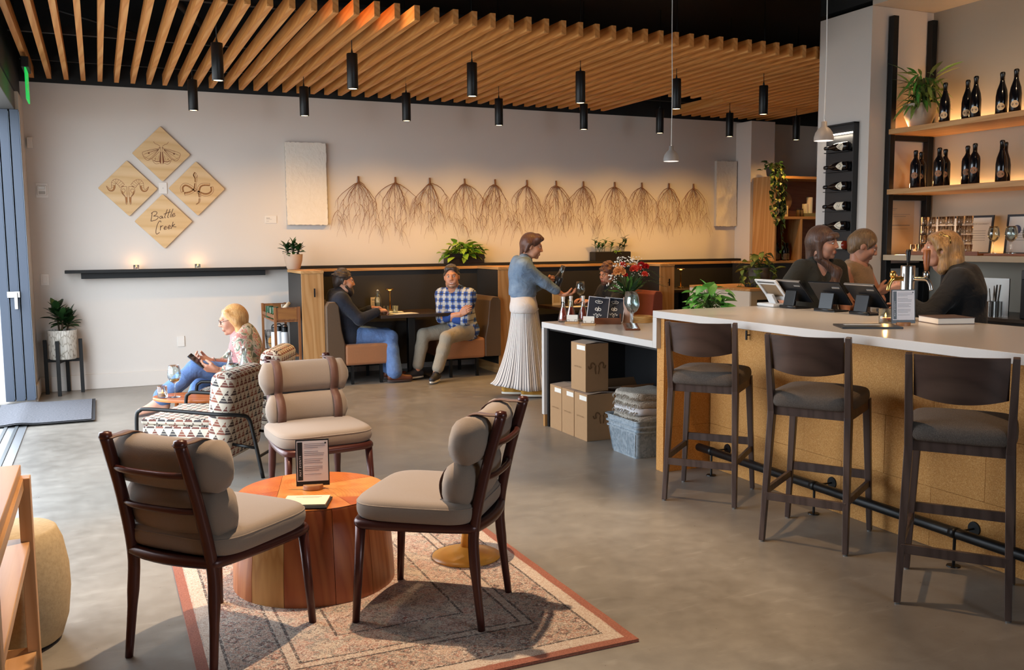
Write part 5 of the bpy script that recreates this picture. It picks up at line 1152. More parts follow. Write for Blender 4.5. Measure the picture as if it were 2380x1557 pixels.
for i, (ang_, hm, hl) in enumerate(((R3(-60), M('tap_wood', '#8a5128', .4), .11), (R3(170), BMET, .09))):
    c, s = math.cos(ang_), math.sin(ang_); P = lambda d, z: (c * d, s * d, z)
    part('faucet', B().tube(smooth_path([P(.03, .235), P(.075, .235), P(.10, .23), P(.118, .20), P(.124, .17)], 4), [.013] * 8 + [.011] * 9, 10).lathe([(.012, 0), (.017, .01), (.017, .03), (.008, .04)], 14, c=P(.095, .24)), STEEL if i == 0 else BRASS, t, smooth=True)
    if i == 0: part('tap_handle', B().lathe([(.010, .28), (.013, .30), (.017, .33), (.019, .28 + hl), (.015, .285 + hl), (0, .286 + hl)], 16, c=P(.095, 0)), hm, t, smooth=True)
part('tap_handle', B().lathe([(.006, .308), (.009, .33), (.013, .38), (.012, .395), (0, .396)], 14), BMET, t, smooth=True)
# ---------------------------------------------------------------- service counter behind the bar, with pothos
t = thing('service_counter', 'white panelled service counter with a pale wood top behind the bar', 'counter', (6.36, 7.92, 0)); part('side_panel', B().b2((0, 0, .1), (.02, 1.1, .972)), M('panel_cream', '#d6cbbb', .5), t); part('top', B().b2((-.004, -.006, .973), (1.3, 1.1, 1.0)), OAKX, t, bev=.002); part('carcass', B().b2((.021, .12, 0), (1.3, 1.1, .972)), BLACK, t); part('end_frame', B().b2((.021, 0, .88), (1.3, .12, .972)).b2((.021, 0, .0), (.10, .12, .88)), M('panel_tan', '#a08a6a', .6), t)
t = thing('plant_tray', 'round black tray under the grey pot on the service counter', 'tray', (6.78, 8.28, 1.0)); part('tray', B().lathe([(0, 0), (.155, 0), (.165, .03), (.158, .03), (.15, .01), (0, .01)], 32), M('tray_black', '#221c17', .6), t, smooth=True)
t = thing('potted_pothos', 'pothos in a round grey pot on the service counter', 'plant', (6.78, 8.28, 1.012)); pot(t, [(.075, 0), (.095, .02), (.118, .10), (.125, .19), (.127, .2), (.118, .2), (.115, .17), (0, .165)], M('grey_stoneware', '#5f564e', .6), .175, .115)
pothos(t, (0, 0, .2), 40, .22, .19, .10, LO, 41, 'heart', 6, (1, .8), -.35)
# ---------------------------------------------------------------- back bar alcove
SX0, SX1 = 6.38, 6.925
bb = thing('backbar_shelving', 'oak shelves on a black steel frame behind the bar', 'shelving', (0, 0, 0))
for z, th in ((2.478, .045), (1.957, .045)): part('shelf', B().b2((SX0, -1.5, z - th), (SX1, 6.10, z)), OAKY, bb, bev=.002)
part('counter_shelf', B().b2((SX0 - .02, -1.5, 1.335), (SX1, 6.10, 1.383)), M('counter_beige', '#b09c80', .4), bb, bev=.002)
for x in (SX0 + .035, SX1 - .045):
    part('post', B().b2((x - .03, 6.085, 0), (x + .03, 6.14, 3.45)), BMET, bb, bev=.003); 
for z in (2.425, 1.905, 1.30): part('bracket', B().b2((SX0 + .065, 6.09, z - .04), (SX1 - .075, 6.135, z + .005)), BMET, bb)
lc = thing('backbar_cabinet', 'low dark cabinet under the back bar shelves', 'cabinet', (0, 0, 0)); part('carcass', B().b2((6.30, -1.5, 0), (6.92, 6.08, .88)), M('cabinet_dark', '#241d18', .5), lc); part('worktop', B().b2((6.28, -1.5, .881), (6.92, 6.08, .91)), M('worktop_dark', '#3a332d', .35), lc, bev=.003)
# led strips under the shelves (they light the niche in the photo)
for z, e in ((2.479, 16), (1.958, 22), (1.384, 9)):
    part('led_strip', B().b2((SX1 - .05, -1.0, z), (SX1 - .03, 6.0, z + .006)), emit('led_strip', '#ffb066', 4), bb)
    a_ = area('led_glow', (SX1 - .05, 3.6, z + .012), (0, R3(180 + 14), 0), .03, 4.8, e, (1.0, .55, .22))
a_ = area('led_glow', (6.62, 6.05, 2.5), (R3(-100), 0, 0), .35, .03, 3, (1.0, .55, .22)); a_ = area('led_glow', (6.62, 6.04, 1.97), (R3(-100), 0, 0), .35, .03, 3.5, (1.0, .55, .22)); a_ = area('led_glow', (6.62, 6.04, 1.40), (R3(-100), 0, 0), .35, .03, 2.5, (1.0, .55, .22))
BOT = M('black_bottle', '#0d0c10', .12); WAXB = M('wax_black', '#08080a', .3)
BURG = [(.036, 0), (.040, .006), (.040, .13), (.034, .175), (.018, .225), (.0145, .25), (.0145, .285)]; BORD = [(.036, 0), (.040, .006), (.040, .185), (.036, .205), (.018, .235), (.0145, .25), (.0145, .285)]
BOTM = {}
def bottle(loc, label, group, kind='burg', seal='#d9b489', rot=None, face=math.radians(215), lab='round', s=1.0, name='wine_bottle', bm=None, mark=0):
    t = thing(name, label, 'bottle', loc, 0, group)
    if rot: t.rotation_euler = rot
    pr = BURG if kind == 'burg' else BORD; key = (kind, s, (bm or BOT).name)
    if key not in BOTM: BOTM[key] = (B().lathe([(r_ * s, z * s) for r_, z in [(0, 0)] + pr + [(0, .285)]], 24).mesh('body', bm or BOT, True), B().lathe([(.0158 * s, .24 * s), (.0160 * s, .278 * s), (.018 * s, .284 * s), (.0175 * s, .297 * s), (.012 * s, .303 * s), (0, .304 * s)], 16).mesh('wax_cap', WAXB, True))
    part('body', BOTM[key][0], None, t); part('wax_cap', BOTM[key][1], None, t)
    R = .0406 * s; b = B()
    if lab == 'round':
        n = 16; vs = [(0, 0)] + [(.026 * math.cos(k * 6.2832 / n), .026 * math.sin(k * 6.2832 / n)) for k in range(n)]; zc = .055 if kind == 'burg' else .10; fs = [(0, 1 + k, 1 + (k + 1) % n) for k in range(n)]
    elif lab == 'diamond': vs = [(0, 0), (-.045, 0), (0, .05), (.045, 0), (0, -.045)]; fs = [(0, 1, 2), (0, 2, 3), (0, 3, 4), (0, 4, 1)]; zc = .065
    else: vs = [(-.045, -.05), (.045, -.05), (.045, .03), (.02, .045), (-.02, .045), (-.045, .03)]; fs = [tuple(range(6))]; zc = .07
    if lab == 'tag':
        vs = [((-.045 + .09 * i / 8), -.05 + .09 * j + (.0 if j == 0 else .018 * (1 - abs(i - 4) / 4))) for j in (0, 1) for i in range(9)]; fs = [(i, i + 1, 10 + i, 9 + i) for i in range(8)]
    elif lab == 'diamond':
        vs = [(x_, 0 if q == 1 else (1 - abs(x_) / .05) * (.05 if q == 2 else -.045)) for q in range(3) for x_ in [-.05 + .0125 * i for i in range(9)]]; fs = [(q * 9 + i, q * 9 + i + 1, q * 9 + 10 + i, q * 9 + 9 + i) for q in (0, 1) for i in range(8)]
    W = lambda u, v, e=0: ((R + .0008 + e) * math.cos(face + u * s / R), (R + .0008 + e) * math.sin(face + u * s / R), (zc + v) * s)
    b.add([W(u, v) for u, v in vs], fs); part('seal_label', b, M('label_' + seal.strip('#'), seal, .6), t, weld=False)
    k = B()
    if lab == 'round':
        for rr_ in (.019, .012, .005): k.tube([W(rr_ * math.cos(q * .5236), rr_ * math.sin(q * .5236), .0012) for q in range(12)], .0013, 4, closed=True)
    else:
        mk = [[(-.02, .0), (-.01, .02), (0, 0), (.012, -.018), (.022, 0)], [(-.02, .015), (0, -.02), (.02, .015)], [(-.022, -.01), (-.01, .015), (.01, .015), (.022, -.01)], [(-.015, .02), (.012, .008), (-.012, -.006), (.014, -.02)], [(-.02, -.02), (0, .025), (.02, -.02)], [(-.02, 0), (0, .02), (.02, 0), (0, -.02)]][mark % 6]
        P = smooth_path([(u, v, 0) for u, v in mk], 3); k.tube([W(p.x, p.y, .0003) for p in P], .0016, 3)
    part('seal_emblem', k, M('label_ink', '#8a5a34' if lab == 'round' else '#2a2622', .6) if lab != 'round' else M('seal_ink', '#c79c6c', .6), t)
    return t
g1 = 'wax capped bottles on the top back bar shelf'; nm = ['first', 'second', 'third', 'fourth', 'fifth']
for i, (x, y, X) in enumerate(((2195, 275, 6.47), (2247, 268, 6.53), (2266, 265, 6.44), (2327, 258, 6.48), (2359, 255, 6.46))):
    p = PX(x, y, X); bottle((X, p.y, 2.4785), '%s bottle from the plant on the top back bar shelf' % nm[i], g1, face=R3(212), s=1.08, seal='#ecd0a4')
g2 = 'dark bottles on the middle back bar shelf'
for i, (x, y, X, k_) in enumerate(((2126, 437, 6.46, 'bord'), (2139, 433, 6.62, 'bord'), (2181, 433, 6.46, 'bord'), (2195, 430, 6.62, 'bord'), (2246, 430, 6.56, 'bord'), (2263, 428, 6.45, 'bord'), (2326, 424, 6.45, 'burg'), (2334, 421, 6.6, 'burg'))):
    p = PX(x, y, X); bottle((X, p.y, 1.9575), ['leftmost front dark bottle on the middle shelf', 'leftmost rear dark bottle on the middle shelf', 'second front dark bottle on the middle shelf', 'second rear dark bottle on the middle shelf', 'third rear dark bottle on the middle shelf', 'third front dark bottle on the middle shelf', 'rightmost front dark bottle on the middle shelf', 'rightmost rear dark bottle on the middle shelf'][i], g2, k_, '#96644c', face=R3(212), s=1.06)
t = thing('bottle_tray', 'low wooden tray behind the bottles on the middle shelf', 'tray', (6.72, 5.2, 1.9575)); part('tray', B().b2((0, -.9, 0), (.16, .75, .02)), OAKY, t, bev=.002)
# shelf plant
t = thing('potted_plant', 'arching long leaved plant in a stone bowl on the top shelf', 'plant', (6.56, PX(2137, 280, 6.56).y, 2.4785)); pot(t, [(.06, 0), (.09, .02), (.125, .10), (.138, .19), (.14, .2), (.13, .2), (.125, .17), (0, .16)], M('stone_bowl', '#a89a8a', .6), .172, .126)
r = random.Random(9); b = B()
for k in range(120):
    a = r.uniform(0, 6.28); h = r.uniform(.02, .30); rad = r.uniform(.04, .20); c = Vector((rad * math.cos(a) * .6, rad * math.sin(a) * .6 - .03, .17 + h)); 
    if k % 5 == 0: b.tube(smooth_path([(0, 0, .16), (c.x * .6, c.y * .6, .17 + h * .6), c], 3), .004, 5)
    leaf(t, 'lance', LM if k % 3 == 0 else LO, c, (math.cos(a) * .7 - .15, min(.25, math.sin(a)), r.uniform(-1.5, .6)), r.uniform(.12, .22), r.uniform(-.4, .4))
part('stems', b, STEM, t)
# notice and framed certificates
t = thing('paper_notice', 'tan printed notice pinned to the end wall of the back bar', 'notice', (6.62, 6.148, 1.39)); part('sheet', B().b2((-.17, -.003, 0), (.15, 0, .47)), M('notice_paper', '#c9b294', .7), t)
part('print', B().b2((-.15, -.0036, .40), (-.06, -.0032, .404)).b2((-.15, -.0036, .385), (-.08, -.0032, .388)).b2((-.13, -.0036, .35), (.10, -.0032, .353)).b2((-.1, -.0036, .33), (.05, -.0032, .334)).b2((-.13, -.0036, .25), (.10, -.0032, .258)).b2((-.13, -.0036, .22), (.08, -.0032, .223)).lathe([(0, 0), (.018, 0)], 12, c=(0, 0, 0), cap=False), M('print_grey'), t)
for i, (x0, x1, yt, yb) in enumerate(((2165, 2232, 500, 585), (2235, 2312, 497, 585), (2344, 2420, 495, 588))):
    A_, C_ = PX(x0, yt, 6.86), PX(x1, yt, 6.86); w = abs(A_.y - C_.y) / 2; h = .33
    t = thing('framed_certificate', ['framed certificate behind the stacked tumblers', 'framed certificate of occupancy behind the wine glasses', 'framed certificate with a round blue seal at the right edge'][i], 'picture frame', (6.83, (A_.y + C_.y) / 2, 1.385), 0, 'framed certificates leaning on the wall'); t.rotation_euler = (0, R3(6), 0)
    FRB = M('frame_black', '#191a22', .4); part('frame', B().b2((-.012, -w, 0), (.0, w, .018)).b2((-.012, -w, h - .018), (0, w, h)).b2((-.012, -w, .018), (0, -w + .016, h - .018)).b2((-.012, w - .016, .018), (0, w, h - .018)), FRB, t); part('sheet', B().b2((-.006, -w + .016, .018), (-.002, w - .016, h - .018)), PAPER, t)
    if i == 1: lettering('CERTIFICATE OF OCCUPANCY', .0135 * w / .13, M('print_grey'), t, (-.0072, 0, h * .78), (R3(90), 0, R3(-90)))
    b = B()
    for k in range(5): b.b2((-.0072, -w * .6, h * .6 - k * .02), (-.0064, w * .5, h * .6 - k * .02 + .003))
    part('print', b, M('print_grey'), t)
    if i == 2: part('round_seal', B().lathe([(.012, 0), (.038, 0), (.038, .001), (.012, .001)], 24), M('seal_blue', '#39415e', .6), t, loc=(-.0075, w * .35, h * .62), rot=(0, R3(-90), 0))
# glassware
TG = glass('tumbler_glass', '#f3ece2'); TUM = B().lathe([(.029, 0), (.031, .003), (.0335, .073), (.0315, .073), (.0285, .012), (0, .010)], 18).mesh('tumbler', TG, True)
t = thing('glass_tray', 'wooden tray under the stacked tumblers', 'tray', (6.50, 5.52, 1.384)); part('tray', B().b2((-.10, -.36, 0), (.12, .36, .016)), wood('tray_wood', '#8a4f28', '#77411e', axis=1), t, bev=.002); part('rim', B().b2((-.112, -.36, 0), (-.1005, .36, .032)), MATS['tray_wood'], t)
lv = ['bottom', 'second', 'third', 'top']; cl = ['first', 'second', 'third', 'fourth', 'fifth', 'sixth', 'seventh']
for j in range(7):
    for k in range(4):
        if j == 0 and k > 0: continue
        o = part('tumbler', TUM, None); o.location = (6.45 + .012 * (j % 2), 5.84 - j * .09, 1.401 + k * .0765)
        tag(o, '%s clear tumbler from the left, %s of its stack' % (cl[j], lv[k]) if j else 'single clear tumbler at the left end of the tray', 'glass', 'stacked tumblers on the back bar')
t = thing('glass_tray', 'wooden tray under the upturned wine glasses', 'tray', (6.52, 4.93, 1.384)); part('tray', B().b2((-.1, -.2, 0), (.14, .2, .016)), MATS['tray_wood'], t, bev=.002)
for j in range(5):
    k = wine_glass((6.47 + .11 * (j % 2), 5.085 - j * .075, 1.4005), '%s wine glass on the small back bar tray, counted from the left' % cl[j], .95, None, 'wine glasses on the back bar')
for j in range(6):
    o = part('beer_glass', B().lathe([(.026, 0), (.028, .003), (.036, .13), (.034, .13), (.0265, .014), (0, .012)], 18), TG, smooth=True); o.location = (6.58, 4.66 - j * .085, 1.384 + .002); tag(o, '%s tall beer glass from the left on the back bar' % cl[j], 'glass', 'tall beer glasses on the back bar')
    o = part('tumbler', TUM, None); o.location = (6.45, 4.62 - j * .088, 1.3845); tag(o, '%s short tumbler from the left before the beer glasses' % cl[j], 'glass', 'short tumblers before the beer glasses')
# black ice machine
t = thing('drinks_machine', 'black boxy drinks machine on the dark worktop', 'machine', (6.32, 4.52, .911)); part('cabinet', B().b2((0, -.2, 0), (.5, .2, .36)), PLB, t, bev=.01); part('top_panel', B().b2((-.012, -.19, .30), (.02, .19, .37)), M('machine_grey', '#3a3d42', .35), t, bev=.006); part('handle_bar', B().b2((-.02, -.15, .245), (-.005, .15, .262)), STEEL, t, bev=.003); part('power_light', B().ball((-.014, .13, .335), .005, 8, 6), emit('led_white', '#ffffff', 4), t)
t = thing('bar_tools', 'steel caddy of bar tools beside the drinks machine', 'caddy', (6.36, 4.98, .911)); part('splash_plate', B().b2((.02, -.12, 0), (.03, .12, .30)), STEEL, t); part('caddy', B().lathe([(0, 0), (.045, 0), (.045, .12), (.042, .12), (.042, .005), (0, .005)], 20), STEEL, t, auto=40); part('tool_handles', B().tube([(0, 0, .01), (.02, .01, .24)], .004, 6).tube([(0, .01, .01), (-.02, .02, .22)], .004, 6).tube([(.01, -.01, .01), (.0, -.03, .25)], .006, 6), STEEL, t)
# ---------------------------------------------------------------- bottle rack on the column
rk = thing('bottle_rack', 'tall black display board with small shelves on the white column', 'bottle rack', (6.2, 0, 0)); part('board', B().b2((-.022, 6.275, 1.30), (-.001, 6.64, 2.545)), M('rack_black', '#17191c', .4), rk, bev=.002); part('side_fin', B().b2((-.06, 6.262, 1.30), (-.001, 6.274, 2.555)), M('rack_black'), rk); part('top_fin', B().b2((-.06, 6.262, 2.546), (-.001, 6.65, 2.556)), M('rack_black'), rk)
part('light_bar', B().b2((-.05, 6.29, 2.462), (-.035, 6.60, 2.474)), emit('rack_led', '#fff2e0', 6), rk); area('rack_glow', (6.14, 6.45, 2.455), (0, R3(-8), 0), .02, .3, 1.6, (1, .85, .66))
for i, z in enumerate((2.315, 2.14, 1.963, 1.785, 1.61, 1.435)):
    part('peg_shelf', B().b2((-.085, 6.30, z - .012), (-.022, 6.60, z - .006)), M('rack_black'), rk)
    bottle((6.2 - .066, 6.315, z + .036), ['topmost', 'second', 'third', 'fourth', 'fifth', 'lowest'][i] + ' wine bottle lying on the black display rack', 'bottles lying on the display rack', 'burg', '#e6dcc6', rot=(R3(-90), 0, 0), face=R3(180), lab='diamond' if i in (0, 1, 2, 4) else 'tag', s=.98, mark=i, bm=M('rose_dark_bottle', '#7a2a1c', .1) if i == 5 else None)
# ---------------------------------------------------------------- open oak shelf by the back column
YS = 9.83; XS = 8.29
sh = thing('oak_shelf_unit', 'open oak shelf unit beside the back column', 'shelf', (XS, YS, 0)); ZB, ZT = 1.24, 2.375
part('side_board', B().b2((0, 0, ZB), (.03, .46, ZT)), OAK, sh, bev=.002); part('top_board', B().b2((.03, 0, ZT - .035), (1.3, .46, ZT)), OAKX, sh, bev=.002); part('middle_shelf', B().b2((.03, .0, 1.80), (1.3, .46, 1.835)), OAKX, sh, bev=.002); part('bottom_board', B().b2((-.35, -.02, ZB - .03), (1.3, .46, ZB - .001)), OAKX, sh, bev=.002); part('divider', B().b2((.44, .0, ZB), (.475, .46, 1.80)), OAK, sh, bev=.002); part('back_board', B().b2((.03, .46, ZB), (1.3, .475, ZT)), wood('oak_dark_back', '#9a5f34', '#87512a', axis=0), sh); part('base_panel', B().b2((-.33, .0, 0), (1.3, .46, ZB - .031)), CHAR, sh); part('base_frame', B().b2((.40, -.012, 0), (.46, -.001, ZB - .031)), OAK, sh)
spot('shelf_spot', (XS + .6, YS - .9, 3.15), (XS + .45, YS + .3, 1.8), 22, (1, .62, .3), 60, .5, .02)
g3 = 'wine bottles in the oak shelf unit'
for i, (x, y, z) in enumerate(((.085, .08, 1.8355), (.20, .10, 1.8355), (.10, .12, ZB), (.19, .16, ZB), (.26, .10, ZB), (.33, .13, ZB))):
    bottle((XS + x, YS + y, z), ['left bottle on the middle board of the oak shelf', 'right bottle on the middle board of the oak shelf', 'tall bottle in the lower left bay of the oak shelf', 'second bottle in the lower left bay of the oak shelf', 'third bottle in the lower left bay of the oak shelf', 'rightmost bottle in the lower left bay of the oak shelf'][i], g3, 'burg' if i < 2 else 'bord', '#d9c9ac' if i < 2 else '#6a5a48', face=R3(250), lab='diamond' if i < 2 else 'tag', s=1.05 if i < 3 else .8, mark=i)
t = thing('framed_card', 'small framed card on the oak shelf', 'picture frame', (XS + .31, YS + .16, 1.8355)); part('frame', B().b2((-.05, 0, 0), (.05, .012, .15)), PAPERW, t, bev=.002); part('picture', B().b2((-.03, -.001, .04), (.03, .0, .10)), M('print_grey'), t)
t = thing('disc_sculpture', 'pale round disc sculpture with a hole on the oak shelf', 'sculpture', (XS + .42, YS + .32, 1.8355)); part('disc', B().lathe([(.03, -.01), (.13, -.012), (.135, 0), (.13, .012), (.03, .01), (.028, 0), (.03, -.01)], 40, cap=False), M('disc_tan', '#b58f64', .7), t, loc=(0, 0, .22), rot=(R3(90), 0, 0), smooth=True); part('stand', B().b2((-.05, -.03, 0), (.05, .03, .015)).tube([(0, 0, .015), (0, 0, .09)], .006, 8), BMET, t)
t = thing('book', 'grey green book under the two candles', 'book', (XS + .74, YS + .2, 1.8355)); part('cover', B().b2((-.13, -.09, 0), (.13, .09, .05)), M('book_green', '#7c7a5c', .7), t, bev=.002)
for i, (x, h) in enumerate(((.69, .13), (.77, .22))): t = thing('pillar_candle', ['short cream pillar candle on the grey book', 'tall cream pillar candle on the grey book'][i], 'candle', (XS + x, YS + .2, 1.886), 0, 'cream pillar candles'); part('wax', B().lathe([(0, 0), (.04, 0), (.041, h - .004), (.036, h), (0, h - .006)], 20), WAX, t, auto=40); part('wick', B().tube([(0, 0, h - .006), (.002, 0, h + .01)], .0015, 5), BLACK, t)
for i, x in enumerate((.52, .58)): t = thing('jar', ['left small dark jar on the oak shelf', 'right small dark jar on the oak shelf'][i], 'jar', (XS + x, YS + .14, 1.8355), 0, 'small dark jars'); part('jar', B().lathe([(0, 0), (.024, 0), (.025, .08), (.018, .095), (0, .096)], 16), M('jar_brown', '#6b5a3c', .3), t, smooth=True); part('lid', B().lathe([(.02, .09), (.021, .11), (0, .111)], 16), M('jar_lid', '#3a3024', .5), t, auto=40)
t = thing('trailing_pothos', 'long trailing pothos spilling from the top of the oak shelf', 'plant', (XS + .02, YS + .10, ZT)); pot(t, [(.06, 0), (.07, .01), (.085, .12), (.078, .12), (.075, .1), (0, .09)], M('dark_pot'), .1, .074); r = random.Random(77); b = B()
pothos(t, (0, 0, .10), 34, .15, .13, .075, LD, 51, 'heart', 0, (1, .8), -.5)
for k in range(9):
    a = r.uniform(2.6, 6.2); x0 = .12 * math.cos(a) - .02; y0 = -.115 - .03 * r.random(); L = r.uniform(.35, 1.0) if k else 1.08; pts = [(0, 0, .11), (x0 * .6, y0 * .7, .13), (x0, y0 - .02, .02)]
    for q in range(1, 6): pts.append((x0 + r.uniform(-.04, .03), y0 - .03, -L * q / 5))
    P = smooth_path(pts, 4); b.tube(P, .002, 4)
    for q in range(6, len(P), 1):
        if r.random() < .8: leaf(t, 'heart', LD if q % 3 else LO, P[q], (r.uniform(-1, 1), -.4, -.7), .07 * r.uniform(.6, 1.1), r.uniform(-.6, .6))
part('trailing_stems', b, STEM, t, weld=False)
# ---------------------------------------------------------------- people: smooth distance-field bodies
class SDF:
    def __init__(s): s.p = []
    def cone(s, a, b, r1, r2=None, k=.03, op='u'): s.p.append(('c', np.array(a, float), np.array(b, float), r1, r1 if r2 is None else r2, k, op)); return s
    def ell(s, c, r, R=None, k=.03, op='u'): s.p.append(('e', np.array(c, float), np.array(r, float), None if R is None else np.array(R, float), 0, k, op)); return s
    def plane(s, c, n, k=.01): s.p.append(('p', np.array(c, float), np.array(n, float), 0, 0, k, 's')); return s   # cut away the side n points to
    def xf(s, R, t, sc=1.0):
        R = np.array(R); t = np.array(t); o = SDF()
        for q in s.p:
            if q[0] == 'c': o.p.append(('c', R @ q[1] * sc + t, R @ q[2] * sc + t, q[3] * sc, q[4] * sc, q[5] * sc, q[6]))
            elif q[0] == 'e': o.p.append(('e', R @ q[1] * sc + t, q[2] * sc, R if q[3] is None else R @ q[3], 0, q[5] * sc, q[6]))
            else: o.p.append(('p', R @ q[1] * sc + t, R @ q[2], 0, 0, q[5], q[6]))
        return o
    def grow(s, d):
        o = SDF()
        for q in s.p: o.p.append((q[0], q[1], q[2], q[3] + d, q[4] + d, q[5], q[6]) if q[0] == 'c' else (q[0], q[1], q[2] + d, q[3], 0, q[5], q[6]) if q[0] == 'e' else q)
        return o
    def __add__(s, o): r = SDF(); r.p = s.p + o.p; return r
    def mesh(s, h, box=None):
        lo = np.full(3, 1e9); hi = -lo
        for q in s.p:
            if q[6] != 'u': continue
            if q[0] == 'c': m = max(q[3], q[4]); l, u = np.minimum(q[1], q[2]) - m, np.maximum(q[1], q[2]) + m
            else: m = q[2].max(); l, u = q[1] - m, q[1] + m
            lo = np.minimum(lo, l); hi = np.maximum(hi, u)
        lo = lo - 3 * h; n = np.ceil((hi + 3 * h - lo) / h).astype(int) + 1; F = np.full(n, .2, np.float32)
        for q in s.p:
            k = q[5]
            if q[0] == 'c': m = max(q[3], q[4]) + k + 2 * h; a, b = np.minimum(q[1], q[2]) - m, np.maximum(q[1], q[2]) + m
            elif q[0] == 'e': m = q[2].max() + k + 2 * h; a, b = q[1] - m, q[1] + m
            else: a, b = lo, hi + 9
            i0 = np.maximum(0, np.floor((a - lo) / h).astype(int)); i1 = np.minimum(n, np.ceil((b - lo) / h).astype(int) + 1)
            if (i1 <= i0).any(): continue
            ax = [np.arange(i0[d], i1[d], dtype=np.float32) * h + lo[d] for d in range(3)]; X, Y, Z = np.meshgrid(*ax, indexing='ij'); P = np.stack([X, Y, Z], -1)
            if q[0] == 'c':
                ab = q[2] - q[1]; L = max(ab @ ab, 1e-9); t = np.clip(((P - q[1]) @ ab) / L, 0, 1); D = np.linalg.norm(P - q[1] - t[..., None] * ab, axis=-1) - (q[3] + (q[4] - q[3]) * t)
            elif q[0] == 'e':
                V = P - q[1]
                if q[3] is not None: V = V @ q[3]
                a0 = np.linalg.norm(V / q[2], axis=-1) + 1e-6; a1 = np.linalg.norm(V / q[2] ** 2, axis=-1) + 1e-6; D = a0 * (a0 - 1) / a1
            else: D = -((P - q[1]) @ q[2])
            sl = tuple(slice(i0[d], i1[d]) for d in range(3)); G = F[sl]
            if q[6] == 'u': hh = np.clip(.5 + .5 * (G - D) / k, 0, 1); F[sl] = G + (D - G) * hh - k * hh * (1 - hh)
            else: D = -D; hh = np.clip(.5 - .5 * (G - D) / k, 0, 1); F[sl] = G + (D - G) * hh + k * hh * (1 - hh)
        return nets(F, lo, h)
def nets(F, o, h):
    S = F < 0; n = F.shape; c = np.zeros([d - 1 for d in n], np.int8)
    cs = [(i, j, k) for i in (0, 1) for j in (0, 1) for k in (0, 1)]
    for i, j, k in cs: c += S[i:n[0] - 1 + i, j:n[1] - 1 + j, k:n[2] - 1 + k]
    mask = (c > 0) & (c < 8); cells = np.argwhere(mask); idx = np.full(mask.shape, -1, np.int64); idx[mask] = np.arange(len(cells)); acc = np.zeros((len(cells), 3)); cnt = np.zeros(len(cells))
    for a in cs:
        for d in range(3):
            if a[d]: continue
            b = list(a); b[d] = 1; fa = F[tuple((cells + a).T)]; fb = F[tuple((cells + b).T)]; x = (fa < 0) != (fb < 0); t = np.where(x, fa / np.where(x, fa - fb, 1), 0); pt = np.array(a) + t[:, None] * (np.array(b) - np.array(a)); acc[x] += pt[x]; cnt += x
    V = (cells + acc / np.maximum(cnt, 1)[:, None]) * h + o; Q = []
    for d in range(3):
        e, f = [(1, 2), (2, 0), (0, 1)][d]; A = [slice(0, m) for m in n]; A[d] = slice(0, n[d] - 1); Bs = list(A); Bs[d] = slice(1, n[d]); sa, sb = S[tuple(A)], S[tuple(Bs)]; E = np.argwhere(sa != sb)
        ok = (E[:, e] > 0) & (E[:, f] > 0) & (E[:, e] < n[e] - 1) & (E[:, f] < n[f] - 1); E = E[ok]
        def cell(de, df): g = E.copy(); g[:, e] -= de; g[:, f] -= df; return idx[tuple(g.T)]
        q = np.stack([cell(1, 1), cell(0, 1), cell(0, 0), cell(1, 0)], 1); inv = ~sa[tuple(E.T)]; q[inv] = q[inv][:, ::-1]; Q.append(q)
    Q = np.concatenate(Q); Q = Q[(Q >= 0).all(1)]; return V, Q
def relax(V, Q, it=2, w=.5):
    n = len(V)
    for _ in range(it):
        A = np.zeros((n, 3)); C = np.zeros(n)
        for i in range(4):
            np.add.at(A, Q[:, i], V[Q[:, (i + 1) % 4]] + V[Q[:, i - 1]]); np.add.at(C, Q[:, i], 2)
        V = V * (1 - w) + w * A / np.maximum(C, 1)[:, None]
    return V
def npmesh(name, parts, mats, origin, mi=None):
    V = np.concatenate([p[0] for p in parts]) - np.array(origin); o = 0; Q = []
    for p in parts: Q.append(p[1] + o); o += len(p[0])
    Q = np.concatenate(Q); me = bpy.data.meshes.new(name); me.vertices.add(len(V)); me.vertices.foreach_set('co', V.astype(np.float32).ravel()); me.loops.add(Q.size); me.loops.foreach_set('vertex_index', Q.astype(np.int32).ravel()); me.polygons.add(len(Q)); me.polygons.foreach_set('loop_start', np.arange(0, Q.size, 4, dtype=np.int32)); me.update(calc_edges=True)
    for m in mats: me.materials.append(m)
    me.polygons.foreach_set('use_smooth', [True] * len(Q))
    if mi is not None: me.polygons.foreach_set('material_index', mi(V + np.array(origin), Q).astype(np.int32))
    me.update(); return me
def ik(a, c, l1, l2, pole):
    a, c, pole = Vector(a), Vector(c), Vector(pole); d = c - a; L = min(d.length, (l1 + l2) * .999); u = d.normalized(); x = (l1 * l1 - l2 * l2 + L * L) / (2 * L); y = math.sqrt(max(0, l1 * l1 - x * x)); p = pole - u * pole.dot(u); p = p.normalized() if p.length > 1e-6 else u.orthogonal().normalized(); return a + u * x + p * y
def skinm(name, c, c2):
    t = NT(name, .5, base=c); v = t.co(); n = t.noise(v, 30, 3); t.inp('Base Color', t.mix(n, c, c2)); t.b.inputs['Subsurface Weight'].default_value = .12; t.b.inputs['Subsurface Radius'].default_value = (.012, .005, .003); return reg(t)
def hairm(name, c1, c2):
    t = NT(name, .42, base=c1); v = t.co((120, 120, 7)); n = t.noise(v, 1.0, 3, .6, .6); n2 = t.noise(t.co(), 14, 2); t.inp('Base Color', t.ramp(t.math('ADD', t.math('MULTIPLY', n, .7), t.math('MULTIPLY', n2, .3)), [(.3, c1), (.7, c2)])); t.bump(n, .7, .006); t.b.inputs['Sheen Weight'].default_value = .2; return reg(t)
LIP = M('lip_colour', '#a2574c', .4); EYEW = M('eye_white', '#e6e2dc', .2); IRIS = M('iris_brown', '#2c1d14', .15)
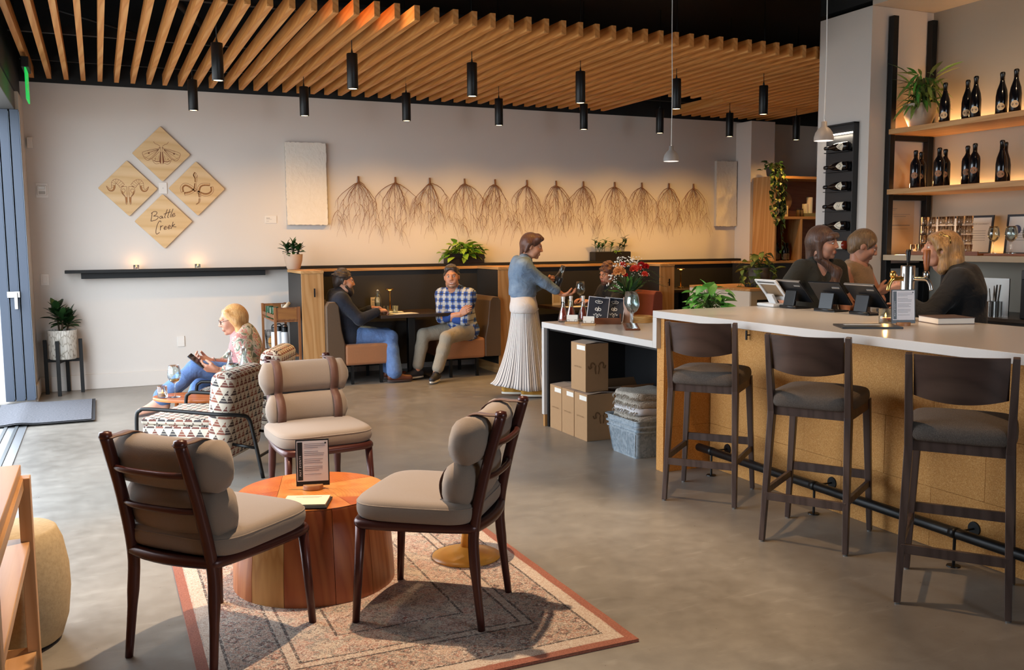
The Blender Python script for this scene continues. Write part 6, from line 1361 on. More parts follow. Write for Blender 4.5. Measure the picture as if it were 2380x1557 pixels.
def head_sdf(male=False, sm=False, oldr=0):
    s = SDF(); s.ell((0, -.018, .035), (.073, .092, .088), k=.02).ell((0, .028, -.02), (.062, .066, .078), k=.03); s.cone((-.03, .03, -.078), (.03, .03, -.078), .027 if not male else .037, k=.03).ell((0, .067, -.094), (.019 if not male else .028, .019, .017), k=.022)
    s.ell((-.04, .06, -.025), (.022, .022, .026), k=.025).ell((.04, .06, -.025), (.022, .022, .026), k=.025)
    s.cone((-.032, .079, .026), (.032, .079, .026), .011, k=.02)
    for x in (-.031, .031): s.ell((x, .100, .008), (.018, .014, .011), k=.014, op='s')
    s.cone((0, .090, .014), (0, .106, -.022), .0075, .0105, k=.014).ell((-.011, .098, -.027), (.008, .009, .007), k=.008).ell((.011, .098, -.027), (.008, .009, .007), k=.008)
    s.cone((-.018, .086, -.058), (.018, .086, -.058), .0085, k=.010); s.cone((-.016, .085, -.067), (.016, .085, -.067), .009, k=.010)
    if sm: s.ell((-.033, .078, -.052), (.012, .012, .016), k=.016).ell((.033, .078, -.052), (.012, .012, .016), k=.016)
    for x in (-.074, .074): s.ell((x, -.008, -.002), (.010, .018, .030), k=.010)
    return s
def hand_sdf(w, d, n, right, curl=.5, thumb=.3, spread=.0, curls=None):
    s = SDF(); w, d, n = Vector(w), Vector(d).normalized(), Vector(n); n = (n - d * n.dot(d)).normalized(); t = d.cross(n) * (1 if right else -1)
    for i, (o, L) in enumerate(((.028, .072), (.009, .080), (-.010, .074), (-.028, .058))):
        kn = w + d * (.088 - .006 * abs(i - 1)) + t * o; s.cone(w + t * o * .55, kn, .0155, .0125, k=.014); dd = (d + t * spread * (1.5 - i)).normalized(); p = kn; c = (curls[i] if curls else curl)
        for j, f in enumerate((.46, .31, .23)):
            a = c * (.7 if j == 0 else .95); dd = (dd * math.cos(a) + (n if True else n) * math.sin(a)).normalized() if j == 0 else (dd * math.cos(a) + nn * math.sin(a)).normalized(); nn = (n - dd * n.dot(dd)); nn = nn.normalized() if nn.length > .05 else -d
            q = p + dd * L * f; s.cone(p, q, .0092 - .0008 * j, .0086 - .0008 * j, k=.004); p = q
    a = w + d * .022 + t * .02; b = w + d * .052 + t * .044 + n * .014; c_ = b + (d * .8 + t * (.35 - thumb) + n * thumb * 1.4).normalized() * .032; e = c_ + (d * .85 + t * (.1 - thumb) + n * thumb * 1.6).normalized() * .026
    s.cone(a, b, .015, .0125, k=.014).cone(b, c_, .0115, .010, k=.005).cone(c_, e, .0098, .0085, k=.004); return s
class Person:
    def __init__(s, label, root, skin, sc=1.0, male=False):
        s.root = thing('person', label, 'person', root); s.o = Vector(root); s.sc = sc; s.male = male; s.skin = skin; s.J = {}; s.hands = []; s.extra = []
    def torso(s, pel, neck, face, twist=None, sw=None, hunch=0.03):
        """pel, neck: points; face: horizontal facing of hips; twist: facing of shoulders"""
        J = s.J; pel, neck = Vector(pel), Vector(neck); f = Vector((*face, 0)).normalized(); fs = Vector((*(twist or face), 0)).normalized(); r = Vector((f.y, -f.x, 0)); rs = Vector((fs.y, -fs.x, 0)); sc = s.sc
        sw = (sw or (.182 if s.male else .146)) * sc; hw = .088 * sc; J.update(pel=pel, nek=neck, f=f, fs=fs, r=r, rs=rs); ax = (neck - pel); s.up = ax.normalized()
        J['wai'] = pel + ax * .33 - f * hunch * .4; J['che'] = pel + ax * .72 - fs * hunch; sh = pel + ax * .93 - fs * (hunch * .5); dz = .034 if s.male else .02; J['shR'] = sh + rs * sw - s.up * dz; J['shL'] = sh - rs * sw - s.up * dz; J['hiR'] = pel + r * hw; J['hiL'] = pel - r * hw
    def arm(s, side, wrist, pole, l1=.285, l2=.25): J = s.J; J['wr' + side] = Vector(wrist); J['el' + side] = ik(J['sh' + side], wrist, l1 * s.sc, l2 * s.sc, pole); d = (J['wr' + side] - J['el' + side]); J['wr' + side] = J['el' + side] + d.normalized() * l2 * s.sc
    def leg(s, side, ankle, pole, l1=.42, l2=.40): J = s.J; J['an' + side] = Vector(ankle); J['kn' + side] = ik(J['hi' + side], ankle, l1 * s.sc, l2 * s.sc, pole); d = J['an' + side] - J['kn' + side]; J['an' + side] = J['kn' + side] + d.normalized() * l2 * s.sc
    def hand(s, side, d, n, curl=.5, thumb=.3, **kw): s.hands.append(hand_sdf(s.J['wr' + side], d, n, side == 'R', curl, thumb, **kw))
    def head(s, pos, face, pitch=0, roll=0, smile=False, size=1.0):
        f = Vector((*face, 0)).normalized(); yaw = math.atan2(-f.x, f.y); s.HR = (Matrix.Rotation(yaw, 3, 'Z') @ Matrix.Rotation(pitch, 3, 'X') @ Matrix.Rotation(roll, 3, 'Y')); s.HP = Vector(pos); s.hs = size * (1.04 if s.male else .98); s.smile = smile
    def hp(s, x, y, z): return s.HP + s.HR @ (Vector((x, y, z)) * s.hs)
    def torso_s(s, g=0.0, bust=None):
        J = s.J; q = SDF(); c = s.sc; m = s.male; J_ = J; wv = (.118 if m else .095) * c; cw = (.085 if m else .068) * c
        q.cone(J['hiL'], J['hiR'], .105 * c, k=.05).cone(J['pel'], J['wai'], .115 * c, wv, k=.06); q.cone(J['wai'] - J['r'] * .035 * c, J['wai'] + J['r'] * .035 * c, wv, k=.06); q.cone(J['che'] - J['rs'] * cw, J['che'] + J['rs'] * cw, (.112 if m else .092) * c, k=.07); q.cone(J['wai'], J['che'], wv, .10 * c, k=.06)
        q.cone(J['shL'] + J['rs'] * .02, J['shR'] - J['rs'] * .02, .052 * c, k=.06).cone(J['che'] + s.up * .1 * c, J['nek'], .085 * c, .055 * c, k=.05)
        if not m:
            for e in (-1, 1): q.ell(J['che'] + J['rs'] * e * .065 * c + J['fs'] * .07 * c - s.up * .03 * c, (.055 * c,) * 3, k=.045)
        return q.grow(g)
    def arm_s(s, side, g=0.0, frac=2.0, k=.03):
        J = s.J; q = SDF(); c = s.sc * (1.08 if s.male else .9); sh, el, wr = J['sh' + side], J['el' + side], J['wr' + side]
        if frac <= 1: e = sh + (el - sh) * frac; q.cone(sh, e, .052 * c, .046 * c, k=.04)
        else: e = el + (wr - el) * (frac - 1); q.cone(sh, el, .052 * c, .042 * c, k=.04); q.cone(el, e, .041 * c, (.041 - .013 * (frac - 1)) * c, k=.03)
        return q.grow(g)
    def leg_s(s, side, g=0.0, frac=2.0, flare=0.0):
        J = s.J; q = SDF(); c = s.sc * (1.05 if s.male else 1.0); hi, kn, an = J['hi' + side], J['kn' + side], J['an' + side]; q.cone(hi, kn, .088 * c, .058 * c, k=.05)
        if frac > 1: e = kn + (an - kn) * (frac - 1); m_ = kn + (an - kn) * .35; q.cone(kn, m_, .056 * c, .054 * c, k=.03); q.cone(m_, e, .054 * c, .038 * c + flare, k=.03)
        return q.grow(g)
    def body(s):
        J = s.J; q = s.torso_s(-.006) + s.arm_s('L') + s.arm_s('R') + s.leg_s('L', -.006) + s.leg_s('R', -.006); nb = s.hp(0, -.02, -.09); q.cone(J['nek'] - s.up * .03, nb, .056 * s.sc, .05 * s.sc, k=.04)
        for sd in 'LR':
            fd = Vector((J['f'].x, J['f'].y, 0)); q.cone(J['an' + sd], J['an' + sd] + fd * .03 - Vector((0, 0, .03)), .036 * s.sc, .03, k=.02)
        b = q.mesh(.0105); hd = head_sdf(s.male, s.smile).xf(s.HR, s.HP, s.hs); hd.cone(s.hp(0, -.025, -.06), J['nek'], .048 * s.sc, .054 * s.sc, k=.03); h_ = hd.mesh(.0042); ps = [(relax(b[0], b[1], 2), b[1]), (relax(h_[0], h_[1], 1, .4), h_[1])]
        for hh in s.hands: m_ = hh.mesh(.0042); ps.append((relax(m_[0], m_[1], 1, .3), m_[1]))
        R = np.array(s.HR); hp = np.array(s.HP)
        def mi(V, Q):
            c = (V[Q].mean(1) - hp) @ R / s.hs; return ((np.abs(c[:, 0]) < .021) & (c[:, 1] > .085) & (c[:, 2] < -.0545) & (c[:, 2] > -.0735)).astype(int)
        part('body', npmesh('body', ps, [s.skin, LIP], s.o, mi), None, s.root)
        for x in (-.031, .031):
            c = s.hp(x, .0772, .007) - s.o; part('eye', B().ball(c, (.0135 * s.hs, .0125 * s.hs, .0068 * s.hs), 12, 8, s.HR), EYEW, s.root, smooth=True); fr = s.HR @ Vector((0, 1, 0)); rt = s.HR @ Vector((1, 0, 0)); up = s.HR @ Vector((0, 0, 1)); cc = c + fr * .0122 * s.hs
            b_ = B(); b_.add([cc + fr * .0006] + [cc + (rt * math.cos(a * .628) + up * math.sin(a * .628)) * .0054 * (1 if True else 1) for a in range(10)], [(0, 1 + a, 1 + (a + 1) % 10) for a in range(10)]); part('iris', b_, IRIS, s.root)
    def brows(s, mat):
        for e in (-1, 1): part('eyebrow', B().tube(smooth_path([s.hp(e * .014, .088, .026) - s.o, s.hp(e * .032, .086, .033) - s.o, s.hp(e * .05, .074, .027) - s.o], 3), [.003, .0042, .0042, .0042, .0036, .003, .002], 6), mat, s.root, smooth=True)
    def cloth(s, name, sdf, mat, h=.0095, it=2, label=None):
        m_ = sdf.mesh(h); return part(name, npmesh(name, [(relax(m_[0], m_[1], it), m_[1])], [mat], s.o), None, s.root, label=label)
    def hair(s, sdf, mat, h=.005, name='hair', it=1):
        m_ = sdf.xf(s.HR, s.HP, s.hs).mesh(h); return part(name, npmesh(name, [(relax(m_[0], m_[1], it, .4), m_[1])], [mat], s.o), None, s.root)
    def shoe(s, side, toe, mat, sole, L=.25, up=(0, 0, 1), lace=None, name='shoe'):
        J = s.J; a = J['an' + side]; f = Vector(toe).normalized(); u = Vector(up); u = (u - f * u.dot(f)).normalized(); heel = a - u * .055 - f * .045; q = SDF(); q.cone(heel + u * .01, heel + f * .08 + u * .012, .034, .036, k=.02).cone(heel + f * .08 + u * .008, heel + f * (L - .07), .037, .034, k=.02).cone(heel + u * .03, a - u * .012, .03, .034, k=.02).cone(a - f * .0, heel + f * .13 + u * .015, .032, .028, k=.02); q.plane(heel - u * .02, -u)
        o = s.cloth(name, q, mat, .006, 1); R = f.cross(u); b = B(); n = 16; pts = []
        for k in range(n): an_ = 2 * math.pi * k / n; pts.append((math.cos(an_), math.sin(an_)))
        ctr = heel + f * (L / 2 - .035) - u * .022 - s.o; vs = [ctr + f * x * (L / 2 + .002) + R * y * (.039 + .006 * x) + u * zz for zz in (-.012, .008) for x, y in pts]; b.add(vs, [tuple(range(n - 1, -1, -1)), tuple(range(n, 2 * n))] + [(i, (i + 1) % n, n + (i + 1) % n, n + i) for i in range(n)]); part('sole', b, sole, o, bev=.003)
        if lace:
            b = B()
            for k in range(4): c = heel + f * (.10 + k * .022) + u * (.050 - k * .006) - s.o; b.tube([c - R * .022 - u * .006, c + u * .002, c + R * .022 - u * .006], .0028, 5)
            part('laces', b, lace, o)
        return o
def tufts(h, seed, n=34):
    q = random.Random(seed)
    for k in range(n): a = q.uniform(0, 6.28); e = q.uniform(.1, 1.5); h.ell((.076 * math.cos(a) * math.cos(e), -.022 + .094 * math.sin(a) * math.cos(e), .043 + .088 * math.sin(e)), (.015, .028, .012), k=.010)
SK1 = skinm('skin_fair', '#c99478', '#b87f66'); SK2 = skinm('skin_tan', '#c88f70', '#b87c5c')
def _plaid():
    t = NT('plaid_shirt', .85, base='#3a5c9a'); v = t.co(); x, y, z = t.sep(v); u = t.math('ADD', t.math('MULTIPLY', x, .75), t.math('MULTIPLY', y, -.66))
    def st(c, per, a, b, o=0.0): f = t.math('FRACT', t.math('ADD', t.math('DIVIDE', c, per), o)); return t.math('MULTIPLY', t.math('GREATER_THAN', f, a), t.math('LESS_THAN', f, b))
    c = t.mix(t.math('MULTIPLY', st(u, .075, .0, .38), .75), '#2f55a0', '#c9c8bd'); c = t.mix(t.math('MULTIPLY', st(z, .075, .0, .38), .6), c, '#c4c6c2'); c = t.mix(t.math('MULTIPLY', st(u, .075, .62, .74), .85), c, '#161c38'); c = t.mix(t.math('MULTIPLY', st(z, .075, .62, .74), .85), c, '#161c38'); t.inp('Base Color', c); t.bump(t.noise(v, 14, 3, .5, 1.), .5, .02); return reg(t)
def denim(name, c1, c2):
    t = NT(name, .85, base=c1); v = t.co(); n = t.noise(v, 7, 4, .6); f = t.noise(v, 420, 2); t.inp('Base Color', t.mix(t.math('MULTIPLY', f, .4), t.ramp(n, [(.35, c1), (.7, c2)]), '#9db0cc')); t.bump(t.math('ADD', t.math('MULTIPLY', t.noise(v, 13, 3, .5, 1.5), 1.0), t.math('MULTIPLY', f, .1)), .6, .02); return reg(t)
def cloth_m(name, c1, c2, bump=.5, sc=12):
    t = NT(name, .88, base=c1); v = t.co(); n = t.noise(v, sc, 3, .5, 1.3); f = t.noise(v, 300, 2); t.inp('Base Color', t.mix(f, c1, c2)); t.bump(n, bump, .02); t.b.inputs['Sheen Weight'].default_value = .1; return reg(t)
JEAN = denim('denim_blue', '#2a4d86', '#4a76b5'); DEN2 = denim('denim_jacket', '#46607e', '#8298aa'); NAVY = cloth_m('navy_knit', '#0b0e1a', '#121728'); GREYT = cloth_m('grey_trouser', '#8d8474', '#9d9484'); WHITE = cloth_m('white_jersey', '#dcd6d2', '#cfc8c4'); BLK = cloth_m('black_cloth', '#0c0b0c', '#131213'); OLV = cloth_m('olive_shirt', '#232119', '#2c2a20'); BEI = cloth_m('beige_knit', '#a58a6a', '#957a5c', .4, 40); PINK = cloth_m('pink_knit', '#c88f8c', '#b87e7c', .5, 60)
RUB = M('rubber_white', '#d8d2c4', .6); RUBD = M('rubber_dark', '#3a2620', .6)
def _camo():
    t = NT('camo_jacket', .85, base='#8a8a70'); v = t.co(); n = t.noise(v, 11, 2, .5, 1.6); c = t.ramp(n, [(.36, '#6a705f'), (.44, '#b3ad9b'), (.52, '#b57a74'), (.60, '#cabda9'), (.68, '#82846f')], 'CONSTANT'); t.inp('Base Color', c); t.bump(t.noise(v, 13, 3, .5, 1.), .6, .02); return reg(t)
CAMO = _camo()
def _stripe():
    t = NT('striped_skirt', .85, base='#d8d4d2'); tc = t.n('TexCoord'); sp = t.n('SeparateXYZ', Vector=tc.outputs['UV']); f = t.math('FRACT', t.math('MULTIPLY', sp.outputs[0], 64.0)); t.inp('Base Color', t.mix(t.math('LESS_THAN', f, .27), '#ddd8d4', '#3c3a44')); return reg(t)
F2 = lambda x, y: Vector((x, y)).normalized()

# 1 --- woman reading her phone in the armchair
p = Person('seated woman with blonde bob, glasses and camouflage jacket reading a phone', (1.12, 7.56, 0), SK1, .92); f = F2(-.95, .28)
p.torso((1.06, 7.565, .475), (1.0, 7.585, .805), f, hunch=.035); p.arm('L', (.80, 7.335, .555), (.5, -.5, -.8)); p.arm('R', (.775, 7.56, .60), (.3, .8, -.6)); p.leg('L', (.365, 7.42, .33), (-.3, -.1, 1), .44, .40); p.leg('R', (.60, 7.66, .09), (-1, 0, .5))
p.J['anL'] = p.J['anL']; p.head((.955, 7.595, .918), (-.97, .0), R3(-12)); p.hand('L', (-.95, .18, .22), (.1, .7, .7), .55, .4); p.hand('R', (-.9, -.25, .25), (.1, -.5, .8), .6, .5)
p.body(); HB = hairm('hair_blonde', '#a8703a', '#e0b070'); p.brows(HB)
p.cloth('sweater', p.torso_s(.010), PINK); jk = p.torso_s(.024); jk.plane(p.J['che'] + Vector((*f, 0)) * .035, (*f, 0), .02); jk = jk + p.arm_s('L', .018, 1.72) + p.arm_s('R', .018, 1.72)
fo = Vector((*f, 0)); jk.ell(p.J['che'] + fo * .15 + Vector((0, 0, -.02)), (.11, .075, .26), k=.02, op='s') if False else jk.cone(p.J['wai'] + fo * .17 - p.up * .1, p.J['nek'] + fo * .12 + p.up * .05, .085, .075, k=.02, op='s'); jk.cone(p.J['nek'], p.J['nek'] + p.up * .1, .07, .08, k=.02, op='s'); p.cloth('jacket', jk, CAMO)
p.cloth('jeans', (SDF().cone(p.J['hiL'], p.J['hiR'], .112 * .94, k=.05) + p.leg_s('L', .012, 1.86, .028) + p.leg_s('R', .012, 1.9, .02)), JEAN)
h = SDF().ell((0, -.030, .035), (.082, .098, .094), k=.02).cone((-.07, -.03, .0), (-.075, -.025, -.10), .03, .034, k=.03).cone((.07, -.02, .0), (.075, -.01, -.10), .03, .034, k=.03).cone((0, -.07, 0), (0, -.06, -.10), .06, .05, k=.04).cone((-.055, .04, .075), (-.078, -.01, -.02), .02, .024, k=.03).cone((.055, .04, .075), (.078, -.01, -.02), .02, .024, k=.03); h.ell((0, .115, -.025), (.09, .105, .085), k=.012, op='s'); p.hair(h, HB)
TANS = M('tan_shoe', '#b98770', .6); p.shoe('L', (-.93, .20, -.16), TANS, RUBD, .25, (-.2, 0, 1), M('lace_tan', '#d8c0a0', .7)); p.shoe('R', (-.9, .3, 0), TANS, RUBD, .25)
def glasses(p, mat):
    g = B()
    for e in (-1, 1): g.tube([p.hp(e * .032 + .021 * math.cos(a * .5236), .100 - .004 * abs(math.cos(a * .5236)), .004 + .017 * math.sin(a * .5236)) - p.o for a in range(12)], .0018, 5, closed=True); g.tube([p.hp(e * .053, .096, .008) - p.o, p.hp(e * .074, .05, .012) - p.o, p.hp(e * .078, -.005, .012) - p.o], .0018, 5)
    g.tube([p.hp(-.011, .101, .008) - p.o, p.hp(.011, .101, .008) - p.o], .0018, 5); part('glasses', g, mat, p.root)
glasses(p, M('tortoise', '#3a2822', .3))
ph = thing('smartphone', 'smartphone held by the blonde seated woman', 'phone', (.655, 7.37, .63), R3(72)); ph.rotation_euler = (R3(42), R3(-12), R3(64)); part('case', B().box((0, 0, 0), (.074, .15, .009)), M('phone_case', '#3c4450', .3, .4), ph, bev=.003); part('screen', B().b2((-.034, -.07, .0047), (.034, .07, .0052)), SCR, ph)

# 2 --- bearded man in navy
p = Person('bearded man in a navy pullover and jeans in the first booth', (2.47, 9.86, 0), SK2, 1.0, True); f = F2(.98, -.12)
p.torso((2.49, 9.86, .525), (2.375, 9.85, .985), f, hunch=.04); p.arm('R', (2.76, 9.67, .785), (-.2, -.4, -1)); p.arm('L', (2.76, 9.93, .80), (-.2, .5, -1)); p.leg('R', (2.90, 9.60, .10), (1, -.1, .4)); p.leg('L', (2.93, 9.86, .10), (1, .1, .4)); p.head((2.425, 9.84, 1.105), (.98, -.14), R3(-4)); p.hand('R', (.9, .3, .05), (.0, .2, -1), .9, .7); p.hand('L', (.85, -.45, .05), (0, -.3, -1), .8, .6)
p.body(); HD = hairm('hair_dark', '#1e140e', '#3d2a1e'); p.brows(HD)
p.cloth('pullover', p.torso_s(.022) + p.arm_s('L', .018, 1.85) + p.arm_s('R', .018, 1.85), NAVY); p.cloth('collar', SDF().cone(p.J['nek'] + p.up * .0, p.J['nek'] + p.up * .035 + Vector((.012, 0, 0)), .068, .064, k=.01), BLK); p.cloth('jeans', SDF().cone(p.J['hiL'], p.J['hiR'], .115, k=.05) + p.leg_s('L', .016, 1.95, .03) + p.leg_s('R', .016, 1.95, .03), JEAN)
h = SDF().ell((0, -.024, .043), (.080, .098, .092), k=.02).cone((-.072, -.02, .02), (-.072, -.01, -.02), .014, .012, k=.02).cone((.072, -.02, .02), (.072, -.01, -.02), .014, .012, k=.02).ell((0, -.075, -.02), (.06, .04, .06), k=.03); tufts(h, 5); h.ell((0, .112, .012), (.072, .085, .082), k=.012, op='s').ell((-.08, .01, -.012), (.02, .022, .034), k=.008, op='s').ell((.08, .01, -.012), (.02, .022, .034), k=.008, op='s'); p.hair(h, HD)
b_ = SDF().cone((-.062, .02, -.045), (-.045, .055, -.085), .016, .02, k=.02).cone((.062, .02, -.045), (.045, .055, -.085), .016, .02, k=.02).ell((0, .066, -.105), (.05, .042, .05), k=.02).ell((0, .045, -.075), (.058, .05, .04), k=.02).cone((-.024, .088, -.044), (.024, .088, -.044), .008, k=.012); b_.ell((0, .112, -.062), (.022, .02, .011), k=.008, op='s'); p.hair(b_, HD, .0045, 'beard')
BROWN = M('brown_leather_shoe', '#5a2e1c', .45); p.shoe('R', (.98, -.1, 0), BROWN, RUBD, .28); p.shoe('L', (.98, .1, 0), BROWN, RUBD, .28)

# 3 --- man in a plaid shirt, arms crossed
p = Person('smiling man in a blue plaid shirt with crossed arms', (3.72, 9.72, 0), SK2, 1.0, True); f = F2(-.86, -.5); fs = F2(-.72, -.69)
p.torso((3.76, 9.74, .53), (3.635, 9.68, 1.0), f, fs, hunch=.03); J = p.J; fs3 = Vector((*fs, 0)); p.arm('R', J['che'] + fs3 * .20 - J['rs'] * .10 - p.up * .15, (-.7, .3, -1)); p.arm('L', J['che'] + fs3 * .23 + J['rs'] * .12 - p.up * .19, (.6, -.5, -1))
p.leg('L', (3.315, 9.40, .105), (-.6, -.5, .7)); p.leg('R', (3.20, 9.72, .105), (-1, -.0, .5)); p.head((3.60, 9.645, 1.135), (-.42, -.91), R3(2), R3(4), True, 1.02); p.hand('R', -J['rs'] * .8 + p.up * .5, -fs3, .35, .2); p.hand('L', J['rs'] * .9 - fs3 * .4, -fs3 * .8 - J['rs'] * .3, .35, .2)
p.body(); p.brows(HD); PL = _plaid(); top = p.torso_s(.020) + p.arm_s('L', .014, 1.35) + p.arm_s('R', .014, 1.35); top.cone(p.J['nek'] + Vector((*fs, 0)) * .03, p.J['nek'] + Vector((*fs, 0)) * .09 + p.up * .02, .045, .05, k=.015, op='s'); p.cloth('plaid_shirt', top, PL, .0085)
for sd in 'LR': J = p.J; e = J['el' + sd]; w = J['wr' + sd]; p.cloth('rolled_cuff', SDF().cone(e + (w - e) * .22, e + (w - e) * .38, .062, .058, k=.01), M('cuff_blue', '#2a4c94', .85), .007)
p.cloth('shirt_collar', SDF().cone(p.J['nek'] - p.J['rs'] * .03 + p.up * .01, p.J['nek'] + p.J['rs'] * .03 + p.up * .01, .062, k=.02).cone(p.J['nek'] + Vector((*fs, 0)) * .05, p.J['nek'] + Vector((*fs, 0)) * .12 + p.up * .12, .05, .06, k=.01, op='s'), PL, .007)
p.cloth('trousers', SDF().cone(p.J['hiL'], p.J['hiR'], .115, k=.05) + p.leg_s('L', .012, 1.86, .012) + p.leg_s('R', .012, 1.86, .012), GREYT)
h = SDF().ell((0, -.022, .040), (.079, .098, .090), k=.02).cone((-.035, .04, .098), (.035, .04, .098), .022, .022, k=.05).cone((-.074, -.01, .03), (-.075, .005, -.015), .012, .009, k=.02).cone((.074, -.01, .03), (.075, .005, -.015), .012, .009, k=.02).ell((0, -.07, -.01), (.06, .04, .06), k=.03); tufts(h, 6); h.ell((0, .115, .012), (.07, .085, .08), k=.012, op='s').ell((-.082, .012, -.012), (.02, .022, .034), k=.008, op='s').ell((.082, .012, -.012), (.02, .022, .034), k=.008, op='s'); p.hair(h, HD)
st_ = SDF().cone((-.055, .03, -.06), (-.035, .058, -.088), .016, .018, k=.02).cone((.055, .03, -.06), (.035, .058, -.088), .016, .018, k=.02).ell((0, .066, -.098), (.028, .022, .02), k=.015); p.hair(st_, skinm('stubble', '#8a6a55', '#76563f'), .0045, 'stubble')
b = B(); b.strip([p.hp(-.019, .0965, -.0605) - p.o, p.hp(-.01, .0985, -.0635) - p.o, p.hp(0, .099, -.0645) - p.o, p.hp(.01, .0985, -.0635) - p.o, p.hp(.019, .0965, -.0605) - p.o], .0065, p.HR @ Vector((0, 1, 0))); part('teeth', b, M('teeth_white', '#e8e0d2', .3), p.root)
DSH = M('sneaker_dark', '#22232a', .6); p.shoe('L', (-.62, -.78, 0), DSH, RUB, .27, lace=RUB); p.shoe('R', (-.9, -.2, 0), DSH, RUB, .27, lace=RUB)

# 4 --- server walking with a bottle and a glass
p = Person('woman in denim jacket and long striped skirt carrying a bottle and glass', (3.84, 8.13, 0), SK2, .96); f = F2(.90, -.43)
p.torso((3.78, 8.13, .885), (3.80, 8.13, 1.345), f, hunch=.03); p.arm('R', (4.17, 8.00, .985), (-.5, -.3, -1)); p.arm('L', (4.03, 8.12, 1.135), (-.3, .6, -1)); p.leg('R', (3.80, 8.06, .085), (.8, -.3, .1)); p.leg('L', (3.66, 8.22, .10), (.8, -.3, .1)); p.head((3.86, 8.10, 1.475), (.88, -.47), R3(-12)); p.hand('R', (.85, -.45, .12), (-.1, .1, 1), .55, .5); p.hand('L', (.35, -.9, .15), (-.85, -.3, .1), .85, .8)
p.body(); HR_ = hairm('hair_auburn', '#3a1e12', '#6e4028'); p.brows(HR_)
p.cloth('tank_top', (p.torso_s(.012) + SDF().cone(p.J['hiL'], p.J['hiR'], .118, k=.05)).plane((0, 0, .835), (0, 0, -1)), WHITE); jk = SDF(); jk.p = [q for q in (p.torso_s(.026) + p.arm_s('L', .02, 1.62) + p.arm_s('R', .02, 1.62)).p]; fo = Vector((*f, 0)); jk.plane((p.J['wai'] + p.J['pel'] * 0 + Vector((0, 0, -.035))), (0, 0, -1)); jk.cone(p.J['wai'] + fo * .17, p.J['nek'] + fo * .10 + p.up * .05, .055, .05, k=.02, op='s'); jk.cone(p.J['nek'], p.J['nek'] + p.up * .12, .062, .07, k=.02, op='s'); jo = p.cloth('denim_jacket', jk, DEN2)
p.cloth('waistband', SDF().cone(p.J['wai'] - p.J['r'] * .04 + Vector((0, 0, -.03)), p.J['wai'] + p.J['r'] * .04 + Vector((0, 0, -.03)), .124, k=.03).plane(p.J['wai'] + Vector((0, 0, -.012)), (0, 0, 1)).plane(p.J['wai'] + Vector((0, 0, -.052)), (0, 0, -1)), DEN2)
p.cloth('collar', SDF().cone(p.J['nek'] - p.J['rs'] * .035 - fo * .01, p.J['nek'] + p.J['rs'] * .035 - fo * .01, .066, k=.02).cone(p.J['nek'] + fo * .04, p.J['nek'] + fo * .10 + p.up * .12, .055, .065, k=.01, op='s'), DEN2, .007)
h = SDF().ell((0, -.024, .042), (.086, .104, .098), k=.02).cone((0, -.07, 0), (0, -.085, -.10), .055, .022, k=.03).cone((-.05, .05, .09), (.05, .05, .09), .032, k=.03).cone((-.075, -.03, .02), (-.07, -.05, -.06), .022, .016, k=.03).cone((.075, -.03, .02), (.07, -.05, -.06), .022, .016, k=.03).cone((0, .04, .11), (0, .085, .095), .03, .02, k=.02); h.ell((0, .112, -.012), (.07, .085, .075), k=.012, op='s').ell((-.085, .01, -.01), (.022, .02, .03), k=.008, op='s').ell((.085, .01, -.01), (.022, .02, .03), k=.008, op='s'); p.hair(h, HR_)
# skirt: pleated cone that trails behind her
sk = B(); NU, NV = 121, 18; R_ = Vector((f[1], -f[0], 0)); back = -fo
def skf(u, v):
    a = 2 * math.pi * u; z = .868 - v * (.868 - .085); w = v ** 1.1; bx = .128 + .10 * w; by = .192 + .03 * w;  pl = 1 + .035 * v * math.sin(a * 17) + .05 * w * math.sin(a * 5 + 1)
    q = Vector((3.79, 8.13, z)) + R_ * math.cos(a) * by * pl + fo * math.sin(a) * bx * pl; bk = max(0, -math.sin(a)); q += back * (.13 * bk ** 1.5 * v ** 2.6) + fo * .02 * w
    if v > .9: q.z += .05 * bk * (v - .9) / .1
    q.z += .0
    return q - p.o
sk.grid(NU, NV, skf); me = sk.mesh('skirt', _stripe(), True, weld=False); uv = me.uv_layers.new(name='UVMap').data
for pl_ in me.polygons:
    for li in pl_.loop_indices: vi = me.loops[li].vertex_index; uv[li].uv = ((vi % NU) / (NU - 1), (vi // NU) / (NV - 1))
o = part('striped_skirt', me, None, p.root); sm = o.modifiers.new('thick', 'SOLIDIFY'); sm.thickness = .004; part('skirt_waist', B().tube([skf(u / 40, 0) for u in range(40)], .012, 6, closed=True), WHITE, p.root, smooth=True)
OCS = M('sneaker_ochre', '#c9963e', .7); p.shoe('R', (.9, -.43, 0), OCS, RUB, .26, lace=RUB); p.shoe('L', (.9, -.43, 0), OCS, RUB, .26)
SRV = p
t = thing('carafe_bottle', 'dark bottle with a clear pourer held by the woman in denim', 'bottle', (4.075, 8.03, 1.06)); t.rotation_euler = (0, R3(20), R3(-25)); part('body', B().lathe([(0, 0), (.042, 0), (.044, .006), (.044, .115), (.040, .125)], 24), M('smoked_bottle', '#2a2c30', .1), t, auto=50); part('neck', B().lathe([(.040, .125), (.030, .15), (.024, .17), (.022, .24), (.024, .243), (.02, .243), (.018, .17), (.026, .15), (.034, .128)], 24, cap=False), GLASS, t, smooth=True)
wine_glass((4.30, 7.925, .895), 'large wine glass held out by the woman in denim', 1.05, None)

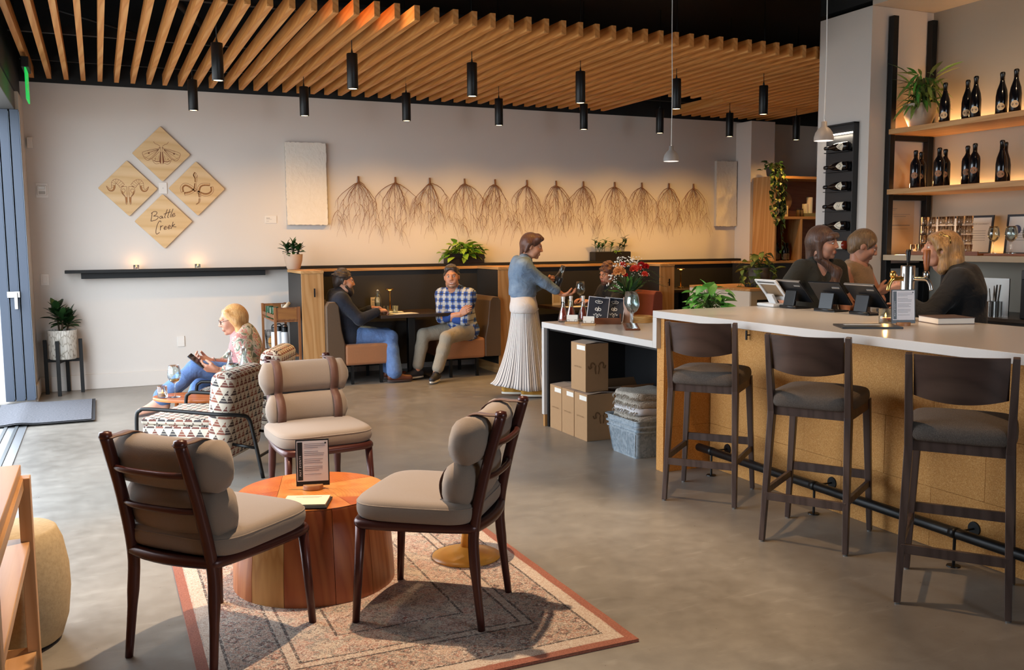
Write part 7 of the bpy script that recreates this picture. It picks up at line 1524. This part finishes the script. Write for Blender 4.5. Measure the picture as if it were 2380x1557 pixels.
# 5 --- guest behind the flowers
hp_ = PY(1412, 628, 9.85)
p = Person('guest with curly auburn hair and glasses half hidden by the flowers', (hp_.x + .08, 9.88, 0), SK1, .98, True); f = F2(-.98, -.1)
p.torso((hp_.x + .10, 9.88, .52), (hp_.x + .05, 9.86, .985), f); p.arm('L', (hp_.x - .30, 9.68, .80), (.2, -.4, -1)); p.arm('R', (hp_.x - .28, 9.98, .80), (.2, .4, -1)); p.leg('L', (hp_.x - .3, 9.75, .1), (-1, 0, .4)); p.leg('R', (hp_.x - .3, 9.98, .1), (-1, 0, .4)); p.head((hp_.x, 9.85, 1.115), (-.97, -.22), R3(-8)); p.hand('L', (-.9, .2, .1), (0, .2, -1), .7, .4); p.hand('R', (-.9, -.2, .1), (0, -.2, -1), .7, .4)
p.body(); p.brows(HR_); p.cloth('dark_shirt', p.torso_s(.02) + p.arm_s('L', .018, 1.45) + p.arm_s('R', .018, 1.45), BLK); p.cloth('trousers', SDF().cone(p.J['hiL'], p.J['hiR'], .115, k=.05) + p.leg_s('L', .014, 1.95, .02) + p.leg_s('R', .014, 1.95, .02), NAVY)
h = SDF().ell((0, -.022, .045), (.086, .104, .095), k=.02); rr_ = random.Random(3)
for k in range(40): a = rr_.uniform(0, 6.28); e = rr_.uniform(-.1, 1.4); h.ell((.085 * math.cos(a) * math.cos(e), -.022 + .1 * math.sin(a) * math.cos(e), .05 + .095 * math.sin(e)), (.02, .02, .018), k=.008)
h.ell((0, .115, -.012), (.066, .08, .07), k=.012, op='s'); p.hair(h, HR_); glasses(p, BMET); p.shoe('L', (-1, 0, 0), DSH, RUB, .26); p.shoe('R', (-1, 0, 0), DSH, RUB, .26)
b_ = SDF().ell((0, .07, -.095), (.04, .03, .03), k=.02).cone((-.06, .02, -.05), (-.035, .06, -.09), .012, .016, k=.02).cone((.06, .02, -.05), (.035, .06, -.09), .012, .016, k=.02); p.hair(b_, HR_, .005, 'beard')

# 6 --- bartender with long brown hair
def standing(label, hx, headz, face, bodyf, skin, sc, pitch=0, roll=0, dn=(0, 0)):
    p = Person(label, (hx.x, hx.y, 0), skin, sc); bf = F2(*bodyf); n = Vector((hx.x - bf.x * .03 + dn[0], hx.y - bf.y * .03 + dn[1], headz - .135)); pl_ = Vector((n.x - bf.x * .05, n.y - bf.y * .05, n.z - .47 * sc)); p.torso(pl_, n, bf); p.head((hx.x, hx.y, headz), face, pitch, roll); r_ = p.J['r']
    for sd, e in (('R', 1), ('L', -1)): p.leg(sd, pl_ + r_ * e * .1 + Vector((0, 0, -pl_.z + .09)), bf.to_3d(), .43 / sc * (pl_.z / .91), .41 / sc * (pl_.z / .91))
    return p
RT = Vector((.912, -.41, 0)); FW = Vector((.41, .912, 0))
hx = PX(1913, 566, 4.80); p = standing('bartender with long brown hair and fringe in a dark olive shirt', hx, hx.z, (.50, -.87), (-.28, -.96), SK1, .97, R3(-2), R3(5))
J = p.J; p.arm('R', J['shR'] - RT * .16 - FW * .30 + Vector((0, 0, -.34)), (-.9, .5, -.3)); p.arm('L', J['shL'] + RT * .02 - FW * .20 + Vector((0, 0, -.46)), (.8, .6, -.2)); p.hand('R', (.1, -1, -.1), (0, 0, -1), .4, .3); p.hand('L', (.0, -1, -.3), (-.3, 0, -1), .4, .3)
p.body(); HBR = hairm('hair_brown', '#2c1a12', '#6b4630'); p.brows(HBR); tp = p.torso_s(.015) + p.arm_s('L', .024, .52) + p.arm_s('R', .024, .52); bf3 = p.J['f']; tp.cone(p.J['che'] + bf3 * .13 + p.up * .0, p.J['nek'] + bf3 * .07 + p.up * .05, .02, .075, k=.012, op='s'); tp.cone(p.J['nek'], p.J['nek'] + p.up * .1, .06, .07, k=.02, op='s'); p.cloth('olive_shirt', tp, OLV); p.cloth('trousers', SDF().cone(p.J['hiL'], p.J['hiR'], .112, k=.05) + p.leg_s('L', .014, 1.95, .02) + p.leg_s('R', .014, 1.95, .02), BLK)
p.cloth('shirt_collar', SDF().cone(p.J['nek'] - p.J['rs'] * .05 - p.up * .005, p.J['nek'] + p.J['rs'] * .05 - p.up * .005, .05, k=.02).cone(p.J['nek'] + bf3 * .02, p.J['nek'] + bf3 * .1 + p.up * .1, .05, .065, k=.01, op='s'), OLV, .007)
h = SDF().ell((0, -.022, .04), (.083, .103, .098), k=.02).cone((-.074, -.02, .02), (-.085, -.035, -.14), .024, .032, k=.03).cone((-.085, -.035, -.14), (-.115, -.03, -.30), .032, .03, k=.04).cone((0, -.075, .0), (-.03, -.08, -.22), .055, .05, k=.04).cone((.074, -.01, .02), (.062, .0, -.10), .016, .02, k=.03).cone((-.045, .078, .058), (.045, .078, .058), .024, .024, k=.02).cone((-.05, .074, .05), (.05, .074, .05), .02, k=.02)
h.ell((0, .104, -.022), (.064, .07, .068), k=.010, op='s'); p.hair(h, HBR); q = SDF(); a0 = p.hp(.05, -.02, -.10); a1 = p.J['shL'] + bf3 * .085 - p.up * .02 - p.J['r'] * -.05; a2 = p.J['che'] - p.J['r'] * .055 + bf3 * .13 - p.up * .06; a3 = p.J['wai'] - p.J['r'] * .05 + bf3 * .14 - p.up * .0; q.cone(a0, a1, .03, .034, k=.03).cone(a1, a2, .034, .042, k=.04).cone(a2, a3, .042, .028, k=.04); p.cloth('long_lock', q, HBR, .007); part('earring', B().tube([p.hp(-.08, -.005, -.045 + .0) + Vector((.012 * math.cos(k * .5236), 0, .012 * math.sin(k * .5236))) - p.o for k in range(12)], .0015, 5, closed=True), BRASS, p.root)
p.shoe('L', (-.2, -1, 0), BLK, RUBD); p.shoe('R', (-.2, -1, 0), BLK, RUBD)

# 7 --- bartender with tied hair, looking down
hx = PX(2008, 572, 5.34); p = standing('bartender with tied fair hair in a beige sleeveless top', hx, hx.z, (.74, -.67), (.30, -.95), SK1, .93, R3(-24), R3(4))
J = p.J; c_ = J['che'] + J['f'] * .17; p.arm('R', c_ + RT * .02 + Vector((0, 0, -.10)), (-.8, .3, -.7)); p.arm('L', c_ - RT * .02 + Vector((0, 0, -.16)), (.9, .2, -.6)); p.hand('R', (.75, -.2, .35), (-.3, .8, .1), .25, .2); p.hand('L', (-.9, -.1, .15), (.2, .9, .0), .2, .2)
p.body(); HF = hairm('hair_fair', '#4a3420', '#8f6f48'); p.brows(HF); tp = p.torso_s(.012); tp.cone(p.J['nek'], p.J['nek'] + p.up * .1, .06, .07, k=.02, op='s'); p.cloth('sleeveless_top', tp, BEI); p.cloth('trousers', SDF().cone(p.J['hiL'], p.J['hiR'], .112, k=.05) + p.leg_s('L', .014, 1.95, .02) + p.leg_s('R', .014, 1.95, .02), BLK)
h = SDF().ell((0, -.022, .038), (.082, .102, .096), k=.02).ell((0, -.105, .01), (.035, .032, .045), k=.02).ell((0, -.065, -.045), (.058, .045, .05), k=.03).cone((-.06, .05, .06), (-.074, .02, .0), .016, .012, k=.03).cone((.06, .05, .06), (.074, .02, .0), .016, .012, k=.03); h.ell((0, .108, -.012), (.068, .075, .074), k=.012, op='s').ell((-.082, .01, -.008), (.02, .022, .03), k=.008, op='s').ell((.082, .01, -.008), (.02, .022, .03), k=.008, op='s'); p.hair(h, HF); w = p.J['wrL']; d = (p.J['elL'] - w).normalized(); q = SDF().cone(w + d * .025, w + d * .055, .034, k=.01); p.cloth('wristwatch', q, BLK, .006); p.shoe('L', (.3, -1, 0), BLK, RUBD); p.shoe('R', (.3, -1, 0), BLK, RUBD)

# 8 --- bartender in black, turned away
hx = PX(2186, 582, 4.86); p = standing('bartender in black with blonde highlights seen from behind', hx, hx.z, (-.80, .60), (-.62, .78), SK1, 1.0, R3(10), 0, (.04, -.05))
J = p.J; p.arm('L', hx + RT * -.26 + FW * .0 + Vector((0, 0, -.30)), (-.2, -.9, -.8)); p.arm('R', hx + FW * .26 - RT * .1 + Vector((0, 0, -.40)), (.3, .6, -.8)); p.hand('L', (-.35, -.1, .95), (.6, .5, .1), .6, .5); p.hand('R', (-.5, .6, .3), (-.2, -.4, -.8), .5, .4)
p.body(); HH = hairm('hair_highlight', '#5a3a22', '#c99a5c'); p.brows(HH); p.cloth('black_top', p.torso_s(.026) + p.arm_s('L', .024, 1.55) + p.arm_s('R', .024, 1.7), BLK); p.cloth('trousers', SDF().cone(p.J['hiL'], p.J['hiR'], .118, k=.05) + p.leg_s('L', .014, 1.95, .02) + p.leg_s('R', .014, 1.95, .02), BLK)
h = SDF().ell((0, -.022, .04), (.084, .104, .098), k=.02).cone((-.074, -.01, .02), (-.08, -.02, -.12), .024, .034, k=.03).cone((.074, -.03, .02), (.08, -.05, -.12), .026, .034, k=.03).cone((0, -.08, .0), (.0, -.12, -.16), .062, .06, k=.04).cone((-.05, -.09, -.05), (-.05, -.14, -.24), .045, .028, k=.04).cone((.04, -.09, -.05), (.045, -.15, -.27), .045, .03, k=.04).cone((-.05, .06, .07), (.05, .06, .07), .026, k=.03).cone((-.068, .045, .05), (-.082, .01, -.02), .02, .02, k=.03); h.ell((0, .112, -.014), (.066, .08, .075), k=.012, op='s').ell((-.086, .018, -.016), (.02, .018, .026), k=.008, op='s'); p.hair(h, HH); part('hair_clip', B().tube([p.hp(-.062, .02, .10) - p.o, p.hp(-.07, -.02, .09) - p.o, p.hp(-.082, -.03, .05) - p.o], .006, 8).tube([p.hp(-.062 + .0, .03 + .012 * math.cos(k * .5236), .10 + .012 * math.sin(k * .5236)) - p.o for k in range(12)], .003, 6, closed=True), BRASS, p.root, smooth=True); p.shoe('L', (-.6, .8, 0), BLK, RUBD); p.shoe('R', (-.6, .8, 0), BLK, RUBD)
